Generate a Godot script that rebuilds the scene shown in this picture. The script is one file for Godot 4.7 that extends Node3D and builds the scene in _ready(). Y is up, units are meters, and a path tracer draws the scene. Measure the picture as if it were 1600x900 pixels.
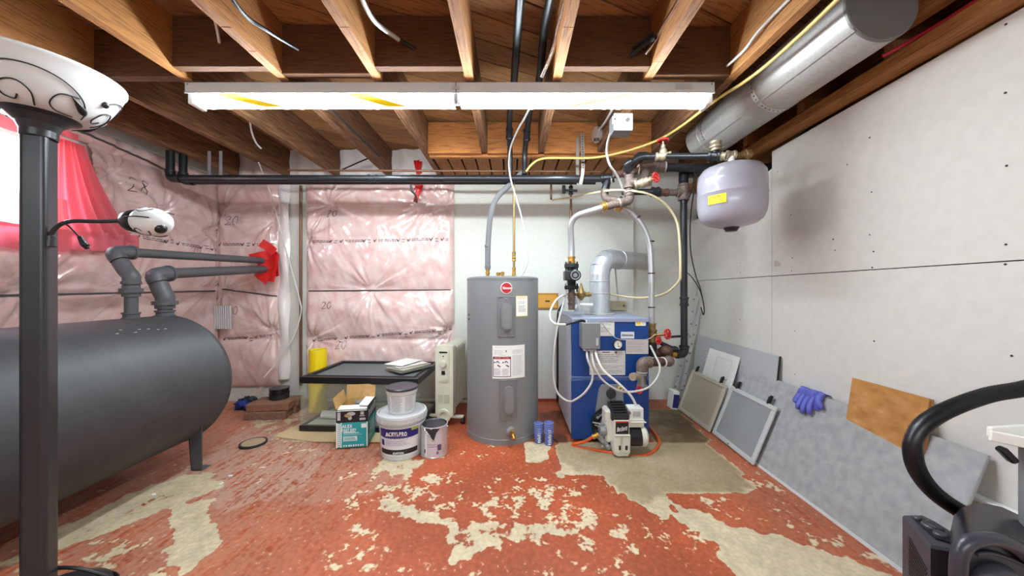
extends Node3D
# A basement utility room. Camera at (0, 1, 0) looking along -z; the floor is y = 0.

const F := 530.0
const BACK := -3.0          # the back wall
const LEFT := -2.604        # the left wall
var S: SurfaceTool
var M := {}
var taken := {}
var rng := RandomNumberGenerator.new()

# ---------------------------------------------------------------- places
func P(px: float, py: float, d: float) -> Vector3:      # the point seen at px, py of a 1600x900 picture at depth d
	return Vector3((px - 800.0) / F * d, 1.0 - (py - 450.0) / F * d, -d)
func PF(px: float, py: float) -> Vector3:               # the floor point seen there
	return P(px, py, F / (py - 450.0))
func PP(list: Array) -> Array:
	var o := []
	for k in list: o.append(P(k[0], k[1], k[2]))
	return o
func wall_x(z: float) -> float:                         # face of the right wall
	return 1.545 - 0.025 * z

# ---------------------------------------------------------------- nodes
func numbered(called: String) -> String:
	var n: int = taken.get(called, 0)
	taken[called] = n + 1
	return called if n == 0 else "%s_%03d" % [called, n]
func meta(o: Node, label := "", category := "", group := "", kind := "") -> void:
	if label: o.set_meta("label", label)
	if category: o.set_meta("category", category)
	if group: o.set_meta("group", group)
	if kind: o.set_meta("kind", kind)
func thing(called: String, label: String, category: String, at := Vector3.ZERO, group := "", turn := Basis()) -> Node3D:
	var o := Node3D.new()
	o.name = numbered(called)
	add_child(o, true)
	o.transform = Transform3D(turn, at)
	if turn != Basis(): o.set_meta("local", true)
	meta(o, label, category, group)
	return o
func nb() -> void:
	S = SurfaceTool.new()
	S.begin(Mesh.PRIMITIVE_TRIANGLES)
	S.set_smooth_group(-1)
func made() -> ArrayMesh:
	S.generate_normals()
	S.index()
	return S.commit()
func put(called: String, mesh: Mesh, m: Material, parent: Node, world := true) -> MeshInstance3D:
	var o := MeshInstance3D.new()
	o.mesh = mesh
	o.material_override = m
	if parent == self:
		o.name = numbered(called)
	else:
		var names: Dictionary = parent.get_meta("names", {})
		var n: int = names.get(called, 0)
		names[called] = n + 1
		parent.set_meta("names", names)
		o.name = called if n == 0 else "%s_%03d" % [called, n]
	parent.add_child(o, true)
	if world and parent != self and parent.get_parent() == self and not parent.has_meta("local"):
		o.position = -(parent as Node3D).position
	return o
func fin(called: String, m: Material, parent: Node, world := true) -> MeshInstance3D:
	return put(called, made(), m, parent, world)
func struct(called: String, m: Material) -> MeshInstance3D:
	var o := fin(called, m, self)
	o.set_meta("kind", "structure")
	return o
func stuff(o: Node) -> Node:                           # too small to pick apart
	o.set_meta("kind", "stuff")
	return o
func single(called: String, m: Material, label: String, category: String, group := "") -> MeshInstance3D:
	var o := fin(called, m, self)
	meta(o, label, category, group)
	return o

# ---------------------------------------------------------------- shapes (corners run counterclockwise seen from outside)
func T(a: Vector3, b: Vector3, c: Vector3) -> void:
	if (b - a).cross(c - a).length_squared() < 1e-16: return
	S.add_vertex(a); S.add_vertex(c); S.add_vertex(b)
func Q(a: Vector3, b: Vector3, c: Vector3, d: Vector3) -> void:
	T(a, b, c); T(a, c, d)
func QU(a: Vector3, b: Vector3, c: Vector3, d: Vector3, u := Rect2(0, 0, 1, 1)) -> void:   # a lower left, b lower right, c upper right, d upper left
	var p := [a, b, c, d]
	var w := [Vector2(u.position.x, u.end.y), u.end, Vector2(u.end.x, u.position.y), u.position]
	for k in [0, 2, 1, 0, 3, 2]:
		S.set_uv(w[k]); S.add_vertex(p[k])
func TO(a: Vector3, b: Vector3, c: Vector3, o: Vector3) -> void:       # faces away from o
	if (b - a).cross(c - a).dot(a - o) > 0: T(a, b, c)
	else: T(a, c, b)
func box(c: Vector3, s: Vector3, ch := 0.0, b := Basis()) -> void:
	var h := s / 2.0
	ch = minf(ch, minf(h.x, minf(h.y, h.z)) * 0.9)
	var v := {}
	for x in [-1, 1]:
		for y in [-1, 1]:
			for z in [-1, 1]:
				var k := Vector3(x, y, z)
				for ax in 3:
					var q := Vector3(x * (h.x - ch), y * (h.y - ch), z * (h.z - ch))
					q[ax] = k[ax] * h[ax]
					v[[x, y, z, ax]] = c + b * q
	for ax in 3:
		var u := (ax + 1) % 3
		var w := (ax + 2) % 3
		for s1 in [-1, 1]:
			var p := []
			for t in [[-1, -1], [1, -1], [1, 1], [-1, 1]]:
				var k := [0, 0, 0]
				k[ax] = s1; k[u] = t[0]; k[w] = t[1]
				p.append(v[[k[0], k[1], k[2], ax]])
			TO(p[0], p[1], p[2], c); TO(p[0], p[2], p[3], c)
			if ch > 0:
				for s2 in [-1, 1]:
					var e := []
					for t in [-1, 1]:
						var k := [0, 0, 0]
						k[ax] = t; k[u] = s1; k[w] = s2
						e.append(v[[k[0], k[1], k[2], u]]); e.append(v[[k[0], k[1], k[2], w]])
					TO(e[0], e[1], e[3], c); TO(e[0], e[3], e[2], c)
	if ch > 0:
		for x in [-1, 1]:
			for y in [-1, 1]:
				for z in [-1, 1]:
					TO(v[[x, y, z, 0]], v[[x, y, z, 1]], v[[x, y, z, 2]], c)
func span(a: Vector3, b: Vector3, ch := 0.0) -> void:                  # a box between two corners
	box((a + b) / 2.0, (b - a).abs(), ch)
func bar(a: Vector3, b: Vector3, w: float, t: float, up := Vector3.UP, ch := 0.0) -> void:   # w across, t along up
	var z := (b - a).normalized()
	var x := up.cross(z)
	if x.length() < 0.01: x = Vector3.RIGHT.cross(z)
	x = x.normalized()
	box((a + b) / 2.0, Vector3(w, t, a.distance_to(b)), ch, Basis(x, z.cross(x), z))
func frame(a: Vector3) -> Array:
	var u := a.cross(Vector3.UP if absf(a.y) < 0.9 else Vector3.RIGHT).normalized()
	return [u, a.cross(u).normalized()]
func ends(a: Vector3, b: Vector3) -> Vector3: return (b - a).normalized()
func tube(p: Array, r, n := 10, caps := true, sy := 1.0) -> void:
	var rings := []
	var t0: Vector3 = ends(p[0], p[1])
	var f := frame(t0)
	var u: Vector3 = f[0]
	for i in p.size():
		var t: Vector3 = ends(p[maxi(i - 1, 0)], p[mini(i + 1, p.size() - 1)])
		u = (u - t * u.dot(t)).normalized()
		var v := t.cross(u)
		var rr: float = r[i] if r is Array else r
		var ring := []
		for k in n:
			var g := TAU * k / n
			ring.append(p[i] + (u * cos(g) + v * sin(g) * sy) * rr)
		rings.append(ring)
	S.set_smooth_group(1)
	for i in p.size() - 1:
		for k in n:
			var j := (k + 1) % n
			Q(rings[i][k], rings[i][j], rings[i + 1][j], rings[i + 1][k])
	S.set_smooth_group(-1)
	if caps:
		for k in range(1, n - 1):
			T(rings[0][0], rings[0][k + 1], rings[0][k])
			T(rings[-1][0], rings[-1][k], rings[-1][k + 1])
func rod(a: Vector3, b: Vector3, r: float, n := 10) -> void: tube([a, b], r, n)
func bend(p: Array, rad: float, k := 5) -> Array:                      # rounds the corners of a polyline
	var o := [p[0]]
	for i in range(1, p.size() - 1):
		var a: Vector3 = p[i - 1] - p[i]
		var b: Vector3 = p[i + 1] - p[i]
		var l := minf(rad, minf(a.length(), b.length()) * 0.48)
		var s: Vector3 = p[i] + a.normalized() * l
		var e: Vector3 = p[i] + b.normalized() * l
		for j in k + 1:
			var t := float(j) / k
			o.append(s.lerp(p[i], t).lerp((p[i] as Vector3).lerp(e, t), t))
	o.append(p[-1])
	return o
func smooth(p: Array, k := 6) -> Array:                                # a spline through the points
	var o := []
	for i in p.size() - 1:
		var a: Vector3 = p[maxi(i - 1, 0)]
		var d: Vector3 = p[mini(i + 2, p.size() - 1)]
		for j in k:
			o.append((p[i] as Vector3).cubic_interpolate(p[i + 1], a, d, float(j) / k))
	o.append(p[-1])
	return o
func lathe(prof: Array, at: Vector3, axis := Vector3.UP, n := 28, soft := false, sx := 1.0) -> void:   # [radius, height] pairs, up the outside
	var f := frame(axis)
	var u: Vector3 = f[0] * sx
	var v: Vector3 = f[1]
	for i in prof.size() - 1:
		S.set_smooth_group(1 if soft else 2 + i)
		for k in n:
			var g := TAU * k / n
			var h := TAU * (k + 1) / n
			var e := u * cos(g) + v * sin(g)
			var w := u * cos(h) + v * sin(h)
			Q(at + axis * prof[i][1] + e * prof[i][0], at + axis * prof[i][1] + w * prof[i][0], at + axis * prof[i + 1][1] + w * prof[i + 1][0], at + axis * prof[i + 1][1] + e * prof[i + 1][0])
	S.set_smooth_group(-1)
func cyl(a: Vector3, b: Vector3, r: float, n := 20, ch := 0.0) -> void:
	var l := a.distance_to(b)
	if ch > 0: lathe([[0, 0], [r - ch, 0], [r, ch], [r, l - ch], [r - ch, l], [0, l]], a, ends(a, b), n)
	else: lathe([[0, 0], [r, 0], [r, l], [0, l]], a, ends(a, b), n)
func ball(c: Vector3, r: float, s := Vector3.ONE, n := 12, b := Basis()) -> void:
	S.set_smooth_group(1)
	for i in n:
		for k in n * 2:
			var p := []
			for t in [[i, k], [i, k + 1], [i + 1, k + 1], [i + 1, k]]:
				var th: float = PI * t[0] / n - PI / 2
				var ph: float = TAU * t[1] / (n * 2)
				p.append(c + b * (Vector3(cos(th) * cos(ph), sin(th), -cos(th) * sin(ph)) * s * r))
			Q(p[0], p[1], p[2], p[3])
	S.set_smooth_group(-1)
func grid(nu: int, nv: int, f: Callable, flip := false) -> void:       # du x dv points outwards; uv = (u, 1 - v)
	S.set_smooth_group(1)
	var p := []
	for i in nu + 1:
		for j in nv + 1:
			p.append(f.call(float(i) / nu, float(j) / nv))
	for i in nu:
		for j in nv:
			var q := [[i, j], [i + 1, j], [i + 1, j + 1], [i, j + 1]]
			for k in ([0, 1, 2, 0, 2, 3] if flip else [0, 2, 1, 0, 3, 2]):
				S.set_uv(Vector2(float(q[k][0]) / nu, 1.0 - float(q[k][1]) / nv))
				S.add_vertex(p[q[k][0] * (nv + 1) + q[k][1]])
	S.set_smooth_group(-1)
func prism(poly: PackedVector2Array, depth: float, o: Vector3, b := Basis(), rim := -1) -> void:   # poly in b.x, b.y; grows along b.z
	if Geometry2D.is_polygon_clockwise(poly): poly.reverse()
	var id := Geometry2D.triangulate_polygon(poly)
	for k in range(0, id.size(), 3):
		var q := [Vector2(poly[id[k]]), Vector2(poly[id[k + 1]]), Vector2(poly[id[k + 2]])]
		if (q[1] - q[0]).cross(q[2] - q[0]) < 0: q = [q[0], q[2], q[1]]
		var w := []
		for v in q: w.append(o + b * Vector3(v.x, v.y, 0))
		T(w[0] + b.z * depth, w[1] + b.z * depth, w[2] + b.z * depth)
		T(w[0], w[2], w[1])
	S.set_smooth_group(rim)
	for i in poly.size():
		var a := o + b * Vector3(poly[i].x, poly[i].y, 0)
		var c := o + b * Vector3(poly[(i + 1) % poly.size()].x, poly[(i + 1) % poly.size()].y, 0)
		Q(a, c, c + b.z * depth, a + b.z * depth)
	S.set_smooth_group(-1)
func round_rect(w: float, h: float, r: float, k := 5) -> PackedVector2Array:
	var o := PackedVector2Array()
	for c in [[1, -1, -90], [1, 1, 0], [-1, 1, 90], [-1, -1, 180]]:
		for i in k + 1:
			o.append(Vector2(c[0] * (w / 2 - r), c[1] * (h / 2 - r)) + Vector2(r, 0).rotated(deg_to_rad(c[2] + 90.0 * i / k)))
	return o
func ring(c: Vector3, axis: Vector3, r: float, t: float, n := 24, m := 8) -> void:
	var prof := []
	for k in m + 1:
		var g := TAU * k / m - PI
		prof.append([r + t * cos(g), t * sin(g)])
	lathe(prof, c, axis, n, true)
func words(called: String, say: String, at: Vector3, b: Basis, wide: float, high: float, m: Material, parent: Node, bold := false, thick := 0.0008, italic := 0.0, serif := false) -> MeshInstance3D:
	var t := TextMesh.new()
	var f := SystemFont.new()
	f.font_names = PackedStringArray(["Droid Serif" if serif else "Droid Sans"])
	f.font_weight = 700 if bold else 400
	t.font = f
	t.text = say
	t.font_size = 48
	t.pixel_size = 0.01
	t.depth = 0.01
	t.curve_step = 2.0
	var bb := t.get_aabb()
	var o := put(called, t, m, parent, false)
	var sh := Basis(Vector3(1, 0, 0), Vector3(italic, 1, 0), Vector3(0, 0, 1))
	var sc := Basis.from_scale(Vector3(wide / maxf(bb.size.x, 0.001), high / maxf(bb.size.y, 0.001), thick / 0.01))
	o.transform = Transform3D(b * sh * sc, Vector3.ZERO)
	o.position = at - o.basis * bb.get_center()
	if parent != self and parent.get_parent() == self and not parent.has_meta("local"): o.position -= (parent as Node3D).position
	return o

# ---------------------------------------------------------------- materials
func ramp(stops: Array) -> Gradient:
	var g := Gradient.new()
	var off := PackedFloat32Array()
	var col := PackedColorArray()
	for s in stops:
		off.append(s[0]); col.append(Color(s[1]))
	g.offsets = off
	g.colors = col
	return g
func noise(sd: int, freq: float, oct := 4, kind := FastNoiseLite.TYPE_SIMPLEX_SMOOTH) -> FastNoiseLite:
	var n := FastNoiseLite.new()
	n.seed = sd
	n.noise_type = kind
	n.frequency = freq
	n.fractal_octaves = oct
	return n
func nt(sd: int, freq: float, stops: Array, size := 512, oct := 4, kind := FastNoiseLite.TYPE_SIMPLEX_SMOOTH) -> NoiseTexture2D:
	var t := NoiseTexture2D.new()
	t.width = size
	t.height = size
	t.seamless = true
	t.noise = noise(sd, freq, oct, kind)
	t.color_ramp = ramp(stops)
	return t
func mat(called: String, col: Color, rough := 0.6, metal := 0.0, tex: Texture2D = null, scale := Vector3.ONE, bump: Texture2D = null, depth := 0.1) -> StandardMaterial3D:
	var m := StandardMaterial3D.new()
	m.resource_name = called
	m.albedo_color = col
	m.roughness = rough
	m.metallic = metal
	if tex:
		m.albedo_texture = tex
	if bump:
		m.heightmap_enabled = true
		m.heightmap_texture = bump
		m.heightmap_scale = depth
	if tex or bump:
		m.uv1_triplanar = true
		m.uv1_scale = scale
	M[called] = m
	return m
func vary(of: String, called: String, col: Color) -> StandardMaterial3D:
	var m: StandardMaterial3D = M[of].duplicate()
	m.albedo_color = col
	m.resource_name = called
	M[called] = m
	return m
func picture(called: String, im: Image, rough := 0.5) -> StandardMaterial3D:
	var m := mat(called, Color.WHITE, rough)
	m.albedo_texture = ImageTexture.create_from_image(im)
	return m
func sheet(w: int, h: int, base: Color, ops: Array) -> Image:          # ops: [x, y, w, h, colour] or ["t", x, y, w, h, line height, colour] for small print
	var im := Image.create(w, h, false, Image.FORMAT_RGB8)
	im.fill(base)
	for o in ops:
		if o[0] is String:
			var y: int = o[2]
			while y + o[5] <= o[2] + o[4]:
				var x: int = o[1]
				var stop: int = o[1] + int(o[3] * rng.randf_range(0.7, 1.0))
				while x < stop:
					var l := rng.randi_range(2, 9)
					im.fill_rect(Rect2i(x, y, mini(l, stop - x), maxi(1, int(o[5] * 0.5))), Color(o[6]).lerp(base, rng.randf() * 0.35))
					x += l + rng.randi_range(1, 3)
				y += o[5]
		else:
			im.fill_rect(Rect2i(o[0], o[1], o[2], o[3]), Color(o[4]))
	return im

func make_materials() -> void:
	var grain := nt(11, 0.02, [[0.0, "785838"], [0.35, "a07a50"], [0.55, "b89264"], [0.75, "a88256"], [1.0, "cda878"]], 512, 5)
	var grain2 := nt(12, 0.02, [[0.0, "5c4836"], [0.4, "84684e"], [0.6, "987a5e"], [1.0, "b4967a"]], 512, 5)
	var gb := nt(13, 0.06, [[0.0, "000000"], [1.0, "ffffff"]], 512, 3)
	mat("joist", Color("fff1dc"), 0.75, 0, grain, Vector3(8.0, 8.0, 0.5), gb, 0.25)
	for k in 4:
		vary("joist", "joist%d" % k, [Color("ffe0b4"), Color("f7d6ac"), Color("ffdca6"), Color("eccaa0")][k])
	mat("joist_old", Color("dcc0a4"), 0.8, 0, grain2, Vector3(8.0, 8.0, 0.5), gb, 0.25)
	for k in 4:
		vary("joist_old", "joist_old%d" % k, [Color("e6c9ae"), Color("d6b89a"), Color("e0c4a8"), Color("cdb094")][k])
	mat("block", Color("d8b799"), 0.75, 0, grain, Vector3(0.5, 8.0, 8.0), gb, 0.2)
	mat("block_dark", Color("86683f"), 0.8, 0, grain, Vector3(0.6, 8.0, 8.0), gb, 0.2)  # wood tone darkened partly for the shade on the blocking faces
	mat("block_new", Color("ffcf98"), 0.7, 0, grain, Vector3(0.5, 7.0, 7.0), gb, 0.2)
	for k in 4:
		mat("plank%d" % k, [Color("f4e6da"), Color("e4d4c6"), Color("fdf0e4"), Color("d6c2b2")][k], 0.8, 0, grain, Vector3(0.6, 7.0, 7.0), gb, 0.2)
	mat("beam_z", Color("ecc898"), 0.8, 0, grain, Vector3(8.0, 8.0, 0.5), gb, 0.2)
	mat("deck", Color("30241b"), 0.9)
	var fine := nt(21, 0.05, [[0.0, "ebebe9"], [0.5, "f0f0ee"], [1.0, "f4f4f2"]], 512, 4)
	var rough := nt(22, 0.09, [[0.0, "000000"], [1.0, "ffffff"]], 512, 4)
	mat("white_wall", Color("e0dfd8"), 0.75, 0, fine, Vector3(0.9, 0.9, 0.9), rough, 0.05)
	mat("drywall", Color("dfdbd6"), 0.85, 0, fine, Vector3(0.6, 0.6, 0.6), rough, 0.015)
	mat("white_metal", Color("e8e8e6"), 0.4)
	mat("housing", Color("c6c8ca"), 0.4)
	mat("plug_dark", Color("2c2b2a"), 0.8)
	mat("paper_grey", Color("b9b2a2"), 0.9)
	var pink := nt(31, 0.012, [[0.0, "d9b3ae"], [0.3, "dfc0bb"], [0.5, "e3cac5"], [0.7, "e6d2ce"], [1.0, "e9dcd8"]], 512, 5)
	var pm := mat("insulation", Color("fbf3f1"), 0.24, 0, pink, Vector3(1.0, 1.0, 1.0))
	pm.clearcoat_enabled = true
	pm.clearcoat = 1.0
	pm.clearcoat_roughness = 0.12
	var clear := mat("plastic_white", Color("e6dfdc"), 0.25)
	clear.clearcoat_enabled = true
	clear.clearcoat_roughness = 0.1
	mat("ink", Color("3a3236"), 0.6)
	mat("ink_soft", Color("7d6a6c"), 0.6)
	mat("strap", Color("57504f"), 0.5)
	mat("red_tape", Color("d3211f"), 0.35)
	var steel := nt(41, 0.03, [[0.0, "bfc0c2"], [0.5, "cbccce"], [1.0, "d8d8d8"]], 512, 4)
	mat("galvanized", Color("e6e3dc"), 0.42, 0.25, steel, Vector3(3, 3, 3))
	mat("duct_cap", Color("757473"), 0.5, 0.2)
	mat("flue", Color("eef0f4"), 0.35, 0.4, steel, Vector3(3, 1, 3))
	mat("aluminium", Color("d9dadb"), 0.35, 0.75)
	mat("silver_pipe", Color("b9babd"), 0.3, 0.7)
	mat("chrome", Color("e2e2e2"), 0.15, 1.0)
	mat("brass", Color("b98f45"), 0.35, 0.8)
	mat("old_brass", Color("8d7448"), 0.45, 0.6)
	mat("bronze", Color("a79a84"), 0.5, 0.5)
	var rustn := nt(42, 0.03, [[0.0, "564d49"], [0.5, "766b66"], [1.0, "938a84"]], 256, 4)
	mat("iron", Color("f0e2dc"), 0.6, 0.25, rustn, Vector3(8, 8, 8))
	mat("iron_red", Color("c89a84"), 0.65, 0.2, rustn, Vector3(8, 8, 8))
	mat("black_iron", Color("27282c"), 0.33, 0.3)
	mat("black", Color("17171a"), 0.35)
	mat("black_matt", Color("1d1c1d"), 0.7)
	mat("copper", Color("7a5842"), 0.4, 0.6)
	mat("grey_foam", Color("6d6d70"), 0.8)
	mat("red_wheel", Color("c41f22"), 0.4)
	mat("pipe_tape", Color("cfc8bb"), 0.6)
	mat("pex", Color("d9cba5"), 0.4)
	mat("nm_yellow", Color("d8bd6d"), 0.5)
	mat("white_cable", Color("dcdad5"), 0.5)
	mat("grey_cable", Color("b9b7b4"), 0.5)
	mat("red_cable", Color("b0172c"), 0.4)
	mat("orange_hose", Color("d4561f"), 0.35)
	var dust := nt(51, 0.012, [[0.0, "4a4c4f"], [0.45, "525457"], [0.7, "57595c"], [1.0, "626360"]], 512, 5)
	mat("oil_tank", Color("cccaca"), 0.5, 0.0, dust, Vector3(1.2, 1.2, 1.2))
	mat("oil_pipe", Color("505154"), 0.5, 0.0)
	mat("heater_grey", Color("7f8182"), 0.4, 0.1)
	mat("heater_dark", Color("737577"), 0.4, 0.1)
	mat("boiler_blue", Color("093a7c"), 0.35)
	mat("boiler_blue_light", Color("5d72a6"), 0.45)
	mat("boiler_side", Color("c6c8d4"), 0.45, 0.0)
	mat("box_grey", Color("77797b"), 0.5)
	mat("burner_cream", Color("d4d0c3"), 0.45)
	mat("burner_grey", Color("8f9092"), 0.5, 0.4)
	mat("label_white", Color("e9e9e6"), 0.5)
	mat("label_grey", Color("bcbec0"), 0.4, 0.3)
	mat("label_yellow", Color("f2d51c"), 0.45)
	mat("label_red", Color("b3141f"), 0.4)
	mat("navy", Color("231f6b"), 0.4)
	mat("tank_grey", Color("a09fac"), 0.1)
	M.tank_grey.clearcoat_enabled = true
	mat("cardboard", Color("c79f67"), 0.85, 0, nt(61, 0.03, [[0.0, "e2d6c6"], [1.0, "ffffff"]], 256, 3), Vector3(4, 4, 4))
	mat("cardboard_pale", Color("c9ae84"), 0.85)
	mat("teal", Color("1e9ba1"), 0.45)
	mat("pail_white", Color("cdcecf"), 0.35)
	mat("pail_rim", Color("c2c3c4"), 0.4)
	mat("dark_lid", Color("3a3a40"), 0.35)
	mat("paint_stain", Color("2a2930"), 0.4)
	mat("yellow_tube", Color("f0cf12"), 0.4)
	mat("radiator", Color("d2d0bd"), 0.4)
	mat("radiator_dark", Color("b2b09d"), 0.45)
	var gl := mat("glass", Color(0.80, 0.86, 0.78, 0.10), 0.02)
	gl.metallic_specular = 0.25
	gl.transparency = BaseMaterial3D.TRANSPARENCY_ALPHA
	mat("screen_grey", Color("6c6d6e"), 0.6)
	var cup := mat("blue_cup", Color(0.36, 0.46, 0.75, 0.75), 0.25)
	cup.transparency = BaseMaterial3D.TRANSPARENCY_ALPHA
	mat("cup_lip", Color("7585c0"), 0.3)
	var cement := nt(71, 0.012, [[0.0, "9b9b9b"], [0.4, "a5a5a5"], [0.6, "aaaaaa"], [1.0, "b4b4b3"]], 512, 6)
	mat("cement", Color("f4f4f5"), 0.85, 0, cement, Vector3(2.6, 2.6, 2.6), rough, 0.06)
	mat("cement_edge", Color("c8cbc8"), 0.85)
	mat("grey_board", Color("aeafb1"), 0.75)
	mat("mesh_tan", Color("aca38f"), 0.7)
	mat("mesh_grey", Color("8d8f90"), 0.7)
	mat("frame_grey", Color("c3c5c5"), 0.4, 0.1)
	mat("frame_tan", Color("bdb4a4"), 0.5)
	mat("plywood", Color("f0dcc2"), 0.7, 0, nt(72, 0.012, [[0.0, "a87c48"], [0.45, "c0935a"], [0.75, "c99d68"], [1.0, "d6b48e"]], 512, 5), Vector3(1.5, 2.5, 1.5))
	mat("glove", Color("5a5fb8"), 0.5)
	mat("hose", Color("1a1a1c"), 0.35)
	mat("vac", Color("434149"), 0.45)
	mat("vac_dark", Color("1d1d22"), 0.3)
	mat("lamp_black", Color("3b3b3e"), 0.3, 0.4)
	var lg := mat("lamp_glass", Color("dfe0e0"), 0.3)
	lg.backlight_enabled = true
	lg.backlight = Color(0.3, 0.3, 0.3)
	mat("brick", Color("f0d8c8"), 0.9, 0, nt(81, 0.03, [[0.0, "7a6152"], [0.5, "94796a"], [1.0, "ab9788"]], 256, 4), Vector3(6, 6, 6), rough, 0.2)
	var cu := mat("curtain", Color("d97882"), 0.8)
	cu.backlight_enabled = true
	cu.backlight = Color(0.8, 0.34, 0.38)
	var cu2 := mat("curtain_backlit", Color("ecb0b4"), 0.8)  # paler copy of the curtain, window light behind it put into the colour
	cu2.backlight_enabled = true
	cu2.backlight = Color(0.95, 0.74, 0.75)
	mat("shelf_white", Color("eceae4"), 0.5)
	var sl := mat("sleeve", Color("f4f2ea"), 0.4)
	sl.emission_enabled = true
	sl.emission = Color(1.0, 0.97, 0.92)
	sl.emission_energy_multiplier = 5.0
	mat("stripe", Color("e6c81c"), 0.5)
	M.stripe.emission_enabled = true  # glow stands in for tube light coming through the stripe
	M.stripe.emission = Color("dcbc10")
	M.stripe.emission_energy_multiplier = 0.45

# ---------------------------------------------------------------- floor picture: red paint worn through to concrete
func floor_image() -> Image:
	var w := 2048
	var h := 952                       # x -2.65..1.75, depth 1.0..3.045
	var sw := 140
	var sh := 65
	var wear := Image.create(sw, sh, false, Image.FORMAT_RGB8)      # r: how readily the paint peels, g: dust, b: dark stain
	var peel_zones := [             # picture polygons of the floor, peel strength, dust, stain
		[[[560, 735], [1100, 735], [1250, 900], [480, 900]], 0.36, 0.0, 0.0],
		[[[690, 745], [870, 745], [860, 860], [600, 800], [600, 760]], 0.415, 0.0, 0.0],
		[[[800, 830], [1000, 800], [1120, 910], [700, 910]], 0.425, 0.0, 0.0],
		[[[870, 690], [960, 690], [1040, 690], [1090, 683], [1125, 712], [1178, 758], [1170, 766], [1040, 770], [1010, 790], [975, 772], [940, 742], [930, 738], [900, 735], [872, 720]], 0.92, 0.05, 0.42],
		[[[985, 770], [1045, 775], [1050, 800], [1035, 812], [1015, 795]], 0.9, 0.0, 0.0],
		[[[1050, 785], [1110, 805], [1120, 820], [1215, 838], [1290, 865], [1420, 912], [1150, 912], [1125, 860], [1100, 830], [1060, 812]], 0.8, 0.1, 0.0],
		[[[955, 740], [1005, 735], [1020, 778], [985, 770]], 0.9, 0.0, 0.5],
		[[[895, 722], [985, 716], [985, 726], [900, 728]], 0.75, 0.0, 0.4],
		[[[818, 690], [860, 690], [850, 722], [828, 726]], 0.92, 0.0, 0.0],
		[[[868, 700], [935, 720], [945, 738], [875, 745]], 0.88, 0.0, 0.0],
		[[[275, 790], [318, 783], [345, 840], [330, 862], [290, 895], [262, 862]], 0.78, 0.3, 0.0],
		[[[80, 832], [200, 772], [290, 742], [330, 738], [350, 760], [250, 800], [120, 850], [30, 880]], 0.66, 0.75, 0.0],
		[[[250, 760], [420, 640], [520, 690], [480, 760], [350, 800]], 0.34, 0.9, 0.0],
		[[[380, 640], [470, 605], [480, 690], [420, 690]], 0.45, 0.9, 0.1],
		[[[430, 690], [620, 700], [640, 760], [500, 790], [400, 780]], 0.34, 0.6, 0.0],
		[[[600, 705], [660, 720], [640, 745], [585, 735]], 0.6, 0.7, 0.0],
		[[[590, 780], [640, 790], [700, 812], [720, 825], [650, 815], [596, 800]], 0.62, 0.1, 0.0],
		[[[700, 830], [770, 815], [900, 825], [905, 832], [770, 850], [700, 890]], 0.6, 0.1, 0.0],
		[[[0, 850], [90, 830], [280, 860], [250, 912], [0, 912]], 0.42, 0.4, 0.1],
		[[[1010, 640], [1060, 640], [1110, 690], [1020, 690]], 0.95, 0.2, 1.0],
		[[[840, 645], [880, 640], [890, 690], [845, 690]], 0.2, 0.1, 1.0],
		[[[1180, 735], [1420, 905], [1330, 905], [1150, 760]], 0.40, 0.3, 0.0],
	]
	var polys := []
	for z in peel_zones:
		var pv := PackedVector2Array()
		for k in z[0]:
			var p := PF(k[0], k[1])
			pv.append(Vector2(p.x, -p.z))
		polys.append(pv)
	for j in sh:
		for i in sw:
			var q := Vector2(-2.65 + 4.4 * (i + 0.5) / sw, 1.0 + 2.045 * (j + 0.5) / sh)
			var c := Color(0.27, clampf(0.60 - (q.x + 1.3) * 0.6, 0.05, 0.60) + clampf((q.x - 0.75) * 0.5, 0.0, 0.25), 0.0)
			if q.x < -1.3: c.r = 0.30
			for z in polys.size():
				if Geometry2D.is_point_in_polygon(q, polys[z]):
					c = Color(maxf(c.r, peel_zones[z][1]), maxf(c.g, peel_zones[z][2]), maxf(c.b, peel_zones[z][3]))
			wear.set_pixel(i, j, c)
	wear.resize(w, h, Image.INTERPOLATE_CUBIC)
	var wd := wear.get_data()
	var na := noise(5, 0.021, 5).get_image(w, h, false, false, false)
	var nb_ := noise(6, 0.08, 3).get_image(w, h, false, false, false)
	var nc := noise(7, 0.004, 3).get_image(w, h, false, false, false)
	var ns := noise(8, 0.06, 3)
	ns.domain_warp_enabled = true
	var streak := ns.get_image(w, h / 6, false, false, false)
	streak.resize(w, h, Image.INTERPOLATE_CUBIC)
	for im in [na, nb_, nc, streak]: im.convert(Image.FORMAT_L8)
	var a: PackedByteArray = na.get_data()
	var b: PackedByteArray = nb_.get_data()
	var c2: PackedByteArray = nc.get_data()
	var st: PackedByteArray = streak.get_data()
	var o := PackedByteArray()
	o.resize(w * h * 3)
	for i in w * h:
		var n := a[i] * 0.0020 + b[i] * 0.0008 + c2[i] * 0.0012
		var k := i * 3
		var e := (n + wd[k] * 0.00392 - 0.965) * 20.0
		var dirt := wd[k + 1] * 0.00392 * clampf(st[i] * 0.0095 - 0.32 + (b[i] - 128) * 0.004 + (a[i] - 128) * 0.003, 0.0, 0.85)
		var tone := 0.84 + 0.0013 * c2[i]
		var grit := (b[i] - 128) * 0.0011 + tone
		var r := 166.0 * grit
		var g := 76.0 * grit
		var bl := 42.0 * grit
		if dirt > 0.0:
			r += (190.0 - r) * dirt; g += (163.0 - g) * dirt; bl += (150.0 - bl) * dirt
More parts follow.
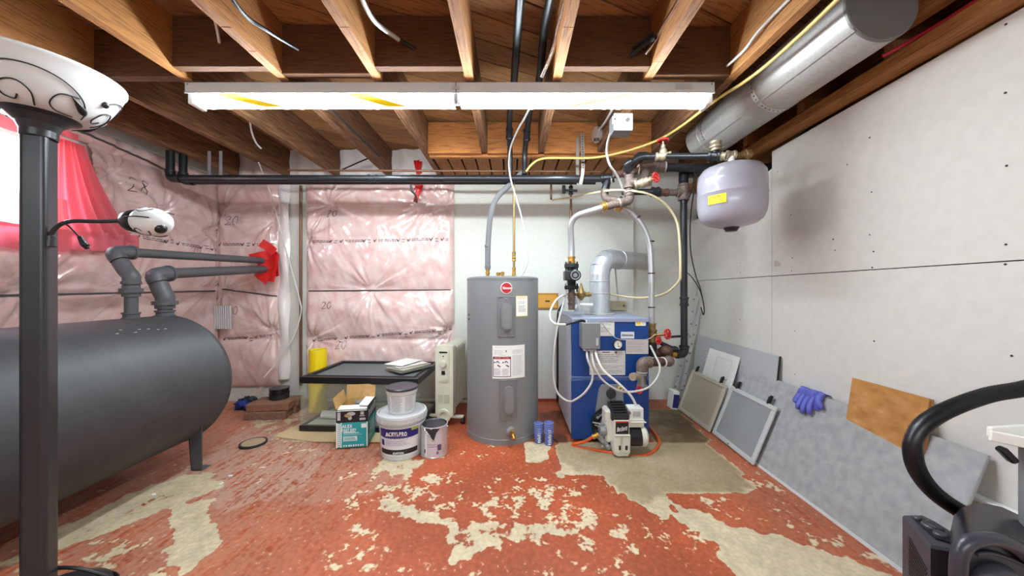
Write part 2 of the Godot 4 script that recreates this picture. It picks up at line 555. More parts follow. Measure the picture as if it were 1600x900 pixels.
		if e > 0.0:
			var m := minf(e, 1.0)
			var t2 := 0.74 + 0.0007 * b[i] + 0.0008 * a[i] + 0.0005 * c2[i]
			r += (198.0 * t2 - r) * m; g += (181.0 * t2 - g) * m; bl += (150.0 * t2 - bl) * m
		elif e > -0.3:
			r *= 0.88; g *= 0.88; bl *= 0.88
		if b[i] > 196 and a[i] > 118 and e < 0.0:
			r = 196.0; g = 168.0; bl = 140.0
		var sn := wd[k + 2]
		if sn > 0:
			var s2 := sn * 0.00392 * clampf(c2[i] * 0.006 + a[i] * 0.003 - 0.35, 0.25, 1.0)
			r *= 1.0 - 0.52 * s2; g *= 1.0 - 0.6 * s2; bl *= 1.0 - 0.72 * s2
		o[k] = int(clampf(r, 0, 255)); o[k + 1] = int(clampf(g, 0, 255)); o[k + 2] = int(clampf(bl, 0, 255))
	return Image.create_from_data(w, h, false, Image.FORMAT_RGB8, o)

func build_floor() -> void:
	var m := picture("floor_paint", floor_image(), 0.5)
	nb()
	var x0 := -2.65
	var x1 := 1.75
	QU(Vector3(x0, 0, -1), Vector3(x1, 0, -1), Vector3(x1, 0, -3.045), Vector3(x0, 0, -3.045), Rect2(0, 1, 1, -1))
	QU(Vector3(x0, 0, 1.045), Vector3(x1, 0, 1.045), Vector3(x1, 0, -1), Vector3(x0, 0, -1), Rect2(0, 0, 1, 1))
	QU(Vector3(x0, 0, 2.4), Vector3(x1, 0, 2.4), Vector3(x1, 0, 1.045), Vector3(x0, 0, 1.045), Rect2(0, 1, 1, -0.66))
	var y := -0.12
	Q(Vector3(x0, y, -3.045), Vector3(x1, y, -3.045), Vector3(x1, y, 2.4), Vector3(x0, y, 2.4))
	Q(Vector3(x0, y, 2.4), Vector3(x1, y, 2.4), Vector3(x1, 0, 2.4), Vector3(x0, 0, 2.4))
	Q(Vector3(x1, y, -3.045), Vector3(x0, y, -3.045), Vector3(x0, 0, -3.045), Vector3(x1, 0, -3.045))
	struct("floor", m)

# ---------------------------------------------------------------- walls
func build_walls() -> void:
	var top := 2.36
	# back wall: white painted masonry, with the part right of the flue set a little back
	nb()
	span(Vector3(-2.9, -0.1, BACK), Vector3(1.075, top, BACK - 0.2))
	span(Vector3(1.0, -0.1, BACK - 0.045), Vector3(1.9, top, BACK - 0.245))
	struct("wall_back", M.white_wall)
	nb()
	span(Vector3(-0.5, 0.0, BACK), Vector3(1.075, 0.022, BACK + 0.008))
	span(Vector3(-2.05, 0.0, BACK), Vector3(-1.82, 0.022, BACK + 0.008))
	struct("baseboard_back", mat("red_base", Color("8e3a2b"), 0.6))
	# left wall with the window opening
	nb()
	var wz0 := -1.93
	var wz1 := -1.15
	var wy0 := 1.33
	var wy1 := 1.86
	span(Vector3(LEFT, -0.1, BACK - 0.1), Vector3(LEFT - 0.22, top, wz0))
	span(Vector3(LEFT, -0.1, wz1), Vector3(LEFT - 0.22, top, 2.4))
	span(Vector3(LEFT, -0.1, wz0), Vector3(LEFT - 0.22, wy0, wz1))
	span(Vector3(LEFT, wy1, wz0), Vector3(LEFT - 0.22, top, wz1))
	struct("wall_left", M.white_wall)
	var win := thing("window_1", "", "", Vector3(LEFT - 0.12, wy0, (wz0 + wz1) / 2))
	meta(win, "white framed basement window behind the red curtain", "window", "", "structure")
	nb()
	for y in [wy0 + 0.02, wy1 - 0.02]: span(Vector3(LEFT - 0.15, y - 0.02, wz0), Vector3(LEFT - 0.09, y + 0.02, wz1), 0.004)
	for z in [wz0 + 0.02, (wz0 + wz1) / 2, wz1 - 0.02]: span(Vector3(LEFT - 0.15, wy0, z - 0.02), Vector3(LEFT - 0.09, wy1, z + 0.02), 0.004)
	fin("window_frame", M.white_metal, win)
	for k in 2:
		nb()
		var z0 := wz0 + 0.04 + k * (wz1 - wz0) / 2
		span(Vector3(LEFT - 0.124, wy0 + 0.04, z0), Vector3(LEFT - 0.118, wy1 - 0.04, z0 + (wz1 - wz0) / 2 - 0.06))
		fin("pane", M.glass, win)
	# wall behind the camera
	nb()
	span(Vector3(-2.9, -0.1, 2.3), Vector3(1.9, top, 2.5))
	struct("wall_front", M.white_wall)
	# right wall: bare drywall sheets over framing
	var wr := thing("wall_right", "", "", Vector3(wall_x(-1), 0, -1.0))
	wr.set_meta("kind", "structure")
	var zs := [BACK - 0.2, -2.085, -0.7, 0.8, 2.45]
	var lo := func(z: float) -> float: return 1.062 + (z + 3.0) * 0.012       # the seam between lower and upper sheets
	var hi := func(z: float) -> float: return 1.837 + (z + 2.064) * 0.024
	for k in 4:
		var a: float = zs[k] + 0.0015
		var b: float = zs[k + 1] - 0.0015
		if k != 0 : a -= 0.0
		var bz := Basis(Vector3(0, 0, 1), Vector3(0, 1, 0), Vector3(-1, 0, 0))
		var lower := PackedVector2Array([Vector2(a, 0.0), Vector2(b, 0.0), Vector2(b, lo.call(b) - 0.002), Vector2(a, lo.call(a) - 0.002)])
		var upper := PackedVector2Array([Vector2(a, lo.call(a) + 0.002), Vector2(b, lo.call(b) + 0.002), Vector2(b, hi.call(b)), Vector2(a, hi.call(a))])
		if k == 0:          # the far sheet is cut down round the pipes
			upper = PackedVector2Array([Vector2(a, lo.call(a) + 0.002), Vector2(b, lo.call(b) + 0.002), Vector2(b, 1.735), Vector2(-2.22, 1.69), Vector2(-2.45, 1.61), Vector2(a, 1.60)])
		for p in [lower, upper]:
			if k == 0 or k == 3 or p == lower or true:
				nb()
				var q := PackedVector2Array()
				for v in p: q.append(v)
				# the wall runs slightly askew: shear x by the depth
				prism(q, 0.0125, Vector3.ZERO, bz)
				var me := made()
				nb()
				var arr := me.surface_get_arrays(0)
				var vs: PackedVector3Array = arr[Mesh.ARRAY_VERTEX]
				for i in vs.size(): vs[i] = Vector3(wall_x(vs[i].z) + 0.0125 + vs[i].x, vs[i].y, vs[i].z)
				arr[Mesh.ARRAY_VERTEX] = vs
				var am := ArrayMesh.new()
				am.add_surface_from_arrays(Mesh.PRIMITIVE_TRIANGLES, arr)
				put("drywall_panel", am, M.drywall, wr)
	nb()
	span(Vector3(1.66, -0.1, BACK - 0.24), Vector3(1.9, 1.70, 2.4))
	span(Vector3(1.9, -0.1, BACK - 0.24), Vector3(2.0, 2.36, 2.45))  # unseen outer slab, keeps daylight out behind the drywall
	fin("backing", M.deck, wr)
	# drywall screws and a torn patch of paper
	for s in [[1215, 268, 3], [1362, 300, 3], [1573, 259, 5], [1236, 336, 3], [1359, 367, 3], [1572, 38, 5], [1359, 148, 4], [1359, 215, 4], [1571, 145, 5], [1238, 403, 3], [1302, 374, 5], [1305, 391, 3], [1365, 393, 4], [1572, 382, 5], [1237, 423, 3], [1363, 418, 4], [1571, 413, 5], [1366, 533, 4], [1581, 556, 5], [1242, 517, 3], [1242, 585, 3], [1157, 411, 3], [1157, 426, 3], [1156, 499, 4], [1324, 257, 2]]:
		var dd: float = 1.545 / ((s[0] - 800.0) / F - 0.025)
		nb()
		var at := P(s[0], s[1], dd)
		at.x = wall_x(at.z)
		cyl(at + Vector3(0.001, 0, 0), at - Vector3(0.0012, 0, 0), 0.0036 if s[2] > 3 else 0.003, 8)
		fin("screw", M.plug_dark, wr)
	nb()
	var d0: float = 1.545 / ((1212 - 800.0) / F - 0.025)
	var tp := []
	for k in [[1210, 407], [1216, 408], [1223, 416], [1210, 417]]:
		var v := P(k[0], k[1], d0)
		tp.append(Vector3(wall_x(-d0) - 0.001, v.y, -k[0] * 0.0 - d0 * (1212.0 - 800) / (k[0] - 800.0)))
	Q(tp[3], tp[2], tp[1], tp[0])
	fin("torn_paper_patch", M.paper_grey, wr)
	# low white cover along the foot of the right wall
	var cov := thing("baseboard_right", "", "", Vector3(wall_x(-0.6), 0, -0.6))
	cov.set_meta("kind", "structure")
	nb()
	var z0 := -1.6
	var z1 := 0.6
	for y in [[0.30, 0.315, 0.035], [0.14, 0.15, 0.03]]:
		var b := [Vector3(wall_x(z0) - y[2], y[0], z0), Vector3(wall_x(z1) - y[2], y[0], z1)]
		bar((b[0] + Vector3(y[2] / 2, 0, 0)), b[1] + Vector3(y[2] / 2, 0, 0), y[2], y[1] - y[0], Vector3.UP, 0.002)
	fin("ledge", M.white_metal, cov)
	nb()
	bar(Vector3(wall_x(z0) - 0.012, 0.225, z0), Vector3(wall_x(z1) - 0.012, 0.225, z1), 0.012, 0.15)
	bar(Vector3(wall_x(z0) - 0.014, 0.07, z0), Vector3(wall_x(z1) - 0.014, 0.07, z1), 0.012, 0.14)
	fin("cover_panel", M.shelf_white, cov)

# ---------------------------------------------------------------- ceiling: joists, blocking and diagonal boards
const JX := [-2.41, -1.97, -1.53, -1.075, -0.63, -0.20, 0.212, 0.637, 1.03, 1.49]
func build_ceiling() -> void:
	var c := thing("ceiling", "", "", Vector3(0, 1.98, 0))
	c.set_meta("kind", "structure")
	nb()
	span(Vector3(-2.9, 2.236, -3.2), Vector3(2.0, 2.36, 2.5))
	fin("deck", M.deck, c)
	# diagonal boards under the floor above
	var dir := Vector2(0.909, -0.416)
	var nrm := Vector2(0.416, 0.909)
	var room := PackedVector2Array([Vector2(-2.62, -3.0), Vector2(1.9, -3.0), Vector2(1.9, 2.3), Vector2(-2.62, 2.3)])
	var n := 0
	for k in range(-32, 24):
		var a := nrm * (k * 0.142)
		var r := PackedVector2Array([a - dir * 8, a + dir * 8, a + dir * 8 + nrm * 0.133, a - dir * 8 + nrm * 0.133])
		for piece in Geometry2D.intersect_polygons(r, room):
			nb()
			var q := PackedVector2Array()
			for v in piece: q.append(Vector2(v.x, v.y))
			var drop := rng.randf_range(0.0, 0.003)
			# local axes: along the board, up, across
			var loc := PackedVector2Array()
			for v in q: loc.append(Vector2(v.dot(dir), -v.dot(nrm)))
			prism(loc, 0.02, Vector3.ZERO, Basis(Vector3(1, 0, 0), Vector3(0, 0, -1), Vector3(0, 1, 0)))
			var o := fin("plank", M["plank%d" % (n * 7 % 4)], c, false)
			o.transform = Transform3D(Basis(Vector3(dir.x, 0, dir.y), Vector3.UP, Vector3(-nrm.x * -1, 0, nrm.y)), Vector3(0, 2.213 - drop - 1.98, 0))
			o.set_meta("label", "diagonal floor board above the joists")
			n += 1
	# joists
	for i in JX.size():
		var x: float = JX[i]
		var zf := -2.99
		if i in [5, 6, 7]: zf = -2.45
		var zt := 2.29
		nb()
		var w := 0.0205
		S.set_smooth_group(-1)
		# slightly uneven lower edge, as sawn
		var nseg := 60
		for part in 2:          # two boards end to end: old brown ones far off, yellower ones near
			nb()
			var za := zf if part == 0 else -1.60
			var zb := -1.602 if part == 0 else zt
			for k in nseg:
				var y0 := 1.98 + rng.randf_range(-0.0006, 0.0006)
				span(Vector3(x - w, y0, lerpf(za, zb, k / 60.0)), Vector3(x + w, 2.212, lerpf(za, zb, (k + 1) / 60.0)))
			var o := fin("joist", M[("joist_old%d" if part == 0 else "joist%d") % (i % 4)], c)
			o.set_meta("label", "aged brown floor joist" if part == 0 else "rough sawn yellowish floor joist")
	# blocking at mid span, staggered
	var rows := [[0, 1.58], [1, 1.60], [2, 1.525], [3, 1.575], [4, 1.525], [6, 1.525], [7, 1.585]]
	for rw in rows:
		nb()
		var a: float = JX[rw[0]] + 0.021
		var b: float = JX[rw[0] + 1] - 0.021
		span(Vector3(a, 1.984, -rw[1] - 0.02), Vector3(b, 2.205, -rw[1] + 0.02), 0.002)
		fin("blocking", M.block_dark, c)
	# the header where the middle joists stop, and boards beyond it
	nb()
	span(Vector3(-0.608, 1.975, -2.49), Vector3(-0.221, 2.2, -2.452), 0.002)
	span(Vector3(-0.179, 1.975, -2.49), Vector3(0.191, 2.2, -2.452), 0.002)
	span(Vector3(0.233, 1.975, -2.49), Vector3(1.008, 2.2, -2.452), 0.002)
	span(Vector3(-0.608, 1.962, -2.53), Vector3(1.008, 2.2, -2.492), 0.002)
	fin("header", M.block_new, c)
	for k in 15:
		nb()
		var x := -0.6 + k * 0.107
		span(Vector3(x + 0.006, 1.985, -2.995), Vector3(x + 0.099, 2.0, -2.535), 0.002)
		fin("soffit_board", M.beam_z, c)
	# timbers over the right wall
	nb()
	bar(Vector3(1.575, 1.872, -3.0), Vector3(1.575 - 0.12, 1.93, 2.2), 0.09, 0.045)
	fin("top_plate", M.beam_z, c)
	nb()
	span(Vector3(1.72, 1.84, -3.0), Vector3(1.76, 2.23, 2.3))
	fin("rim_board", M.beam_z, c)
	for k in 5:
		nb()
		var z: float = [-2.62, -2.2, -1.78, -1.36, -0.9][k]
		span(Vector3(1.512, 1.92, z - 0.02), Vector3(1.72, 2.1, z + 0.02), 0.002)
		fin("blocking", M.block_new if k in [1, 4] else M.block, c)

# ---------------------------------------------------------------- insulation under plastic
func batt(called: String, label: String, o: Vector3, U: Vector3, V: Vector3, N: Vector3, w: float, h: float, seams: Array, pins: Array, amp: float, nu: int, nv: int, sd: int, hole := Rect2()) -> Array:
	var ns := noise(sd, 2.2, 3)
	var ns2 := noise(sd + 1, 7.0, 2)
	var surf := func(a: float, b: float) -> Vector3:
		var f := 0.0
		for k in seams.size() - 1:
			if b >= seams[k] and b <= seams[k + 1]:
				f = pow(sin(PI * (b - seams[k]) / (seams[k + 1] - seams[k])), 0.55)
		var e := clampf(minf(a, w - a) / 0.11, 0.0, 1.0)
		e = sqrt(1.0 - (1.0 - e) * (1.0 - e))
		var z: float = amp * (0.12 + 0.88 * f) * (0.1 + 0.9 * e)
		z += ns.get_noise_2d(a, b) * amp * 0.34 * e
		z += (0.5 - sqrt(absf(ns2.get_noise_2d(a * 1.1 + b * 0.5, b * 0.22 - a * 0.12)))) * amp * 0.10 * e
		for p in pins:
			var dx: float = a - p[0]
			var dy: float = b - p[1]
			var r := sqrt(dx * dx + dy * dy)
			var th := atan2(dy, dx)
			var q := exp(-r / 0.22) * minf(r / 0.03, 1.0)
			z += 0.014 * q * sin(th * 5.0 + p[0] * 9.0 + 4.0 * ns.get_noise_2d(cos(th), sin(th)))
			z += 0.006 * q * sin(th * 11.0 + p[1] * 17.0)
			z -= amp * 0.6 * exp(-r * r / 0.0030)
		z = maxf(z, 0.003)
		return o + U * a + V * b + N * z
	var t := thing(called, label, "insulation", o)
	nb()
	if hole.size == Vector2.ZERO:
		grid(nu, nv, func(u, v): return surf.call(u * w, v * h))
	else:                       # round the window: four patches
		var r := hole
		for q in [Rect2(0, 0, r.position.x, h), Rect2(r.end.x, 0, w - r.end.x, h), Rect2(r.position.x, 0, r.size.x, r.position.y), Rect2(r.position.x, r.end.y, r.size.x, h - r.end.y)]:
			if q.size.x > 0.01 and q.size.y > 0.01:
				grid(maxi(4, int(nu * q.size.x / w)), maxi(4, int(nv * q.size.y / h)), func(u, v): return surf.call(q.position.x + u * q.size.x, q.position.y + v * q.size.y))
	fin("plastic_cover", M.insulation, t)
	return [t, surf, N]
func ink(bt: Array, lines: Array, wide: float, m: Material, called: String, lift := 0.002) -> void:     # ribbons printed on the plastic; each line a list of [a, b]
	nb()
	for l in lines:
		var pts := []
		for k in l.size() - 1:
			var steps := maxi(1, int(Vector2(l[k][0] - l[k + 1][0], l[k][1] - l[k + 1][1]).length() / 0.02))
			for j in steps + (1 if k == l.size() - 2 else 0):
				var t := float(j) / steps
				pts.append(Vector2(lerpf(l[k][0], l[k + 1][0], t), lerpf(l[k][1], l[k + 1][1], t)))
		for k in pts.size() - 1:
			var d: Vector2 = (pts[k + 1] - pts[k]).normalized()
			var s := Vector2(-d.y, d.x) * wide / 2
			var c := []
			for v in [pts[k] - s, pts[k + 1] - s, pts[k + 1] + s, pts[k] + s]:
				c.append((bt[1] as Callable).call(v.x, v.y) + bt[2] * lift)
			Q(c[0], c[1], c[2], c[3])
	stuff(fin(called, m, bt[0]))
func print_band(bt: Array, a0: float, a1: float, b0: float, slope: float, period := 0.29) -> void:
	var l := []
	var a := a0
	while a < a1:
		for row in 2:
			var x := a + 0.045
			while x < a + 0.2 and x < a1 - 0.02:
				var n := rng.randf_range(0.008, 0.03)
				l.append([[x, b0 + slope * (x - a0) - row * 0.013], [x + n, b0 + slope * (x + n - a0) - row * 0.013]])
				x += n + 0.005
		for cx in [a + 0.018, a + 0.215]:
			if cx < a1 - 0.02:
				var cy: float = b0 + slope * (cx - a0) - 0.006
				l.append([[cx - 0.009, cy + 0.002], [cx - 0.002, cy - 0.009], [cx + 0.012, cy + 0.013]])
				l.append([[cx - 0.011, cy + 0.006], [cx - 0.012, cy - 0.006], [cx - 0.002, cy - 0.013]])
		for row in 2:
			if a + 0.27 < a1: l.append([[a + 0.245, b0 + slope * (a - a0) + 0.004 - row * 0.022], [a + 0.272, b0 + slope * (a - a0) + 0.004 - row * 0.022]])
		a += period
	ink(bt, l, 0.0055, M.ink, "printed_line")
const DIGIT := {"2": [[0, 0.8], [0.25, 1], [0.55, 0.85], [0.45, 0.55], [0, 0], [0.6, 0.05]], "0": [[0.3, 1], [0.02, 0.6], [0.1, 0.1], [0.35, 0], [0.6, 0.4], [0.5, 0.9], [0.3, 1]], "8": [[0.5, 0.85], [0.25, 1], [0.05, 0.8], [0.55, 0.3], [0.3, 0], [0.02, 0.2], [0.5, 0.85]], "7": [[0, 1], [0.6, 1], [0.2, 0]]}
func scrawl(bt: Array, say: String, a: float, b: float, high: float, m: Material, wide := 0.007) -> void:
	var l := []
	for k in say.length():
		var s := []
		for p in DIGIT[say[k]]: s.append([a + (k * 0.85 + p[0]) * high * 0.9, b + p[1] * high])
		l.append(s)
	ink(bt, l, wide, m, "handwritten_number")
func batten(bt: Array, a0: float, b0: float, a1: float, b1: float) -> void:     # black strapping pressed into the plastic
	nb()
	var pts := []
	for k in 21:
		var t := k / 20.0
		pts.append((bt[1] as Callable).call(lerpf(a0, a1, t), lerpf(b0, b1, t)) + bt[2] * 0.006)
	tube(pts, 0.0065, 6)
	fin("strap", M.strap, bt[0])
func tape(called: String, label: String, at: Vector3, U: Vector3, V: Vector3, N: Vector3, bits: Array, group := "") -> void:
	var t := thing(called, label, "tape", at, group)
	for b in bits:
		nb()
		var r := deg_to_rad(b[4])
		var u := (U * cos(r) + V * sin(r))
		var v := (V * cos(r) - U * sin(r))
		var c: Vector3 = at + U * b[0] + V * b[1] + N * b[5]
		var sd: float = b[0] * 40.0
		grid(8, 3, func(s, q): return c + u * (s - 0.5) * b[2] + v * (q - 0.5) * b[3] + N * (0.006 * sin(s * 7.0 + sd) + 0.004 * sin(q * 3.0 + sd * 2.0)))
		fin("tape_strip", M.red_tape, t)

# ---------------------------------------------------------------- the long fluorescent fitting
func area(parent: Node3D, at: Vector3, dir: Vector3, w: float, h: float, e: float) -> void:
	var l := AreaLight3D.new()
	l.name = "tube_light"
	l.area_size = Vector2(w, h)
	l.light_color = Color(0.91, 0.97, 1.0)
	l.light_energy = e
	l.set("area_range", 12.0)
	l.set("area_attenuation", 2.0)
	l.shadow_enabled = true
	parent.add_child(l, true)
	l.transform = Transform3D(Basis.looking_at(dir, Vector3.RIGHT if absf(dir.y) > 0.9 else Vector3.UP), at - parent.position)
func sleeve_profile() -> Array:
	var o := []
	for k in 13:
		var g := PI * k / 12.0
		o.append(Vector2(0.037 * cos(g), 1.911 - 0.027 * sin(g)))     # z offset, y: front, bottom, back
	return o
func build_fixture(zc: float, power: float, label: String) -> void:  # builds the fitting in view and the added fill one
	var x0 := -1.555
	var x1 := 0.963
	var t := thing("fluorescent_light", label, "light fixture", Vector3(-0.29, 1.978, zc))
	for k in 2:
		nb()
		var a: float = [x0, -0.264][k]
		var b: float = [-0.268, x1][k]
		span(Vector3(a, 1.931, zc - 0.055), Vector3(b, 1.978, zc + 0.055), 0.002)
		span(Vector3(a, 1.925, zc + 0.053), Vector3(b, 1.933, zc + 0.056))
		span(Vector3(a, 1.925, zc - 0.056), Vector3(b, 1.933, zc - 0.053))
		fin("housing", M.housing, t)
	for k in 2:
		var a: float = [x0 + 0.035, -0.25][k]
		var b: float = [-0.285, x1 - 0.02][k]
		nb()
		var poly := PackedVector2Array()
		for v in sleeve_profile(): poly.append(Vector2(-v.x, v.y))
		poly.append(Vector2(0.037, 1.930)); poly.append(Vector2(-0.037, 1.930))
		prism(poly, b - a, Vector3(a, 0, zc), Basis(Vector3(0, 0, -1), Vector3.UP, Vector3.RIGHT), 1)
		fin("diffuser_sleeve", M.sleeve, t)
		# ragged ends of the wrap
		nb()
		var pr := sleeve_profile()
		for i in 40:
			var x := lerpf(a, b, (i + rng.randf()) / 40.0)
			var w := rng.randf_range(0.01, 0.03)
			box(Vector3(x, 1.8835, zc + rng.randf_range(-0.01, 0.014)), Vector3(w, rng.randf_range(0.001, 0.005), 0.004))
		stuff(fin("wrap_edge", M.sleeve, t))
		for s in ([[-1.42, -1.20], [-0.79, -0.60]] if k == 0 else [[0.25, 0.55]]):
			nb()
			var n := 8
			for i in n:
				var c := []
				for q in [[i, 0], [i, 1], [i + 1, 1], [i + 1, 0]]:
					var u: float = q[0] / float(n)
					var g := -0.45 + u * 1.75
					var wdt := 0.10 if k == 0 else 0.03
					c.append(Vector3(lerpf(s[0] if k == 0 else s[1], s[1] if k == 0 else s[0], u) + q[1] * wdt, (1.911 - 0.028 * sin(g)) if g > 0 else 1.911 - g * 0.045, zc + 0.0382 * (cos(g) if g > 0 else 1.0)))
				Q(c[3], c[2], c[1], c[0])
			var st := fin("yellow_stripe", M.stripe, t)
			meta(st, "yellow diagonal stripe on the plastic wrap")
		var mid := (a + b) / 2
		area(t, Vector3(mid, 1.908, zc + 0.0405), Vector3(0, 0, 1), b - a, 0.04, power)
		area(t, Vector3(mid, 1.908, zc - 0.0405), Vector3(0, 0, -1), b - a, 0.04, power * 0.75)
		area(t, Vector3(mid, 1.881, zc), Vector3(0, -1, 0), b - a, 0.06, power * 1.3)
	nb()
	span(Vector3(-0.284, 1.88, zc + 0.036), Vector3(-0.25, 1.946, zc + 0.048), 0.003)
	span(Vector3(-0.285, 1.943, zc + 0.054), Vector3(-0.249, 1.957, zc + 0.06), 0.002)
	span(Vector3(-0.277, 1.876, zc + 0.046), Vector3(-0.257, 1.93, zc + 0.051), 0.002)
	fin("lamp_holder", M.label_grey, t)
	for x in [x0 + 0.012, x1 - 0.012]:
		nb()
		span(Vector3(x - 0.012, 1.885, zc - 0.04), Vector3(x + 0.012, 1.943, zc + 0.04), 0.003)
		fin("end_socket", M.white_metal, t)
	nb()
	span(Vector3(0.776, 1.942, zc + 0.0545), Vector3(0.855, 1.968, zc + 0.056))
	fin("rating_label", M.label_grey, t)
	nb()
	for x in [x0 + 0.015, x1 - 0.015]: cyl(Vector3(x, 1.968, zc + 0.0545), Vector3(x, 1.968, zc + 0.0565), 0.003, 8)
	stuff(fin("screw", M.plug_dark, t))

# ---------------------------------------------------------------- pipes and fittings
func fitting(a: Vector3, b: Vector3, r: float) -> void:      # a beaded coupling
	var l := a.distance_to(b)
	var e := minf(l * 0.22, 0.012)
	lathe([[0, 0], [r * 1.0, 0], [r * 1.0, e], [r * 0.86, e * 1.3], [r * 0.86, l - e * 1.3], [r, l - e], [r, l], [0, l]], a, ends(a, b), 16)
func elbow(a: Vector3, c: Vector3, b: Vector3, r: float) -> void:
	tube(bend([a, c, b], a.distance_to(c) * 0.9, 7), r * 0.9, 14)
	for q in [[a, c], [b, c]]:
		var d: Vector3 = ends(q[0], q[1])
		lathe([[0, 0], [r, 0], [r, r * 0.5], [r * 0.9, r * 0.6], [0, r * 0.6]], q[0], d, 16)
func wheel(c: Vector3, axis: Vector3, r: float) -> void:
	var prof := []
	var f := frame(axis)
	for k in 10:
		var g := TAU * k / 10
		ball(c + (f[0] * cos(g) + f[1] * sin(g)) * r, r * 0.26, Vector3.ONE, 5)
	ring(c, axis, r * 0.92, r * 0.17, 20, 6)
	for k in 5:
		var g := TAU * k / 5
		rod(c, c + (f[0] * cos(g) + f[1] * sin(g)) * r * 0.9, r * 0.13, 6)
	cyl(c - axis * r * 0.15, c + axis * r * 0.25, r * 0.25, 10)
func gate_valve(t: Node3D, c: Vector3, along: Vector3, up: Vector3, r: float, hub: float, body: Material, wheel_r: float) -> void:
	nb()
	fitting(c - along * r * 1.9, c + along * r * 1.9, r * 1.15)
	ball(c, r * 1.2, Vector3.ONE, 8)
	lathe([[0, 0], [r * 1.05, 0], [r * 1.0, hub * 0.35], [r * 0.6, hub * 0.5], [r * 0.55, hub * 0.7], [r * 0.25, hub * 0.75], [r * 0.22, hub], [0, hub]], c, up, 14)
	var v := fin("valve_body", body, t)
	nb()
	wheel(c + up * hub, up, wheel_r)
	meta(fin("valve_wheel", M.red_wheel, v), "red valve handwheel")
func run(called: String, label: String, cat: String, pts: Array, r: float, m: Material, n := 12, group := "") -> Node3D:
	nb()
	tube(pts, r, n)
	return single(called, m, label, cat, group)

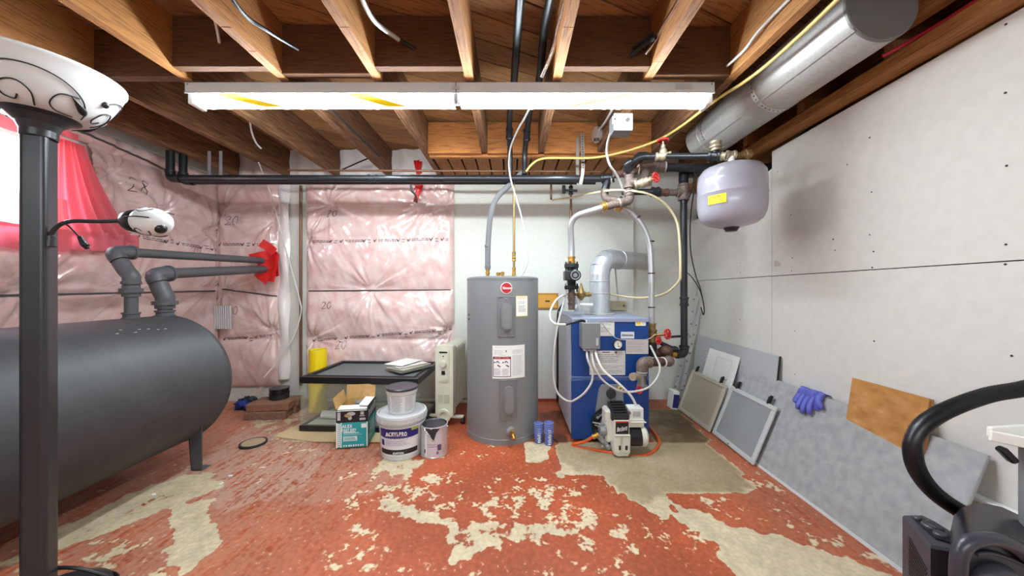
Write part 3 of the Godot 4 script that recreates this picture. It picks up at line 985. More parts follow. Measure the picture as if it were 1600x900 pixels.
func build_pipes() -> void:
	# the twin black pipes slung under the joists
	var za := -2.41
	var t := thing("heating_pipe", "front black pipe of the pair slung under the joists across the back", "pipe", Vector3(-2.42, 1.77, za))
	nb()
	tube(bend([P(266, 236, 2.41), P(266, 279, 2.41), P(500, 279, 2.41)], 0.04), 0.025, 14)
	rod(P(499, 279, 2.41), P(944, 279, 2.41), 0.025, 14)
	fin("pipe", M.black_iron, t)
	nb()
	elbow(P(266, 266, 2.41), P(266, 279, 2.41), P(283, 279, 2.41), 0.031)
	fin("elbow", M.black_iron, t)
	nb()
	fitting(P(576, 279, 2.41), P(590, 279, 2.41), 0.0285)
	fin("coupling", M.black_iron, t)
	nb()
	rod(P(642, 279, 2.41), P(694, 279, 2.41), 0.0265, 14)
	fin("pipe_wrap", M.black, t)
	for x in [327, 345]:
		nb()
		bar(P(x, 236, 2.41), P(x, 276, 2.41), 0.022, 0.003, Vector3(0, 0, 1))
		fin("hanger_rod", M.box_grey, t)
	t = thing("heating_pipe", "rear black pipe tucked just behind and below its twin under the joists", "pipe", Vector3(-2.3, 1.77, -2.5))
	nb()
	tube(bend([P(286, 242, 2.49), P(286, 283, 2.49), P(930, 283, 2.49)], 0.04), 0.025, 14)
	fin("pipe", M.black_iron, t)
	nb()
	elbow(P(286, 270, 2.49), P(286, 283, 2.49), P(302, 283, 2.49), 0.031)
	fin("elbow", M.black_iron, t)
	run("copper_pipe", "thin brown pipe running along the top of the black pair", "pipe", PP([[450, 266, 2.52], [940, 268, 2.52]]), 0.008, M.copper, 8)
	# two black drops that come along the joist bay and turn down
	for k in 2:
		var c := [[[815, -30, 1.22], [808, 60, 1.5], [803, 128, 1.78], [797, 175, 2.12], [796, 208, 2.3], [797, 240, 2.4], [797, 272, 2.42]], [[866, -30, 1.22], [850, 50, 1.5], [842, 128, 1.78], [829, 170, 2.08], [823, 210, 2.3], [820, 240, 2.4], [820, 272, 2.41]]][k] as Array
		var d := thing("riser_pipe", ["left one of two black pipes running overhead through the open joist bay", "right one of two black pipes running overhead through the open joist bay"][k], "pipe", P(c[-1][0], c[-1][1], c[-1][2]), "black pipes in the joist bay")
		nb()
		tube(smooth(PP(c), 6), 0.0185, 12)
		fin("pipe", M.black_iron, d)
		nb()
		fitting(P(c[4][0], c[4][1] - 7, 2.27), P(c[4][0], c[4][1] + 8, 2.33), 0.026)
		fin("coupling", M.black_iron, d)
	# perforated hanger
	t = thing("pipe_hanger", "perforated metal strap hanging round the black pipes beside the brown header board", "hanger", P(908, 279, 2.41))
	nb()
	var hp := [P(910, 208, 2.40), P(911, 262, 2.37), P(910, 274, 2.375), P(907, 288, 2.39), P(904, 289, 2.42), P(902, 262, 2.45), P(903, 215, 2.44)]
	for k in hp.size() - 1: bar(hp[k], hp[k + 1], 0.024, 0.002, Vector3(0, 0, 1))
	fin("strap_band", mat("old_steel", Color("8d867f"), 0.5, 0.4), t)
	nb()
	for k in 14:
		var q := P(910, 210, 2.40).lerp(P(911, 262, 2.37), k / 13.0)
		cyl(q + Vector3(0, 0, 0.0005), q + Vector3(0, 0, 0.0022), 0.005, 8)
	stuff(fin("hole", M.plug_dark, t))

	# grey foam covered pipe down to the heater
	t = thing("insulated_pipe", "grey foam covered pipe curving down to the top of the water heater", "pipe", P(762, 425, 2.4))
	nb()
	tube(smooth(PP([[818, 268, 2.44], [795, 290, 2.44], [776, 310, 2.42], [767, 335, 2.4], [763, 375, 2.4], [762, 421, 2.4]])), 0.0195, 14)
	fin("foam_sleeve", M.grey_foam, t)
	nb()
	fitting(P(762, 383, 2.4), P(762, 418, 2.4), 0.0215)
	fin("foam_joint", M.grey_foam, t)
	nb()
	rod(P(762, 418, 2.4), P(762, 435, 2.4), 0.012)
	fitting(P(762, 420, 2.4), P(762, 428, 2.4), 0.016)
	fin("nipple", M.brass, t)
	# brass coloured cold line
	t = thing("cold_water_pipe", "slim brass coloured pipe with a small valve dropping to the water heater", "pipe", P(803, 432, 2.45))
	nb()
	tube(PP([[803, 288, 2.45], [803, 433, 2.42]]), 0.0085)
	fin("pipe", M.old_brass, t)
	nb()
	fitting(P(803, 394, 2.44), P(803, 408, 2.43), 0.014)
	rod(P(800, 402, 2.42), P(806, 402, 2.42), 0.006)
	fitting(P(803, 418, 2.42), P(803, 431, 2.42), 0.014)
	fin("valve", M.brass, t)
	# boiler header: tee, elbows and nipples
	t = thing("pipe_manifold", "cluster of brown iron tees and elbows joining the black pipes above the boiler", "pipe fittings", P(985, 320, 2.2))
	nb()
	fitting(P(940, 279, 2.41), P(960, 277, 2.38), 0.036)
	rod(P(950, 279, 2.4), P(945, 298, 2.4), 0.027)
	fin("tee", M.black_iron, t)
	nb()
	lathe([[0, 0], [0.031, 0], [0.031, 0.012], [0, 0.012]], P(953, 279, 2.39), Vector3(1, 0.1, 0.1).normalized(), 14)
	fin("joint_ring", M.pipe_tape, t)
	nb()
	elbow(P(945, 296, 2.4), P(945, 310, 2.4), P(970, 314, 2.3), 0.03)
	fin("elbow", M.iron, t)
	nb()
	rod(P(958, 274, 2.37), P(1000, 266, 2.28), 0.022, 14)
	fitting(P(963, 273, 2.36), P(976, 270, 2.33), 0.03)
	fin("nipple", M.iron_red, t)
	nb()
	fitting(P(998, 264, 2.28), P(1024, 262, 2.26), 0.035)
	rod(P(1011, 264, 2.27), P(1006, 282, 2.22), 0.027, 14)
	fin("tee", M.iron, t)
	nb()
	fitting(P(1024, 262, 2.26), P(1038, 261, 2.25), 0.037)
	fin("coupling", M.iron, t)
	nb()
	ring(P(1024, 262, 2.26), Vector3.RIGHT, 0.031, 0.005)
	fin("joint_ring", M.pipe_tape, t)
	nb()
	ring(P(1038, 261, 2.25), Vector3.RIGHT, 0.031, 0.005)
	fin("joint_ring", M.pipe_tape, t)
	nb()
	ring(P(998, 264, 2.28), Vector3.RIGHT, 0.026, 0.006)
	fin("joint_ring", M.pipe_tape, t)
	nb()
	fitting(P(983, 270, 2.2), P(983, 294, 2.2), 0.034)
	rod(P(983, 284, 2.2), P(996, 285, 2.17), 0.026, 14)
	rod(P(983, 292, 2.2), P(983, 304, 2.2), 0.023, 14)
	fin("tee", M.iron, t)
	nb()
	ring(P(983, 300, 2.2), Vector3.UP, 0.024, 0.005)
	fin("joint_ring", M.pipe_tape, t)
	nb()
	ring(P(968, 317, 2.2), Vector3(0.9, 0.3, 0).normalized(), 0.024, 0.005)
	fin("joint_ring", M.pipe_tape, t)
	nb()
	elbow(P(983, 302, 2.2), P(984, 314, 2.2), P(968, 317, 2.2), 0.031)
	fin("elbow", M.iron, t)
	nb()
	rod(P(969, 317, 2.2), P(946, 323, 2.2), 0.025, 14)
	fin("nipple", M.iron, t)
	nb()
	fitting(P(947, 322, 2.2), P(940, 324, 2.2), 0.033)
	fin("union", M.brass, t)
	nb()
	fitting(P(963, 321, 2.28), P(972, 325, 2.28), 0.033)
	fin("union", M.brass, t)
	nb()
	rod(P(983, 272, 2.2), P(983, 262, 2.2), 0.02, 12)
	tube(bend(PP([[983, 266, 2.2], [986, 256, 2.18], [1000, 245, 2.14], [1036, 244, 2.08]]), 0.05), 0.02, 12)
	fin("pipe", M.black_iron, t)
	for k in [[983, 268, 980, 258, 986, 252], [994, 249, 1000, 244, 1011, 244]]:
		nb()
		tube(smooth(PP([[k[0], k[1], 2.18], [k[2], k[3], 2.16], [k[4], k[5], 2.15]])), 0.026, 12)
		fin("elbow", M.black_iron, t)
	gate_valve(t, P(1005, 286, 2.12), Vector3(0.9, 0.1, 0.4).normalized(), Vector3(0.45, 0.08, 0.88).normalized(), 0.026, 0.095, M.bronze, 0.026)
	gate_valve(t, P(1036, 244, 2.05), Vector3(0.96, 0, 0.25).normalized(), Vector3(0, 1, 0), 0.022, 0.095, M.bronze, 0.028)

	# run out to the expansion tank
	t = thing("supply_pipe", "black pipe with pale fittings leading from the red valve to the expansion tank", "pipe", P(1080, 244, 1.92))
	nb()
	rod(P(1042, 244, 2.04), P(1112, 244, 1.86), 0.0175, 14)
	fin("pipe", M.black_iron, t)
	nb()
	fitting(P(1109, 244, 1.87), P(1127, 244, 1.83), 0.03)
	rod(P(1118, 244, 1.85), P(1118, 232, 1.85), 0.02, 12)
	fin("tee", M.black_iron, t)
	nb()
	lathe([[0, 0], [0.026, 0], [0.026, 0.012], [0.032, 0.016], [0.032, 0.026], [0.024, 0.03], [0.03, 0.04], [0.03, 0.05], [0, 0.05]], P(1118, 236, 1.85), Vector3.UP, 16)
	fin("vent_fitting", M.bronze, t)
	nb()
	fitting(P(1127, 244, 1.83), P(1136, 244, 1.81), 0.024)
	fitting(P(1134, 243, 1.81), P(1149, 243, 1.8), 0.026)
	rod(P(1143, 244, 1.8), P(1143, 262, 1.8), 0.014)
	fin("tee", M.bronze, t)
	nb()
	fitting(P(1149, 243, 1.8), P(1164, 242, 1.8), 0.018)
	cyl(P(1163, 242, 1.8), P(1172, 242, 1.8), 0.027, 14, 0.003)
	rod(P(1168, 243, 1.8), P(1170, 252, 1.77), 0.006)
	fin("drain_valve", M.old_brass, t)
	# second run, thicker, into the dark at the right
	t = thing("return_pipe", "thick black pipe running level to the right behind the expansion tank", "pipe", P(1100, 262, 2.2))
	nb()
	rod(P(1036, 262, 2.25), P(1205, 262, 2.22), 0.028, 14)
	fin("pipe", M.black_iron, t)
	# the black stand pipe
	t = thing("stand_pipe", "vertical black pipe left of the grey boards feeding the side of the boiler", "pipe", P(1068, 552, 2.28))
	nb()
	tube(bend(PP([[1190, 262, 2.3], [1090, 266, 2.3], [1069, 272, 2.3], [1068, 300, 2.28]]), 0.06), 0.026, 14)
	rod(P(1068, 296, 2.28), P(1069, 546, 2.28), 0.0225, 14)
	fin("pipe", M.black_iron, t)
	nb()
	tube(bend(PP([[1090, 266, 2.3], [1068, 266, 2.3], [1068, 285, 2.29]]), 0.08), 0.031, 14)
	fin("elbow", M.black_iron, t)
	nb()
	fitting(P(1068, 288, 2.28), P(1068, 313, 2.28), 0.036)
	rod(P(1068, 301, 2.28), P(1058, 301, 2.28), 0.03, 14)
	rod(P(1059, 301, 2.28), P(1042, 301, 2.28), 0.022, 14)
	fin("tee", M.iron, t)
	nb()
	fitting(P(1043, 301, 2.28), P(1031, 301, 2.28), 0.027)
	ring(P(1043, 301, 2.28), Vector3.RIGHT, 0.022, 0.005)
	fin("nipple", M.iron_red, t)
	nb()
	fitting(P(1029, 300, 2.28), P(1018, 300, 2.28), 0.034)
	rod(P(1020, 300, 2.28), P(972, 300, 2.3), 0.021, 12)
	fin("union", M.black_iron, t)
	nb()
	fitting(P(1069, 464, 2.28), P(1069, 478, 2.28), 0.029)
	fin("coupling", M.black_iron, t)
	nb()
	elbow(P(1069, 540, 2.28), P(1069, 553, 2.28), P(1056, 553, 2.28), 0.032)
	fin("elbow", M.black_iron, t)
	nb()
	rod(P(1058, 553, 2.28), P(1048, 553, 2.28), 0.024, 14)
	ring(P(1057, 553, 2.28), Vector3.RIGHT, 0.025, 0.005)
	fin("nipple", M.brass, t)
	nb()
	rod(P(1049, 552, 2.28), P(1018, 551, 2.28), 0.029, 14)
	fitting(P(1047, 552, 2.28), P(1037, 552, 2.28), 0.036)
	ball(P(1040, 548, 2.26), 0.04, Vector3(1.2, 0.9, 1), 8)
	fin("check_valve", M.iron_red, t)
	nb()
	rod(P(1028, 534, 2.27), P(1050, 544, 2.27), 0.014)
	ball(P(1053, 545, 2.26), 0.024, Vector3(1.3, 0.8, 1), 7)
	fin("lever", M.black_iron, t)
	# brass supply of the boiler side with two red wheels
	t = thing("boiler_valves", "brass fittings with red handwheels on the right side of the blue boiler", "valve", P(1018, 520, 2.28))
	nb()
	fitting(P(1019, 505, 2.28), P(1019, 517, 2.28), 0.025)
	fitting(P(1019, 515, 2.28), P(1019, 534, 2.28), 0.031)
	rod(P(1022, 524, 2.27), P(1040, 522, 2.24), 0.01)
	fin("brass_body", M.old_brass, t)
	nb()
	rod(P(1019, 532, 2.28), P(1019, 556, 2.28), 0.03, 14)
	rod(P(1040, 527, 2.3), P(1068, 525, 2.3), 0.008)
	fin("black_nipple", M.black_iron, t)
	for w in [[1043, 522, 2.22, 0.03], [1029, 532, 2.22, 0.024]]:
		nb()
		wheel(P(w[0], w[1], w[2]), Vector3(0.5, 0.1, 0.85).normalized(), w[3])
		fin("valve_wheel", M.red_wheel, t)
	# elbow in front of the boiler with a drain cock
	t = thing("drain_elbow", "rusty brown elbow with a red drain cock at the front right edge of the boiler", "pipe fittings", P(1003, 605, 2.12))
	nb()
	tube(bend(PP([[1044, 565, 2.24], [1004, 567, 2.12], [1003, 606, 2.12]]), 0.07), 0.0265, 14)
	fin("pipe", M.iron_red, t)
	nb()
	tube(bend(PP([[1016, 566, 2.13], [1003, 566, 2.12], [1003, 580, 2.12]]), 0.06), 0.035, 14)
	fin("elbow", M.iron, t)
	nb()
	ball(P(1044, 564, 2.23), 0.039, Vector3(1, 0.95, 1), 8)
	fin("elbow", M.iron, t)
	nb()
	ring(P(1003, 581, 2.12), Vector3.UP, 0.029, 0.005)
	fin("joint_ring", M.pipe_tape, t)
	nb()
	ring(P(1036, 566, 2.2), Vector3(1, 0, -0.4).normalized(), 0.03, 0.005)
	fin("joint_ring", M.pipe_tape, t)
	nb()
	fitting(P(1003, 583, 2.12), P(1003, 604, 2.12), 0.031)
	fin("tee", M.box_grey, t)
	nb()
	rod(P(1000, 588, 2.12), P(990, 588, 2.07), 0.018)
	cyl(P(992, 588, 2.08), P(988, 589, 2.06), 0.024, 12)
	fin("plug", M.bronze, t)
	nb()
	wheel(P(999, 609, 2.07), Vector3(0.3, 0.2, 0.95).normalized(), 0.021)
	fin("valve_wheel", M.red_wheel, t)
	# silvery copper loops
	t = thing("boiler_riser", "bright silver pipe rising from the circulator and bending right to a brass union", "pipe", P(892, 432, 2.3))
	nb()
	tube(bend(PP([[942, 324, 2.2], [890, 340, 2.26], [893, 380, 2.3], [893, 432, 2.3]]), 0.09, 8), 0.0205, 14)
	fin("pipe", M.silver_pipe, t)
	nb()
	fitting(P(893, 401, 2.3), P(893, 411, 2.3), 0.027)
	fin("union", M.brass, t)
	t = thing("boiler_riser", "bright silver pipe looping over to the right and down the boiler's right side", "pipe", P(1018, 500, 2.28))
	nb()
	tube(smooth(PP([[971, 324, 2.28], [985, 332, 2.28], [1003, 352, 2.28], [1014, 378, 2.28], [1017, 405, 2.28], [1018, 450, 2.28], [1018, 507, 2.28]])), 0.0195, 14)
	fin("pipe", M.silver_pipe, t)
	nb()
	for q in [[996, 340], [1017, 377], [1018, 427], [1018, 480]]:
		nb()
		ring(P(q[0], q[1], 2.28), (Vector3(0.6, -0.8, 0) if q[1] < 350 else Vector3.UP), 0.0205, 0.004, 16, 6)
		fin("cable_tie", M.black, t)
	# circulator
	t = thing("circulator_pump", "small black circulator pump in line above the left back of the boiler", "pump", P(893, 450, 2.3))
	nb()
	for y in [[412, 419], [446, 452]]:
		nb()
		cyl(P(893, y[0], 2.3), P(893, y[1], 2.3), 0.048, 20, 0.004)
		fin("flange", M.black_matt, t)
	nb()
	for k in 4:
		var g := TAU * k / 4 + 0.4
		for y in [[409, 423], [443, 456]]:
			rod(P(893, y[0], 2.3) + Vector3(cos(g), 0, sin(g)) * 0.038, P(893, y[1], 2.3) + Vector3(cos(g), 0, sin(g)) * 0.038, 0.006, 6)
	stuff(fin("flange_bolt", M.black_matt, t))
	nb()
	rod(P(893, 418, 2.3), P(893, 447, 2.3), 0.03, 16)
	fin("pump_body", M.black_matt, t)
	nb()
	cyl(P(897, 430, 2.28), P(899, 430, 2.17), 0.037, 22, 0.005)
	fin("motor", M.black, t)
	nb()
	ring(P(899, 430, 2.165), Vector3(0, 0, 1), 0.027, 0.004)
	cyl(P(899, 430, 2.17), P(899, 430, 2.162), 0.014, 14)
	fin("motor_cap", M.box_grey, t)
	nb()
	box(P(886, 431, 2.22), Vector3(0.04, 0.062, 0.08), 0.004)
	fin("terminal_box", M.black, t)
	nb()
	rod(P(893, 452, 2.3), P(893, 484, 2.3), 0.022, 14)
	fitting(P(893, 458, 2.3), P(893, 466, 2.3), 0.029)
	fitting(P(893, 467, 2.3), P(893, 475, 2.3), 0.027)
	fin("riser", M.iron, t)
	# small valves behind it
	t = thing("pressure_valve", "little brass pressure valve between the circulator and the flue pipe", "valve", P(908, 463, 2.4))
	nb()
	lathe([[0, 0], [0.01, 0], [0.03, 0.03], [0.032, 0.05], [0.02, 0.07], [0.009, 0.1], [0.005, 0.12], [0, 0.12]], P(908, 469, 2.4), Vector3.UP, 16)
	rod(P(896, 460, 2.4), P(924, 460, 2.4), 0.012)
	fitting(P(914, 460, 2.4), P(921, 460, 2.4), 0.018)
	fin("brass_body", M.old_brass, t)
	t = thing("relief_valve", "pale relief valve with a white discharge stub on top of the boiler", "valve", P(903, 484, 2.42))
	nb()
	lathe([[0, 0], [0.03, 0], [0.034, 0.02], [0.022, 0.05], [0.026, 0.08], [0.016, 0.1], [0, 0.1]], P(903, 486, 2.42), Vector3.UP, 14)
	fin("valve_body", M.label_grey, t)
	nb()
	rod(P(906, 476, 2.4), P(926, 476, 2.4), 0.011)
	fin("discharge_stub", M.white_metal, t)
	# thin lines on the back wall
	t = thing("wall_pipe", "thin dark pipe with a black stop valve hanging below the twin pipes", "pipe", P(892, 390, 2.85))
	nb()
	rod(P(892, 285, 2.85), P(892, 395, 2.85), 0.009, 8)
	fin("pipe", M.copper, t)
	nb()
	fitting(P(892, 291, 2.85), P(892, 304, 2.85), 0.018)
	bar(P(880, 297, 2.82), P(902, 298, 2.82), 0.012, 0.016)
	cyl(P(881, 290, 2.82), P(881, 302, 2.82), 0.014, 10)
	fin("stop_valve", M.black_matt, t)
	run("wall_pipe", "short dark pipe end dropping left of the black stop valve", "pipe", PP([[861, 285, 2.85], [861, 312, 2.85]]), 0.009, M.copper, 8)
	run("pex_tube", "cream plastic tube arching across the pipes and down beside the black stand pipe", "tube", smooth(PP([[863, 313, 2.84], [892, 309, 2.78], [925, 302, 2.5], [960, 297, 2.3], [995, 299, 2.16], [1022, 307, 2.16], [1045, 325, 2.2], [1058, 348, 2.22], [1062, 380, 2.22], [1063, 425, 2.22], [1060, 440, 2.25], [1040, 458, 2.35], [1010, 465, 2.5], [980, 464, 2.6], [952, 459, 2.62]])), 0.008, M.pex, 10)
	run("wall_pipe", "tall narrow brown pipe fixed to the white strip of back wall", "pipe", PP([[470, 290, 2.97], [470, 602, 2.97]]), 0.012, M.copper, 10)

	# flue
	t = thing("flue_pipe", "silver sheet metal flue pipe rising from the boiler and elbowing into the wall", "flue", P(937, 487, 2.52))
	var fx: float = P(937, 487, 2.52).x
	var base := Vector3(fx, 0.807, -2.52)
	nb()
	lathe([[0.073, 0], [0.073, 0.15], [0.0755, 0.152], [0.0755, 0.158], [0.073, 0.16], [0.073, 0.235], [0.076, 0.24], [0.076, 0.247], [0.073, 0.25], [0.073, 0.295]], base, Vector3.UP, 32)
	fin("straight_section", M.flue, t)
	nb()
	lathe([[0, 0.0], [0.11, 0.0], [0.11, 0.006], [0.076, 0.012]], base, Vector3.UP, 32)
	fin("collar", M.galvanized, t)
	var el := [base + Vector3(0, 0.29, 0)]
	var hd := Vector3(0.80, 0, -0.6).normalized()
	var R := 0.125
	var gore := []
	for k in 5:
		var g := PI / 2 * k / 4.0
		gore.append(base + Vector3(0, 0.29 + R * sin(g), 0) + hd * R * (1 - cos(g)))
	for k in 4:
		nb()
		var a: Vector3 = gore[k]
		var b: Vector3 = gore[k + 1]
		tube([a - ends(a, b) * 0.012, b + ends(a, b) * 0.012], 0.0735 + 0.001 * (k % 2), 28, false)
		fin("elbow_gore", M.flue, t)
	nb()
	var e0: Vector3 = gore[4]
	lathe([[0.073, 0], [0.073, 0.1], [0.077, 0.102], [0.077, 0.108], [0.073, 0.11], [0.073, 0.2]], e0, hd, 32)
	fin("straight_section", M.flue, t)
	nb()
	lathe([[0.070, 0.2], [0.0725, 0.201], [0.070, 0.48]], e0, hd, 36)
	fin("crimped_end", M.galvanized, t)

	# the big duct in the bay at the right
	t = thing("air_duct", "large round galvanized duct with a dark end cap hanging by the right wall", "duct", Vector3(1.285, 1.986, -1.7))
	nb()
	lathe([[0.127, 0], [0.127, 0.12], [0.129, 0.122], [0.129, 0.128], [0.127, 0.13], [0.127, 0.62], [0.1295, 0.622], [0.1295, 0.63], [0.127, 0.632], [0.127, 1.08]], Vector3(1.285, 1.986, -2.26), Vector3(0, 0, 1), 48)
	lathe([[0.126, 0.0], [0.0, 0.0]], Vector3(1.285, 1.986, -2.25), Vector3(0, 0, -1), 48)
	fin("duct_body", M.galvanized, t)
	nb()
	lathe([[0, 0.004], [0.124, 0.004], [0.128, 0.002], [0.128, -0.006], [0.127, -0.007]], Vector3(1.285, 1.986, -1.18), Vector3(0, 0, 1), 48)
	fin("end_cap", M.duct_cap, t)
	nb()
	bar(Vector3(1.19, 1.986 - 0.088, -2.25), Vector3(1.19, 1.986 - 0.088, -1.18), 0.012, 0.004, Vector3(0.73, 0.68, 0))
	fin("seam", M.galvanized, t)
	for z in [-1.64, -2.08]:
		nb()
		lathe([[0.128, -0.013], [0.1305, -0.013], [0.1305, 0.013], [0.128, 0.013]], Vector3(1.285, 1.986, z), Vector3(0, 0, 1), 48)
		var sb := fin("strap_band", M.aluminium, t)
		nb()
		for k in 40:
			var g := TAU * k / 40
			var e := Vector3(cos(g), sin(g), 0)
			cyl(Vector3(1.285, 1.986, z) + e * 0.130, Vector3(1.285, 1.986, z) + e * 0.1312, 0.0035, 6)
		stuff(fin("strap_hole", M.plug_dark, sb))

	# expansion tank
	var c := Vector3(1.163, 0, -1.8)
	t = thing("expansion_tank", "hanging grey expansion tank with a yellow sticker in front of the right wall", "tank", c + Vector3(0, 1.30, 0))
	nb()
	lathe([[0.0, 1.318], [0.06, 1.322], [0.115, 1.34], [0.142, 1.362], [0.155, 1.395], [0.16, 1.44], [0.16, 1.487], [0.1615, 1.489], [0.1615, 1.493], [0.16, 1.495], [0.16, 1.56], [0.155, 1.60], [0.135, 1.63], [0.09, 1.648], [0.03, 1.655], [0, 1.655]], c, Vector3.UP, 48, true)
	fin("shell", M.tank_grey, t)
	nb()
	lathe([[0, 1.298], [0.026, 1.3], [0.032, 1.31], [0.04, 1.325]], c, Vector3.UP, 20)
	fin("bottom_cap", M.black, t)
	nb()
	cyl(c + Vector3(0, 1.65, 0), c + Vector3(0, 1.70, 0), 0.016, 14)
	fin("neck", M.white_metal, t)
	nb()
	for k in 6:
		var q := []
		for s in [[k, 0], [k + 1, 0], [k + 1, 1], [k, 1]]:
			var g := deg_to_rad(-161 + s[0] * 5.2)
			q.append(c + Vector3(cos(g) * 0.1622, 1.425 + s[1] * 0.046, -sin(g) * 0.1622))
		QU(q[0], q[1], q[2], q[3], Rect2(k / 6.0, 0, 1 / 6.0, 1))
	var ys := fin("warning_sticker", picture("tank_sticker", sheet(128, 64, Color("f2dc14"), [["t", 8, 8, 100, 20, 9, "3a3a10"], ["t", 8, 34, 110, 24, 8, "77701a"]])), t)
	meta(ys, "yellow sticker with small dark print")

# ---------------------------------------------------------------- water heater
func wrap_sheet(c: Vector3, r: float, g0: float, g1: float, y0: float, y1: float, n := 10) -> void:    # a sheet on a cylinder, angles in degrees from straight at +z, positive to the right
	for k in n:
		var q := []
		for s in [[k, 0], [k + 1, 0], [k + 1, 1], [k, 1]]:
			var g := deg_to_rad(lerpf(g0, g1, s[0] / float(n)))
			q.append(c + Vector3(sin(g) * r, lerpf(y0, y1, s[1]), cos(g) * r))
		QU(q[0], q[1], q[2], q[3], Rect2(k / float(n), 0, 1.0 / n, 1))
func build_heater() -> void:
	var c := Vector3(-0.066, 0, -2.4)
	var r := 0.25
	var t := thing("water_heater", "tall grey cylindrical electric water heater standing beside the blue boiler", "water heater", c)
	nb()
	lathe([[0, 0.012], [r - 0.012, 0.012], [r - 0.004, 0.0], [r + 0.002, 0.0], [r + 0.002, 0.035], [r, 0.037], [r, 1.05], [r - 0.001, 1.052]], c, Vector3.UP, 64)
	fin("shell", M.heater_grey, t)
	nb()
	lathe([[r + 0.001, 1.048], [r + 0.001, 1.066], [r - 0.008, 1.074], [r - 0.04, 1.078], [0, 1.08]], c, Vector3.UP, 64)
	fin("top_cap", M.heater_dark, t)
	for y in [[0.845, 0.99], [0.185, 0.30]]:
		var g := 7.0 if y[0] > 0.5 else 10.0
		var hy: float = (0.818 if y[0] > 0.5 else 0.29)
		nb()
		wrap_sheet(c, r + 0.004, g - 13.0, g + 13.0, hy - 0.125, hy + 0.125, 8)
		wrap_sheet(c, r + 0.001, g + 13.0, g - 13.0, hy - 0.125, hy + 0.125, 8)
		var b := Basis(Vector3.UP, deg_to_rad(g))
		for s in [-1, 1]:
			box(c + b * Vector3(s * (r + 0.002) * sin(deg_to_rad(13.0)), hy, (r + 0.002) * cos(deg_to_rad(13.0))), Vector3(0.004, 0.25, 0.006), 0.001, b)
			box(c + b * Vector3(0, hy + s * 0.125, r - 0.003), Vector3(0.1, 0.004, 0.016), 0.001, b)
		var pn := fin("element_cover", M.heater_dark, t)
		nb()
		var pr := round_rect(0.066, 0.175, 0.0325, 8)
		prism(pr, 0.022, c + b * Vector3(0, hy, r - 0.002), b, 1)
		prism(round_rect(0.05, 0.155, 0.0245, 8), 0.028, c + b * Vector3(0, hy, r - 0.002), b, 1)
		fin("raised_dome", M.heater_grey, pn)
		nb()
		for s in [-1, 1]:
			nb()
			cyl(c + b * Vector3(0, hy + s * 0.112, r), c + b * Vector3(0, hy + s * 0.112, r + 0.008), 0.004, 8)
			fin("screw", M.chrome, pn)
	# round red badge
	var g2 := Basis(Vector3.UP, deg_to_rad(7.0))
	nb()
	cyl(c + g2 * Vector3(0, 1.0, r - 0.003), c + g2 * Vector3(0, 1.0, r + 0.004), 0.037, 32)
	var bd := fin("badge", M.label_white, t)
	nb()
	cyl(c + g2 * Vector3(0, 1.0, r), c + g2 * Vector3(0, 1.0, r + 0.005), 0.033, 32)
	fin("badge_face", M.label_red, bd)
	nb()
	box(c + g2 * Vector3(0.006, 1.0, r + 0.0055), Vector3(0.054, 0.019, 0.0014), 0, g2)
	fin("badge_bar", M.label_red, bd)
	words("badge_lettering", "Rheem", c + g2 * Vector3(0.004, 1.0, r + 0.0066), g2, 0.056, 0.017, M.label_white, bd, true)
	# stickers
	nb()
	wrap_sheet(c, r + 0.0012, 21, 42, 0.815, 0.952)
	meta(fin("sticker", picture("heater_sticker", sheet(160, 220, Color("c9a13a"), [[5, 8, 150, 204, "ecebe4"], ["t", 14, 16, 130, 30, 9, "a8882a"], ["t", 20, 60, 110, 40, 11, "8a8aa0"], ["t", 30, 105, 110, 80, 12, "73728c"]])), t), "white sticker with a gold border")
	nb()
	wrap_sheet(c, r + 0.0012, -13.5, 36, 0.425, 0.635, 16)
	var ops := [["t", 30, 24, 200, 14, 8, "8d8d95"], ["t", 30, 60, 150, 60, 12, "b2b2ba"], ["t", 100, 124, 130, 10, 9, "55555c"], [196, 60, 14, 26, "444448"], [8, 146, 266, 262, "1c1a1c"], [18, 176, 246, 224, "ececec"], [18, 150, 246, 26, "9c1c22"], ["t", 36, 157, 100, 12, 10, "e8d8d8"], ["t", 156, 157, 100, 12, 10, "e8d8d8"],
		["t", 26, 300, 104, 92, 8, "707078"], ["t", 144, 300, 110, 92, 8, "707078"], ["t", 296, 60, 180, 60, 9, "9a9aa2"], ["t", 296, 130, 190, 270, 7, "8e8e96"]]
	for s in [0, 126]:
		ops.append([24 + s, 212, 20, 16, "202020"])
		for q in [[60, 204, 34, 10], [56, 212, 12, 16], [74, 196, 10, 20], [92, 212, 12, 20]]: ops.append([q[0] + s, q[1], q[2], q[3], "222224"])
		for q in [[72, 250, 24, 14], [86, 260, 26, 12], [102, 268, 20, 12]]: ops.append([q[0] + s, q[1], q[2], q[3], "5a2224" if q[0] < 80 else "2c1718"])
	meta(fin("warning_sticker", picture("heater_warning", sheet(500, 430, Color("e9e9e6"), ops)), t), "large white notice with a red headed hot water warning")
	# drain
	var gd := Basis(Vector3.UP, deg_to_rad(14.0))
	nb()
	lathe([[0, 0], [0.035, 0], [0.033, 0.012], [0.02, 0.02], [0, 0.02]], c + gd * Vector3(0, 0.085, r - 0.004), gd.z, 20)
	fin("drain_boss", M.heater_grey, t)
	nb()
	rod(c + gd * Vector3(0, 0.085, r), c + gd * Vector3(0, 0.082, r + 0.045), 0.011)
	rod(c + gd * Vector3(0, 0.085, r + 0.035), c + gd * Vector3(0.006, 0.062, r + 0.058), 0.012)
	cyl(c + gd * Vector3(0, 0.1, r + 0.03), c + gd * Vector3(0, 0.108, r + 0.03), 0.014, 10)
	fin("drain_tap", M.brass, t)
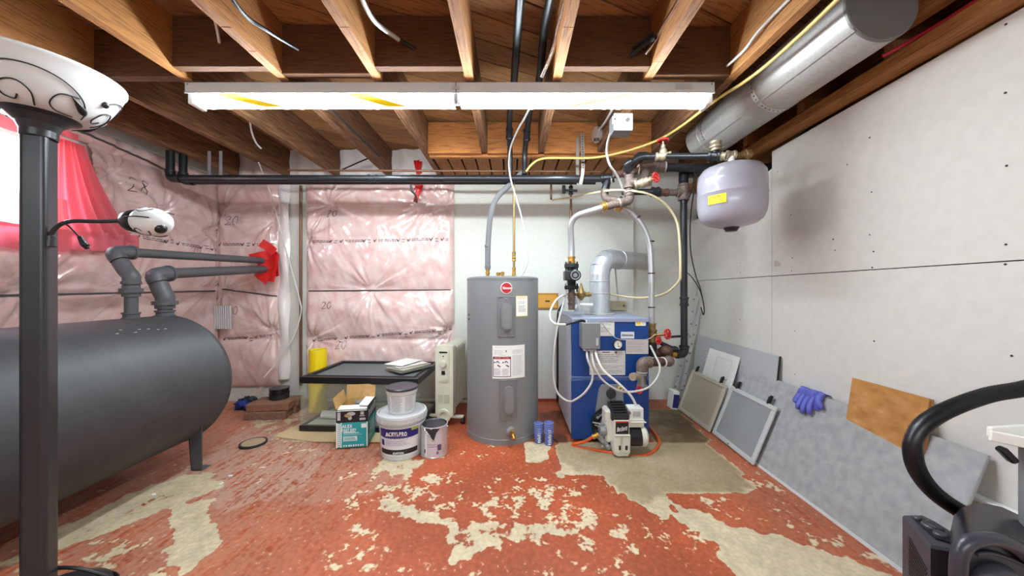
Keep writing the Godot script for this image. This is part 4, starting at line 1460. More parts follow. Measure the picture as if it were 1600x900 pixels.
	nb()
	for y in [0.60, 0.57]:
		nb()
		cyl(c + Vector3(sin(-1.1) * r, y + 0.22, cos(-1.1) * r), c + Vector3(sin(-1.1) * (r + 0.004), y + 0.22, cos(-1.1) * (r + 0.004)), 0.006, 8)
		fin("vent_hole", M.plug_dark, t)
	for p in [[0.0, 0.1], [-0.03, 0.02]]:
		nb()
		rod(c + Vector3(p[0], 1.078, p[1]), c + Vector3(p[0], 1.11, p[1]), 0.01)
		fitting(c + Vector3(p[0], 1.09, p[1]), c + Vector3(p[0], 1.105, p[1]), 0.016)
		fin("pipe_stub", M.brass, t)

# ---------------------------------------------------------------- boiler
func build_boiler() -> void:
	var x0 := 0.386
	var x1 := 0.888
	var zf := -2.2
	var zb := -2.84
	var top := 0.806
	var t := thing("boiler", "blue oil fired boiler with a silver flue standing in the far right corner", "boiler", Vector3((x0 + x1) / 2, 0, (zf + zb) / 2))
	nb()
	span(Vector3(x0 + 0.004, 0.03, zf - 0.012), Vector3(x1 - 0.004, top - 0.004, zb), 0.004)
	fin("jacket", M.boiler_side, t)
	nb()
	span(Vector3(x0, top - 0.006, zf + 0.004), Vector3(x1, top, zb), 0.002)
	span(Vector3(x0, top - 0.026, zf + 0.001), Vector3(x1, top - 0.003, zf + 0.005), 0.001)
	fin("top_panel", vary("boiler_side", "boiler_top", Color("8f95ad")), t)
	nb()
	span(Vector3(x0, 0.425, zf - 0.012), Vector3(x1, top - 0.022, zf), 0.004)
	fin("upper_front_panel", M.boiler_blue, t)
	nb()
	span(Vector3(x0, 0.02, zf - 0.02), Vector3(x1, 0.405, zf + 0.004), 0.004)
	fin("lower_front_panel", M.boiler_blue, t)
	nb()
	bar(Vector3(x0, 0.415, zf - 0.003), Vector3(x1, 0.415, zf - 0.003), 0.008, 0.022, Vector3(0, 1, 0.4).normalized())
	fin("panel_ledge", M.boiler_blue_light, t)
	nb()
	span(Vector3(x0 + 0.02, 0.0, zf - 0.04), Vector3(x1 - 0.02, 0.03, zb + 0.02))
	fin("base", M.black_matt, t)
	for y in [0.04, 0.1, 0.2, 0.45, 0.6]:
		nb()
		cyl(Vector3(x0 + 0.004, y, zf - 0.03), Vector3(x0 + 0.001, y, zf - 0.03), 0.005, 8)
		fin("screw", M.chrome, t)
	nb()
	cyl(Vector3(0.636, top - 0.018, zf + 0.004), Vector3(0.636, top - 0.018, zf + 0.0075), 0.005, 8)
	fin("screw", M.chrome, t)
	# notices on the front; a lower left corner, b upper right corner, both in picture terms on the front plane
	var face := func(px0: float, py0: float, px1: float, py1: float, z: float) -> void:
		var a := P(px0, py1, -z)
		var b := P(px1, py0, -z)
		QU(Vector3(a.x, a.y, z), Vector3(b.x, a.y, z), Vector3(b.x, b.y, z), Vector3(a.x, b.y, z))
	var zz := zf + 0.0015
	var im := [
		[[922, 496, 960, 525], sheet(150, 116, Color("d4d2cf"), [["t", 14, 16, 120, 40, 9, "8a86a0"], ["t", 20, 60, 110, 44, 9, "77747c"]]), "installation notice"],
		[[993, 499, 1009, 509], sheet(64, 40, Color("e8e6da"), [[4, 6, 28, 28, "f0c814"], ["t", 38, 6, 22, 30, 7, "8a8070"]]), "small yellow and white sticker"],
		[[978, 531, 1013, 553], sheet(140, 88, Color("c3bdbb"), [["t", 6, 6, 126, 30, 6, "94868a"], ["t", 6, 40, 120, 14, 6, "8c8088"], ["t", 6, 56, 120, 26, 8, "8f8a90"]]), "printed notice"],
		[[921, 548, 977, 586], sheet(260, 176, Color("c9c7c2"), [[94, 8, 54, 6, "303034"], [186, 5, 14, 14, "4a4a50"], ["t", 20, 26, 210, 70, 13, "6c6c72"], [4, 108, 250, 2, "77777c"], ["t", 10, 116, 230, 20, 8, "8b8b90"], ["t", 10, 144, 110, 26, 7, "6a6a70"], ["t", 130, 140, 116, 32, 7, "67676d"]]), "rating plate"]]
	for k in im.size():
		nb()
		var q: Array = im[k][0]
		face.call(float(q[0]), float(q[1]), float(q[2]), float(q[3]), zz)
		meta(fin("notice", picture("boiler_notice%d" % k, im[k][1]), t), im[k][2])
	nb()
	face.call(970.0, 518.5, 991.0, 529.0, zz)
	var npl := fin("name_plate", picture("name_plate", sheet(84, 42, Color("ced0d6"), [[8, 14, 5, 14, "22222a"], [16, 15, 9, 12, "26262e"], [27, 17, 8, 10, "2a2a32"], [37, 16, 8, 11, "26262e"], [47, 17, 8, 10, "2e2e36"], [57, 16, 8, 11, "26262e"], [67, 17, 9, 10, "2a2a32"], [18, 18, 5, 2, "ced0d6"], [29, 20, 4, 3, "ced0d6"], [39, 19, 4, 3, "ced0d6"], [49, 20, 4, 3, "ced0d6"], [59, 19, 4, 3, "ced0d6"], [69, 20, 4, 3, "ced0d6"]])), t)
	meta(npl, "small silver name plate")
	nb()
	QU(Vector3(x0 - 0.001, 0.64, zf - 0.1), Vector3(x0 - 0.001, 0.64, zf - 0.02), Vector3(x0 - 0.001, 0.78, zf - 0.02), Vector3(x0 - 0.001, 0.78, zf - 0.1))
	fin("side_sticker", picture("side_sticker", sheet(60, 100, Color("cfcfd4"), [["t", 8, 8, 44, 84, 8, "85858f"]])), t)
	# gauge
	var gc := P(965, 538, 2.19)
	nb()
	lathe([[0, -0.03], [0.03, -0.03], [0.031, 0.0], [0.031, 0.012], [0.027, 0.014], [0.0265, 0.008]], gc, Vector3(0, 0, 1), 28)
	var gg := fin("gauge", M.black, t)
	nb()
	lathe([[0.0268, 0.009], [0, 0.009]], gc, Vector3(0, 0, 1), 28)
	fin("gauge_face", M.label_white, gg)
	nb()
	bar(gc + Vector3(-0.003, 0.012, 0.0105), gc + Vector3(0.003, -0.016, 0.0105), 0.003, 0.001, Vector3(0, 0, 1))
	bar(gc + Vector3(0.0, -0.012, 0.0105), gc + Vector3(0.014, -0.012, 0.0105), 0.003, 0.001, Vector3(0, 0, 1))
	for k in 10:
		var g := deg_to_rad(-40 + 26 * k)
		var e := Vector3(cos(g), sin(g), 0)
		bar(gc + e * 0.02 + Vector3(0, 0, 0.0105), gc + e * 0.024 + Vector3(0, 0, 0.0105), 0.0015, 0.001, Vector3(0, 0, 1))
	stuff(fin("gauge_marks", M.black, gg))
	# control box
	nb()
	var bz := P(922, 524, 2.13)
	box(Vector3(bz.x, bz.y, -2.147), Vector3(0.112, 0.165, 0.105), 0.005)
	var cb := fin("control_box", M.box_grey, t)
	nb()
	box(Vector3(bz.x + 0.036, bz.y - 0.035, -2.0935), Vector3(0.014, 0.045, 0.004), 0.001)
	fin("switch_plate", M.label_grey, cb)
	for x in [-0.03, 0.0, 0.018]:
		nb()
		cyl(Vector3(bz.x + x, bz.y - 0.08, -2.14), Vector3(bz.x + x, bz.y - 0.097, -2.14), 0.011, 10)
		fin("cable_gland", M.white_metal, cb)
	nb()
	cyl(Vector3(bz.x - 0.03, bz.y + 0.08, -2.14), Vector3(bz.x - 0.03, bz.y + 0.095, -2.14), 0.014, 10)
	fin("cable_gland", M.white_metal, cb)
	# inspection plate and burner
	var fc := P(953, 661, 2.19)
	nb()
	var plate := PackedVector2Array([Vector2(-0.105, -0.02), Vector2(0.095, -0.02), Vector2(0.08, 0.2), Vector2(0.06, 0.229), Vector2(-0.05, 0.229), Vector2(-0.072, 0.2)])
	prism(plate, 0.02, Vector3(fc.x, fc.y + 0.02, zf + 0.003), Basis(), -1)
	fin("burner_door", M.burner_grey, t)
	nb()
	lathe([[0, 0], [0.032, 0], [0.03, 0.01], [0, 0.012]], P(954, 614, 2.18) + Vector3(0, 0.0, 0.01), Vector3(0, 0, 1), 20)
	cyl(P(954, 604, 2.17), P(954, 604, 2.165), 0.006, 8)
	bar(P(954, 602, 2.175), P(954, 624, 2.175), 0.012, 0.006, Vector3(0, 0, 1))
	fin("peephole_cover", M.plug_dark, t)
	nb()
	ring(P(969.5, 607, 2.175), Vector3(0, 0, 1), 0.012, 0.0035)
	fin("yellow_tag", M.label_yellow, t)
	nb()
	lathe([[0, 0], [0.118, 0], [0.118, 0.014], [0.0, 0.016]], Vector3(fc.x - 0.005, fc.y, zf + 0.022), Vector3(0, 0, 1), 36)
	var fl := fin("flange", M.black, t)
	for g in [95.0, 150.0, 175.0, 205.0, 250.0, 30.0]:
		var e := Vector3(cos(deg_to_rad(g)), sin(deg_to_rad(g)), 0) * 0.098
		nb()
		cyl(Vector3(fc.x - 0.005, fc.y, zf + 0.036) + e, Vector3(fc.x - 0.005, fc.y, zf + 0.05) + e, 0.009, 8)
		fin("bolt", M.chrome, fl)
	for k in 3:
		nb()
		box(Vector3(fc.x - 0.075 + k * 0.016, fc.y + 0.055 + k * 0.014, zf + 0.04), Vector3(0.008, 0.03, 0.006), 0.001, Basis(Vector3(0, 0, 1), -0.7))
		fin("slot_mark", M.chrome, fl)
	# burner casting
	nb()
	var hz := -2.06
	var hx: float = P(962, 680, 2.05).x
	cyl(Vector3(fc.x, fc.y, zf + 0.03), Vector3(fc.x + 0.015, fc.y, -2.09), 0.075, 24)
	fin("air_tube", M.burner_grey, t)
	nb()
	box(Vector3(hx - 0.025, 0.16, -2.10), Vector3(0.07, 0.2, 0.10), 0.012)
	fin("housing_side", M.burner_cream, t)
	nb()
	var cast := PackedVector2Array([Vector2(-0.05, 0.095), Vector2(-0.046, 0.02), Vector2(-0.025, 0.008), Vector2(0.035, 0.008), Vector2(0.047, 0.03), Vector2(0.05, 0.12), Vector2(0.043, 0.14), Vector2(0.043, 0.216), Vector2(-0.043, 0.216), Vector2(-0.046, 0.14)])
	prism(cast, 0.075, Vector3(hx + 0.022, 0.0, -2.075), Basis(), -1)
	var bh := fin("burner_housing", M.burner_cream, t)
	nb()
	for x in [-0.028, 0.022]:
		nb()
		span(Vector3(hx + 0.022 + x - 0.02, 0.03, -2.0), Vector3(hx + 0.022 + x + 0.02, 0.128, -1.99), 0.004)
		fin("casting_rib", M.burner_cream, bh)
	nb()
	span(Vector3(hx + 0.022 - 0.046, 0.132, -2.0), Vector3(hx + 0.022 + 0.046, 0.138, -1.985), 0.002)
	fin("casting_rib", M.burner_cream, bh)
	nb()
	span(Vector3(hx + 0.0, 0.05, -1.99), Vector3(hx + 0.012, 0.075, -1.988))
	fin("vent_slot", M.plug_dark, bh)
	nb()
	span(Vector3(hx + 0.038, 0.05, -1.99), Vector3(hx + 0.052, 0.075, -1.988))
	fin("vent_slot", M.plug_dark, bh)
	nb()
	span(Vector3(hx - 0.016, 0.14, -2.0), Vector3(hx + 0.06, 0.206, -1.996), 0.001)
	var bp := fin("burner_plate", M.black, bh)
	nb()
	span(Vector3(hx - 0.016, 0.206, -2.0), Vector3(hx + 0.06, 0.214, -1.996))
	fin("red_strip", M.label_red, bp)
	words("burner_lettering", "Beckett", Vector3(hx + 0.022, 0.172, -1.9955), Basis(Vector3(0, 0, 1), 0.16), 0.062, 0.026, M.label_white, bp, true, 0.0006, 0.25, true)
	# transformer, louvred black lid
	nb()
	var tb := Basis(Vector3(1, 0, 0), 0.5)
	var tc := Vector3(hx + 0.02, 0.25, -2.07)
	box(tc, Vector3(0.105, 0.045, 0.12), 0.006, tb)
	for k in 6: box(tc + tb * Vector3(0, 0.027, -0.05 + k * 0.02), Vector3(0.075, 0.008, 0.01), 0.002, tb)
	fin("transformer", M.black, t)
	nb()
	box(P(993, 661, 2.04), Vector3(0.10, 0.05, 0.012), 0.003)
	box(P(993, 656, 2.07), Vector3(0.10, 0.006, 0.09), 0.002)
	fin("control_bracket", M.burner_cream, t)
	nb()
	box(P(991, 643, 2.08), Vector3(0.088, 0.066, 0.075), 0.004)
	var pc := fin("primary_control", M.label_white, t)
	nb()
	box(P(995, 647, 2.038), Vector3(0.045, 0.032, 0.003), 0.001)
	fin("control_label", M.label_grey, pc)
	nb()
	cyl(P(983, 645, 2.045), P(983, 645, 2.036), 0.011, 12)
	fin("reset_button", mat("dark_red", Color("5a1a1e"), 0.4), pc)
	nb()
	cyl(P(978, 681, 2.06), P(1003, 681, 2.06), 0.056, 28, 0.006)
	fin("motor", M.black, t)
	nb()
	cyl(P(999, 681, 2.055), P(1009, 681, 2.055), 0.06, 28, 0.012)
	fin("motor_end", M.burner_cream, t)
	# pump, nozzle line and wires at its left
	nb()
	cyl(P(936, 672, 2.08), P(946, 672, 2.08), 0.036, 18, 0.004)
	rod(P(934, 680, 2.06), P(952, 700, 2.06), 0.016)
	fin("fuel_pump", M.burner_grey, t)
	nb()
	fitting(P(926, 683, 2.05), P(935, 679, 2.05), 0.016)
	fin("flare_nut", M.brass, t)
	nb()
	tube(smooth(PP([[926, 660, 2.05], [940, 662, 2.06], [955, 661, 2.07]])), 0.004, 6)
	tube(smooth(PP([[930, 664, 2.05], [938, 668, 2.06], [945, 676, 2.06]])), 0.004, 6)
	fin("fuel_line", M.silver_pipe, t)
	for q in [[941, 690], [941, 697], [949, 697], [946, 666], [947, 658], [943, 645]]:
		nb()
		cyl(P(q[0], q[1], 2.05), P(q[0], q[1], 2.04), 0.0055, 8)
		fin("bolt", M.burner_grey, t)

	nb()
	tube(bend(PP([[880, 476, 2.9], [873, 486, 2.9], [872, 500, 2.9], [872, 628, 2.93]]), 0.05), 0.014, 10)
	single("black_conduit", M.black_matt, "black conduit standing against the wall behind the boiler's left edge", "conduit")
	# orange oil line
	var h := thing("oil_hose", "orange hose coiling over the floor round the front of the blue boiler", "hose", PF(960, 712))
	nb()
	tube(smooth([P(927, 682, 2.05), P(913, 690, 2.1), P(895, 694.5, 2.15), P(905, 699, 2.13), P(950, 706, 2.06), P(985, 713, 2.03), P(1015, 709, 2.04), P(1030, 693, 2.16), P(1024, 678, 2.28), P(1015, 668, 2.42)], 8), 0.0095, 10)
	fin("hose", M.orange_hose, h)
	nb()
	tube(smooth([P(927, 682, 2.05), P(916, 688, 2.09), P(905, 692, 2.13)], 6), 0.0085, 10)
	meta(fin("bare_end", M.iron, h), "paler end at the brass nut")

	# wires of the boiler
	run("power_cable", "pale cable looping from the control box round the boiler's left side", "cable", smooth(PP([[917, 546, 2.14], [918, 560, 2.08], [925, 580, 2.06], [925, 595, 2.06], [915, 612, 2.06], [900, 624, 2.09], [888, 627, 2.14], [872, 615, 2.17], [865, 590, 2.18], [866, 550, 2.18], [872, 505, 2.2], [884, 460, 2.28], [886, 440, 2.3]]), 5), 0.007, M.grey_cable, 8)
	run("power_cable", "white cable arching above the boiler's left corner from the relief valve", "cable", smooth(PP([[904, 478, 2.38], [900, 466, 2.36], [888, 460, 2.3], [872, 466, 2.2], [861, 483, 2.14], [860, 498, 2.12], [868, 506, 2.1], [884, 507, 2.1]]), 5), 0.0065, M.white_cable, 8)
	run("wire_sleeve", "short black sleeved wire entering the top left of the grey control box", "cable", smooth(PP([[884, 507, 2.1], [895, 504, 2.1], [908, 501, 2.11], [914, 502, 2.12]]), 5), 0.008, M.black, 8)
	run("power_cable", "white cable curving from the control box down to the burner", "cable", smooth(PP([[930, 547, 2.13], [934, 562, 2.07], [944, 580, 2.04], [962, 595, 2.02], [980, 612, 2.02], [988, 622, 2.03], [994, 634, 2.03]]), 5), 0.0075, M.white_cable, 8)
	run("power_cable", "grey flexible cable swinging from the control box to the drain cock", "cable", smooth(PP([[924, 547, 2.13], [928, 570, 2.06], [940, 592, 2.04], [958, 606, 2.03], [975, 612, 2.03], [997, 611, 2.03], [1015, 604, 2.05], [1028, 588, 2.08], [1031, 572, 2.1], [1024, 556, 2.15], [1016, 540, 2.2]]), 5), 0.0065, M.grey_cable, 8)
	run("gauge_wire", "thin dark capillary wire drooping across the boiler's front", "cable", smooth(PP([[932, 503, 2.15], [941, 505, 2.17], [948, 515, 2.18], [958, 525, 2.18], [968, 530, 2.18], [990, 531, 2.18], [1012, 530, 2.18], [1024, 522, 2.2]]), 5), 0.0025, M.paper_grey, 6)
	run("white_wire", "thin grey cable hanging from under the flue to the back wall box", "cable", smooth(PP([[961, 416, 2.7], [963, 440, 2.8], [966, 470, 2.9]]), 5), 0.006, M.grey_cable, 8)

# ---------------------------------------------------------------- oil tank
func build_oil_tank() -> void:
	var c := Vector3(-1.98, 0.476, -0.45)
	var r := 0.367
	var t := thing("oil_tank", "big grey horizontal oil tank on angle iron legs along the left wall", "tank", Vector3(-1.98, 0, -1.2))
	nb()
	lathe([[0, -0.09], [0.15, -0.075], [0.27, -0.04], [r - 0.02, 0.0], [r, 0.03], [r, 1.475], [r + 0.003, 1.478], [r + 0.003, 1.49], [r - 0.012, 1.52], [0.30, 1.565], [0.2, 1.595], [0.1, 1.61], [0, 1.615]], c, Vector3(0, 0, -1), 72, true)
	fin("shell", M.oil_tank, t)
	for lz in [[-1.86, 1], [-0.65, 1], [-1.86, -1], [-0.65, -1]]:
		nb()
		var foot := Vector3(-1.98 + lz[1] * 0.255, 0, lz[0])
		var s: float = lz[1]
		# an angle: one plate faces the room, the other the end
		var topy := 0.24
		prism(PackedVector2Array([Vector2(-0.028, 0), Vector2(0.028, 0), Vector2(0.028, topy + 0.03), Vector2(-0.028, topy)]) if s > 0 else PackedVector2Array([Vector2(-0.028, 0), Vector2(0.028, 0), Vector2(0.028, topy), Vector2(-0.028, topy + 0.03)]), 0.005, foot)
		prism(PackedVector2Array([Vector2(0, 0), Vector2(0.012, 0), Vector2(0.075, 0.2), Vector2(0.02, 0.23)]), 0.005, foot + Vector3(-s * 0.028, 0, 0.0), Basis(Vector3(-s * 0.8, 0, -0.6), Vector3.UP, Vector3(-0.6, 0, s * 0.8) * (1 if s < 0 else 1)))
		span(foot + Vector3(-0.03, 0, -0.05), foot + Vector3(0.03, 0.005, 0.005))
		fin("leg", M.oil_pipe, t)
	nb()
	for k in 7:
		var g := 1.05 + 0.08 * rng.randf_range(-1, 1)
		var z := -1.75 + k * 0.035
		ball(c + Vector3(cos(g) * r, sin(g) * r, z - c.z), 0.006, Vector3(1.5, 0.2, 1), 4)
	stuff(fin("paint_fleck", M.label_white, t))
	# vent and fill pipes going to the corner
	var cr := 0.843
	for k in 2:
		var x := -1.98
		var d: float = [1.764, 1.936][k]
		var rr: float = [0.026, 0.032][k]
		var hy: float = [1.19, 1.079][k]
		var off: float = [-0.085, -0.055][k]
		var pz := -d
		var hand := thing("oil_tank_pipe", ["upper of two grey pipes running from the oil tank top to the red tape", "lower, thicker grey pipe running from the oil tank top to the red tape"][k], "pipe", Vector3(x, cr, pz))
		nb()
		rod(Vector3(x, cr - 0.01, pz), Vector3(x, hy - 0.13, pz), rr, 16)
		rod(Vector3(x, hy - 0.14, pz), Vector3(x + off, hy - 0.02, pz), rr, 16)
		var far := P([424, 425][k], [408, 420][k], 2.93)
		rod(Vector3(x + off, hy, pz - 0.0), far, rr * 0.98, 16)
		fin("pipe", M.oil_pipe, hand)
		nb()
		fitting(Vector3(x, cr - 0.005, pz), Vector3(x, cr + 0.03, pz), rr * 1.4)
		fin("bushing", M.oil_pipe, hand)
		nb()
		var u0: float = [hy - 0.235, cr + 0.04][k]
		lathe([[0, 0], [rr * 1.35, 0], [rr * 1.35, 0.02], [rr * 1.75, 0.021], [rr * 1.75, 0.042], [rr * 1.3, 0.044], [rr * 1.25, 0.07], [0, 0.07]], Vector3(x, u0, pz), Vector3.UP, 8)
		fin("union", M.oil_pipe, hand)
		nb()
		tube(smooth([Vector3(x, hy - 0.165, pz), Vector3(x, hy - 0.13, pz), Vector3(x + off * 0.3, hy - 0.1, pz), Vector3(x + off * 0.65, hy - 0.055, pz)], 4), rr * 1.32, 16)
		lathe([[0, 0], [rr * 1.5, 0], [rr * 1.5, 0.014], [0, 0.014]], Vector3(x, hy - 0.17, pz), Vector3.UP, 16)
		fin("elbow", M.oil_pipe, hand)
		nb()
		var fd := ends(Vector3(x + off, hy, pz), far)
		tube(smooth([Vector3(x + off * 0.75, hy - 0.045, pz), Vector3(x + off * 0.98, hy - 0.01, pz), Vector3(x + off, hy, pz) + fd * 0.05, Vector3(x + off, hy, pz) + fd * 0.075], 5), rr * 1.34, 16)
		lathe([[0, 0], [rr * 1.5, 0], [rr * 1.5, 0.014], [0, 0.014]], Vector3(x + off, hy, pz) + fd * 0.07, fd, 16)
		fin("elbow", M.oil_pipe, hand)

# ---------------------------------------------------------------- things on the floor in the middle
func build_floor_things() -> void:
	# glass tank with its black screen lid
	var turn := Basis(Vector3.UP, deg_to_rad(-3.0))
	var tc := Vector3(-1.045, 0, -2.60)
	var w := 0.84
	var d := 0.54
	var t := thing("glass_tank", "low wide glass tank with black rims and a dark mesh lid", "terrarium", tc, "", turn)
	nb()
	for s in [-1, 1]:
		for q in [[0.008, 0.045], [0.338, 0.383]]:
			span(Vector3(-w / 2, q[0], s * d / 2 - s * 0.03), Vector3(w / 2, q[1], s * d / 2), 0.003)
			span(Vector3(s * w / 2 - s * 0.03, q[0], -d / 2 + 0.03), Vector3(s * w / 2, q[1], d / 2 - 0.03), 0.003)
	fin("black_rim", M.black, t)
	for g in [[Vector3(-w / 2 + 0.006, 0.04, d / 2 - 0.012), Vector3(w / 2 - 0.006, 0.345, d / 2 - 0.007)], [Vector3(-w / 2 + 0.006, 0.04, -d / 2 + 0.007), Vector3(w / 2 - 0.006, 0.345, -d / 2 + 0.012)], [Vector3(-w / 2 + 0.007, 0.04, -d / 2 + 0.013), Vector3(-w / 2 + 0.012, 0.345, d / 2 - 0.013)], [Vector3(w / 2 - 0.012, 0.04, -d / 2 + 0.013), Vector3(w / 2 - 0.007, 0.345, d / 2 - 0.013)]]:
		nb()
		span(g[0], g[1])
		fin("glass_pane", M.glass, t)
	nb()
	span(Vector3(-w / 2 + 0.014, 0.02, -d / 2 + 0.014), Vector3(w / 2 - 0.014, 0.040, d / 2 - 0.014))
	fin("tank_floor", mat("tank_floor", Color("b5b2a8"), 0.6), t)
	nb()
	span(Vector3(-w / 2 + 0.03, 0.366, -d / 2 + 0.03), Vector3(w / 2 - 0.03, 0.37, d / 2 - 0.03))
	fin("mesh_lid", mat("lid_mesh", Color("66696a"), 0.7), t)
	nb()
	for s in [-1, 1]:
		span(Vector3(-w / 2 + 0.028, 0.366, s * (d / 2 - 0.045) - 0.008), Vector3(w / 2 - 0.028, 0.386, s * (d / 2 - 0.045) + 0.008), 0.002)
		span(Vector3(s * (w / 2 - 0.04) - 0.008, 0.366, -d / 2 + 0.03), Vector3(s * (w / 2 - 0.04) + 0.008, 0.386, d / 2 - 0.03), 0.002)
	fin("lid_frame", M.black_matt, t)
	# rolls lying in the tank
	for k in 2:
		nb()
		var a: Vector3 = tc + turn * Vector3(-0.345 + k * 0.05, 0.069, 0.115 - k * 0.11)
		var b: Vector3 = tc + turn * Vector3(-0.02 + k * 0.05, 0.069, 0.135 - k * 0.11)
		lathe([[0.012, 0], [0.028, 0], [0.028, a.distance_to(b)], [0.012, a.distance_to(b)], [0.012, 0]], a, ends(a, b), 18)
		single("paper_roll", M.label_white, ["front white roll lying on the floor of the glass tank", "white roll lying behind another in the glass tank"][k], "roll", "white rolls in the glass tank")
	# magazines on the lid
	for k in 4:
		nb()
		var b := Basis(Vector3.UP, deg_to_rad([-38.0, -33.0, -41.0, -24.0][k]))
		var cc: Vector3 = tc + turn * Vector3(0.235 + [0.03, 0.02, 0.0, -0.03][k], 0.391 + k * 0.012, -0.01 + [0.0, -0.01, -0.02, -0.03][k])
		box(cc, [Vector3(0.20, 0.009, 0.29), Vector3(0.19, 0.01, 0.27), Vector3(0.18, 0.004, 0.25), Vector3(0.17, 0.002, 0.24)][k], 0.001, b)
		single(["magazine", "magazine", "paper_sheet", "paper_sheet"][k], mat("print%d" % k, [Color("6b6862"), Color("b9b2a0"), Color("dedbd4"), Color("e6e4e0")][k], 0.6), ["dark bottom magazine of the small pile on the tank lid", "tan magazine second in the small pile on the tank lid", "cream sheet under the top sheet on the tank lid", "topmost white sheet of the pile on the tank lid"][k], ["magazine", "magazine", "paper", "paper"][k], "papers on the tank lid")
	# yellow tube
	nb()
	var yc := Vector3(-1.59, 0, -2.78)
	lathe([[0.058, 0.0], [0.066, 0.0], [0.066, 0.5], [0.061, 0.5], [0.061, 0.02]], yc, Vector3.UP, 32)
	var yt := thing("mailing_tube", "bright yellow upright tube standing behind the left side of the glass tank", "tube", yc)
	fin("tube_wall", M.yellow_tube, yt)
	nb()
	lathe([[0.061, 0.485], [0.0, 0.485]], yc, Vector3.UP, 28)
	fin("tube_inside", mat("tube_inside", Color("6d86a8"), 0.6), yt)
	# flattened cardboard
	for k in 2:
		nb()
		var p := [[[427, 683], [478, 658], [560, 660], [490, 691]], [[489, 692], [540, 668], [640, 668], [625, 693]]][k] as Array
		var pv := PackedVector2Array()
		for q in p:
			var v := PF(q[0], q[1])
			pv.append(Vector2(v.x, -v.z))
		prism(pv, 0.004, Vector3(0, 0.001 + k * 0.0045, 0), Basis(Vector3.RIGHT, Vector3(0, 0, -1), Vector3.UP))
		single("cardboard_sheet", M.cardboard_pale, ["flat cardboard sheet poking out under the tank's left front corner", "flat cardboard sheet under the teal box and the tank front"][k], "cardboard", "flat cardboard sheets")
	# teal carton
	var bt := Basis(Vector3.UP, deg_to_rad(9.0))
	var bc := Vector3(-1.012, 0.009, -2.21)
	var cb := thing("carton", "open teal and black carton of caulk with brown flaps", "box", bc, "", bt)
	var bw := 0.185
	var bd := 0.20
	var bh := 0.245
	for q in [[Vector3(-bw / 2, 0, bd / 2 - 0.003), Vector3(bw / 2, 0.155, bd / 2)], [Vector3(bw / 2 - 0.003, 0, -bd / 2), Vector3(bw / 2, 0.155, bd / 2 - 0.003)], [Vector3(-bw / 2, 0, -bd / 2), Vector3(-bw / 2 + 0.003, 0.155, bd / 2 - 0.003)], [Vector3(-bw / 2 + 0.003, 0, -bd / 2), Vector3(bw / 2 - 0.003, 0.155, -bd / 2 + 0.003)]]:
		nb()
		span(q[0], q[1])
		fin("teal_side", M.teal, cb)
	for q in [[Vector3(-bw / 2, 0.155, bd / 2 - 0.003), Vector3(bw / 2, 0.235, bd / 2)], [Vector3(bw / 2 - 0.003, 0.155, -bd / 2), Vector3(bw / 2, 0.25, bd / 2 - 0.003)]]:
		nb()
		span(q[0], q[1])
		fin("black_band", M.black, cb)
	nb()
	span(Vector3(-bw / 2, 0.155, -bd / 2), Vector3(-bw / 2 + 0.003, 0.24, bd / 2 - 0.003))
	span(Vector3(-bw / 2 + 0.003, 0.155, -bd / 2), Vector3(bw / 2 - 0.003, 0.25, -bd / 2 + 0.003))
	fin("cardboard_back", M.cardboard, cb)
	for f in [[Vector3(-bw / 2, 0.24, 0), Vector3(0.003, 0.07, bd), Basis(Vector3(0, 0, 1), 0.28), Vector3(0, 0.035, 0)], [Vector3(0.0, 0.25, -bd / 2), Vector3(bw, 0.085, 0.003), Basis(Vector3(1, 0, 0), -0.12), Vector3(0, 0.042, 0)]]:
		nb()
		box(f[0] + f[2] * f[3], f[1], 0, f[2])
		fin("flap", M.cardboard, cb)
	for f in [[Vector3(0, 0.235, bd / 2 - 0.03), Vector3(bw - 0.01, 0.003, 0.07), Basis(Vector3(1, 0, 0), 0.18)], [Vector3(bw / 2 - 0.03, 0.25, -0.01), Vector3(0.06, 0.003, bd - 0.03), Basis(Vector3(0, 0, 1), -0.1)]]:
		nb()
		box(f[0], f[1], 0, f[2])
		fin("white_flap", M.label_white, cb)
	nb()
	box(Vector3(0.01, 0.225, -0.03), Vector3(0.06, 0.05, 0.03), 0.01, Basis(Vector3(0, 1, 0), 0.6))
	fin("caulk_tube", M.box_grey, cb)
	var fz := bd / 2 + 0.0006
	words("box_lettering", "ALEX", Vector3(-0.028, 0.132, fz), Basis(), 0.06, 0.02, M.label_white, cb, true)
	words("box_lettering", "FAST DRY", Vector3(-0.016, 0.108, fz), Basis(), 0.084, 0.017, M.label_white, cb, true)
	nb()
	for q in [[-0.05, 0.094, 0.07, 0.004], [-0.05, 0.087, 0.09, 0.004], [-0.05, 0.078, 0.11, 0.0015], [0.055, 0.118, 0.03, 0.026]]: span(Vector3(q[0], q[1], fz - 0.001), Vector3(q[0] + q[2], q[1] + q[3], fz))
	span(Vector3(-0.0925, 0.0, fz - 0.001), Vector3(-0.084, 0.155, fz)); span(Vector3(-0.066, 0.0, fz - 0.001), Vector3(-0.060, 0.155, fz))
	span(Vector3(0.0925 - 0.006, 0.0, fz - 0.001), Vector3(0.0925, 0.155, fz))
	span(Vector3(-0.05, 0.04, fz - 0.001), Vector3(0.03, 0.068, fz))
	for k in 9: span(Vector3(-0.05 + k * 0.014, 0.006, fz - 0.001), Vector3(-0.05 + k * 0.014 + rng.randf_range(0.006, 0.011), 0.016, fz))
	for k in 12: span(Vector3(-0.082, 0.006 + k * 0.0122, fz - 0.001), Vector3(-0.069, 0.006 + k * 0.0122 + 0.008, fz))
	stuff(fin("white_print", M.label_white, cb))
	nb()
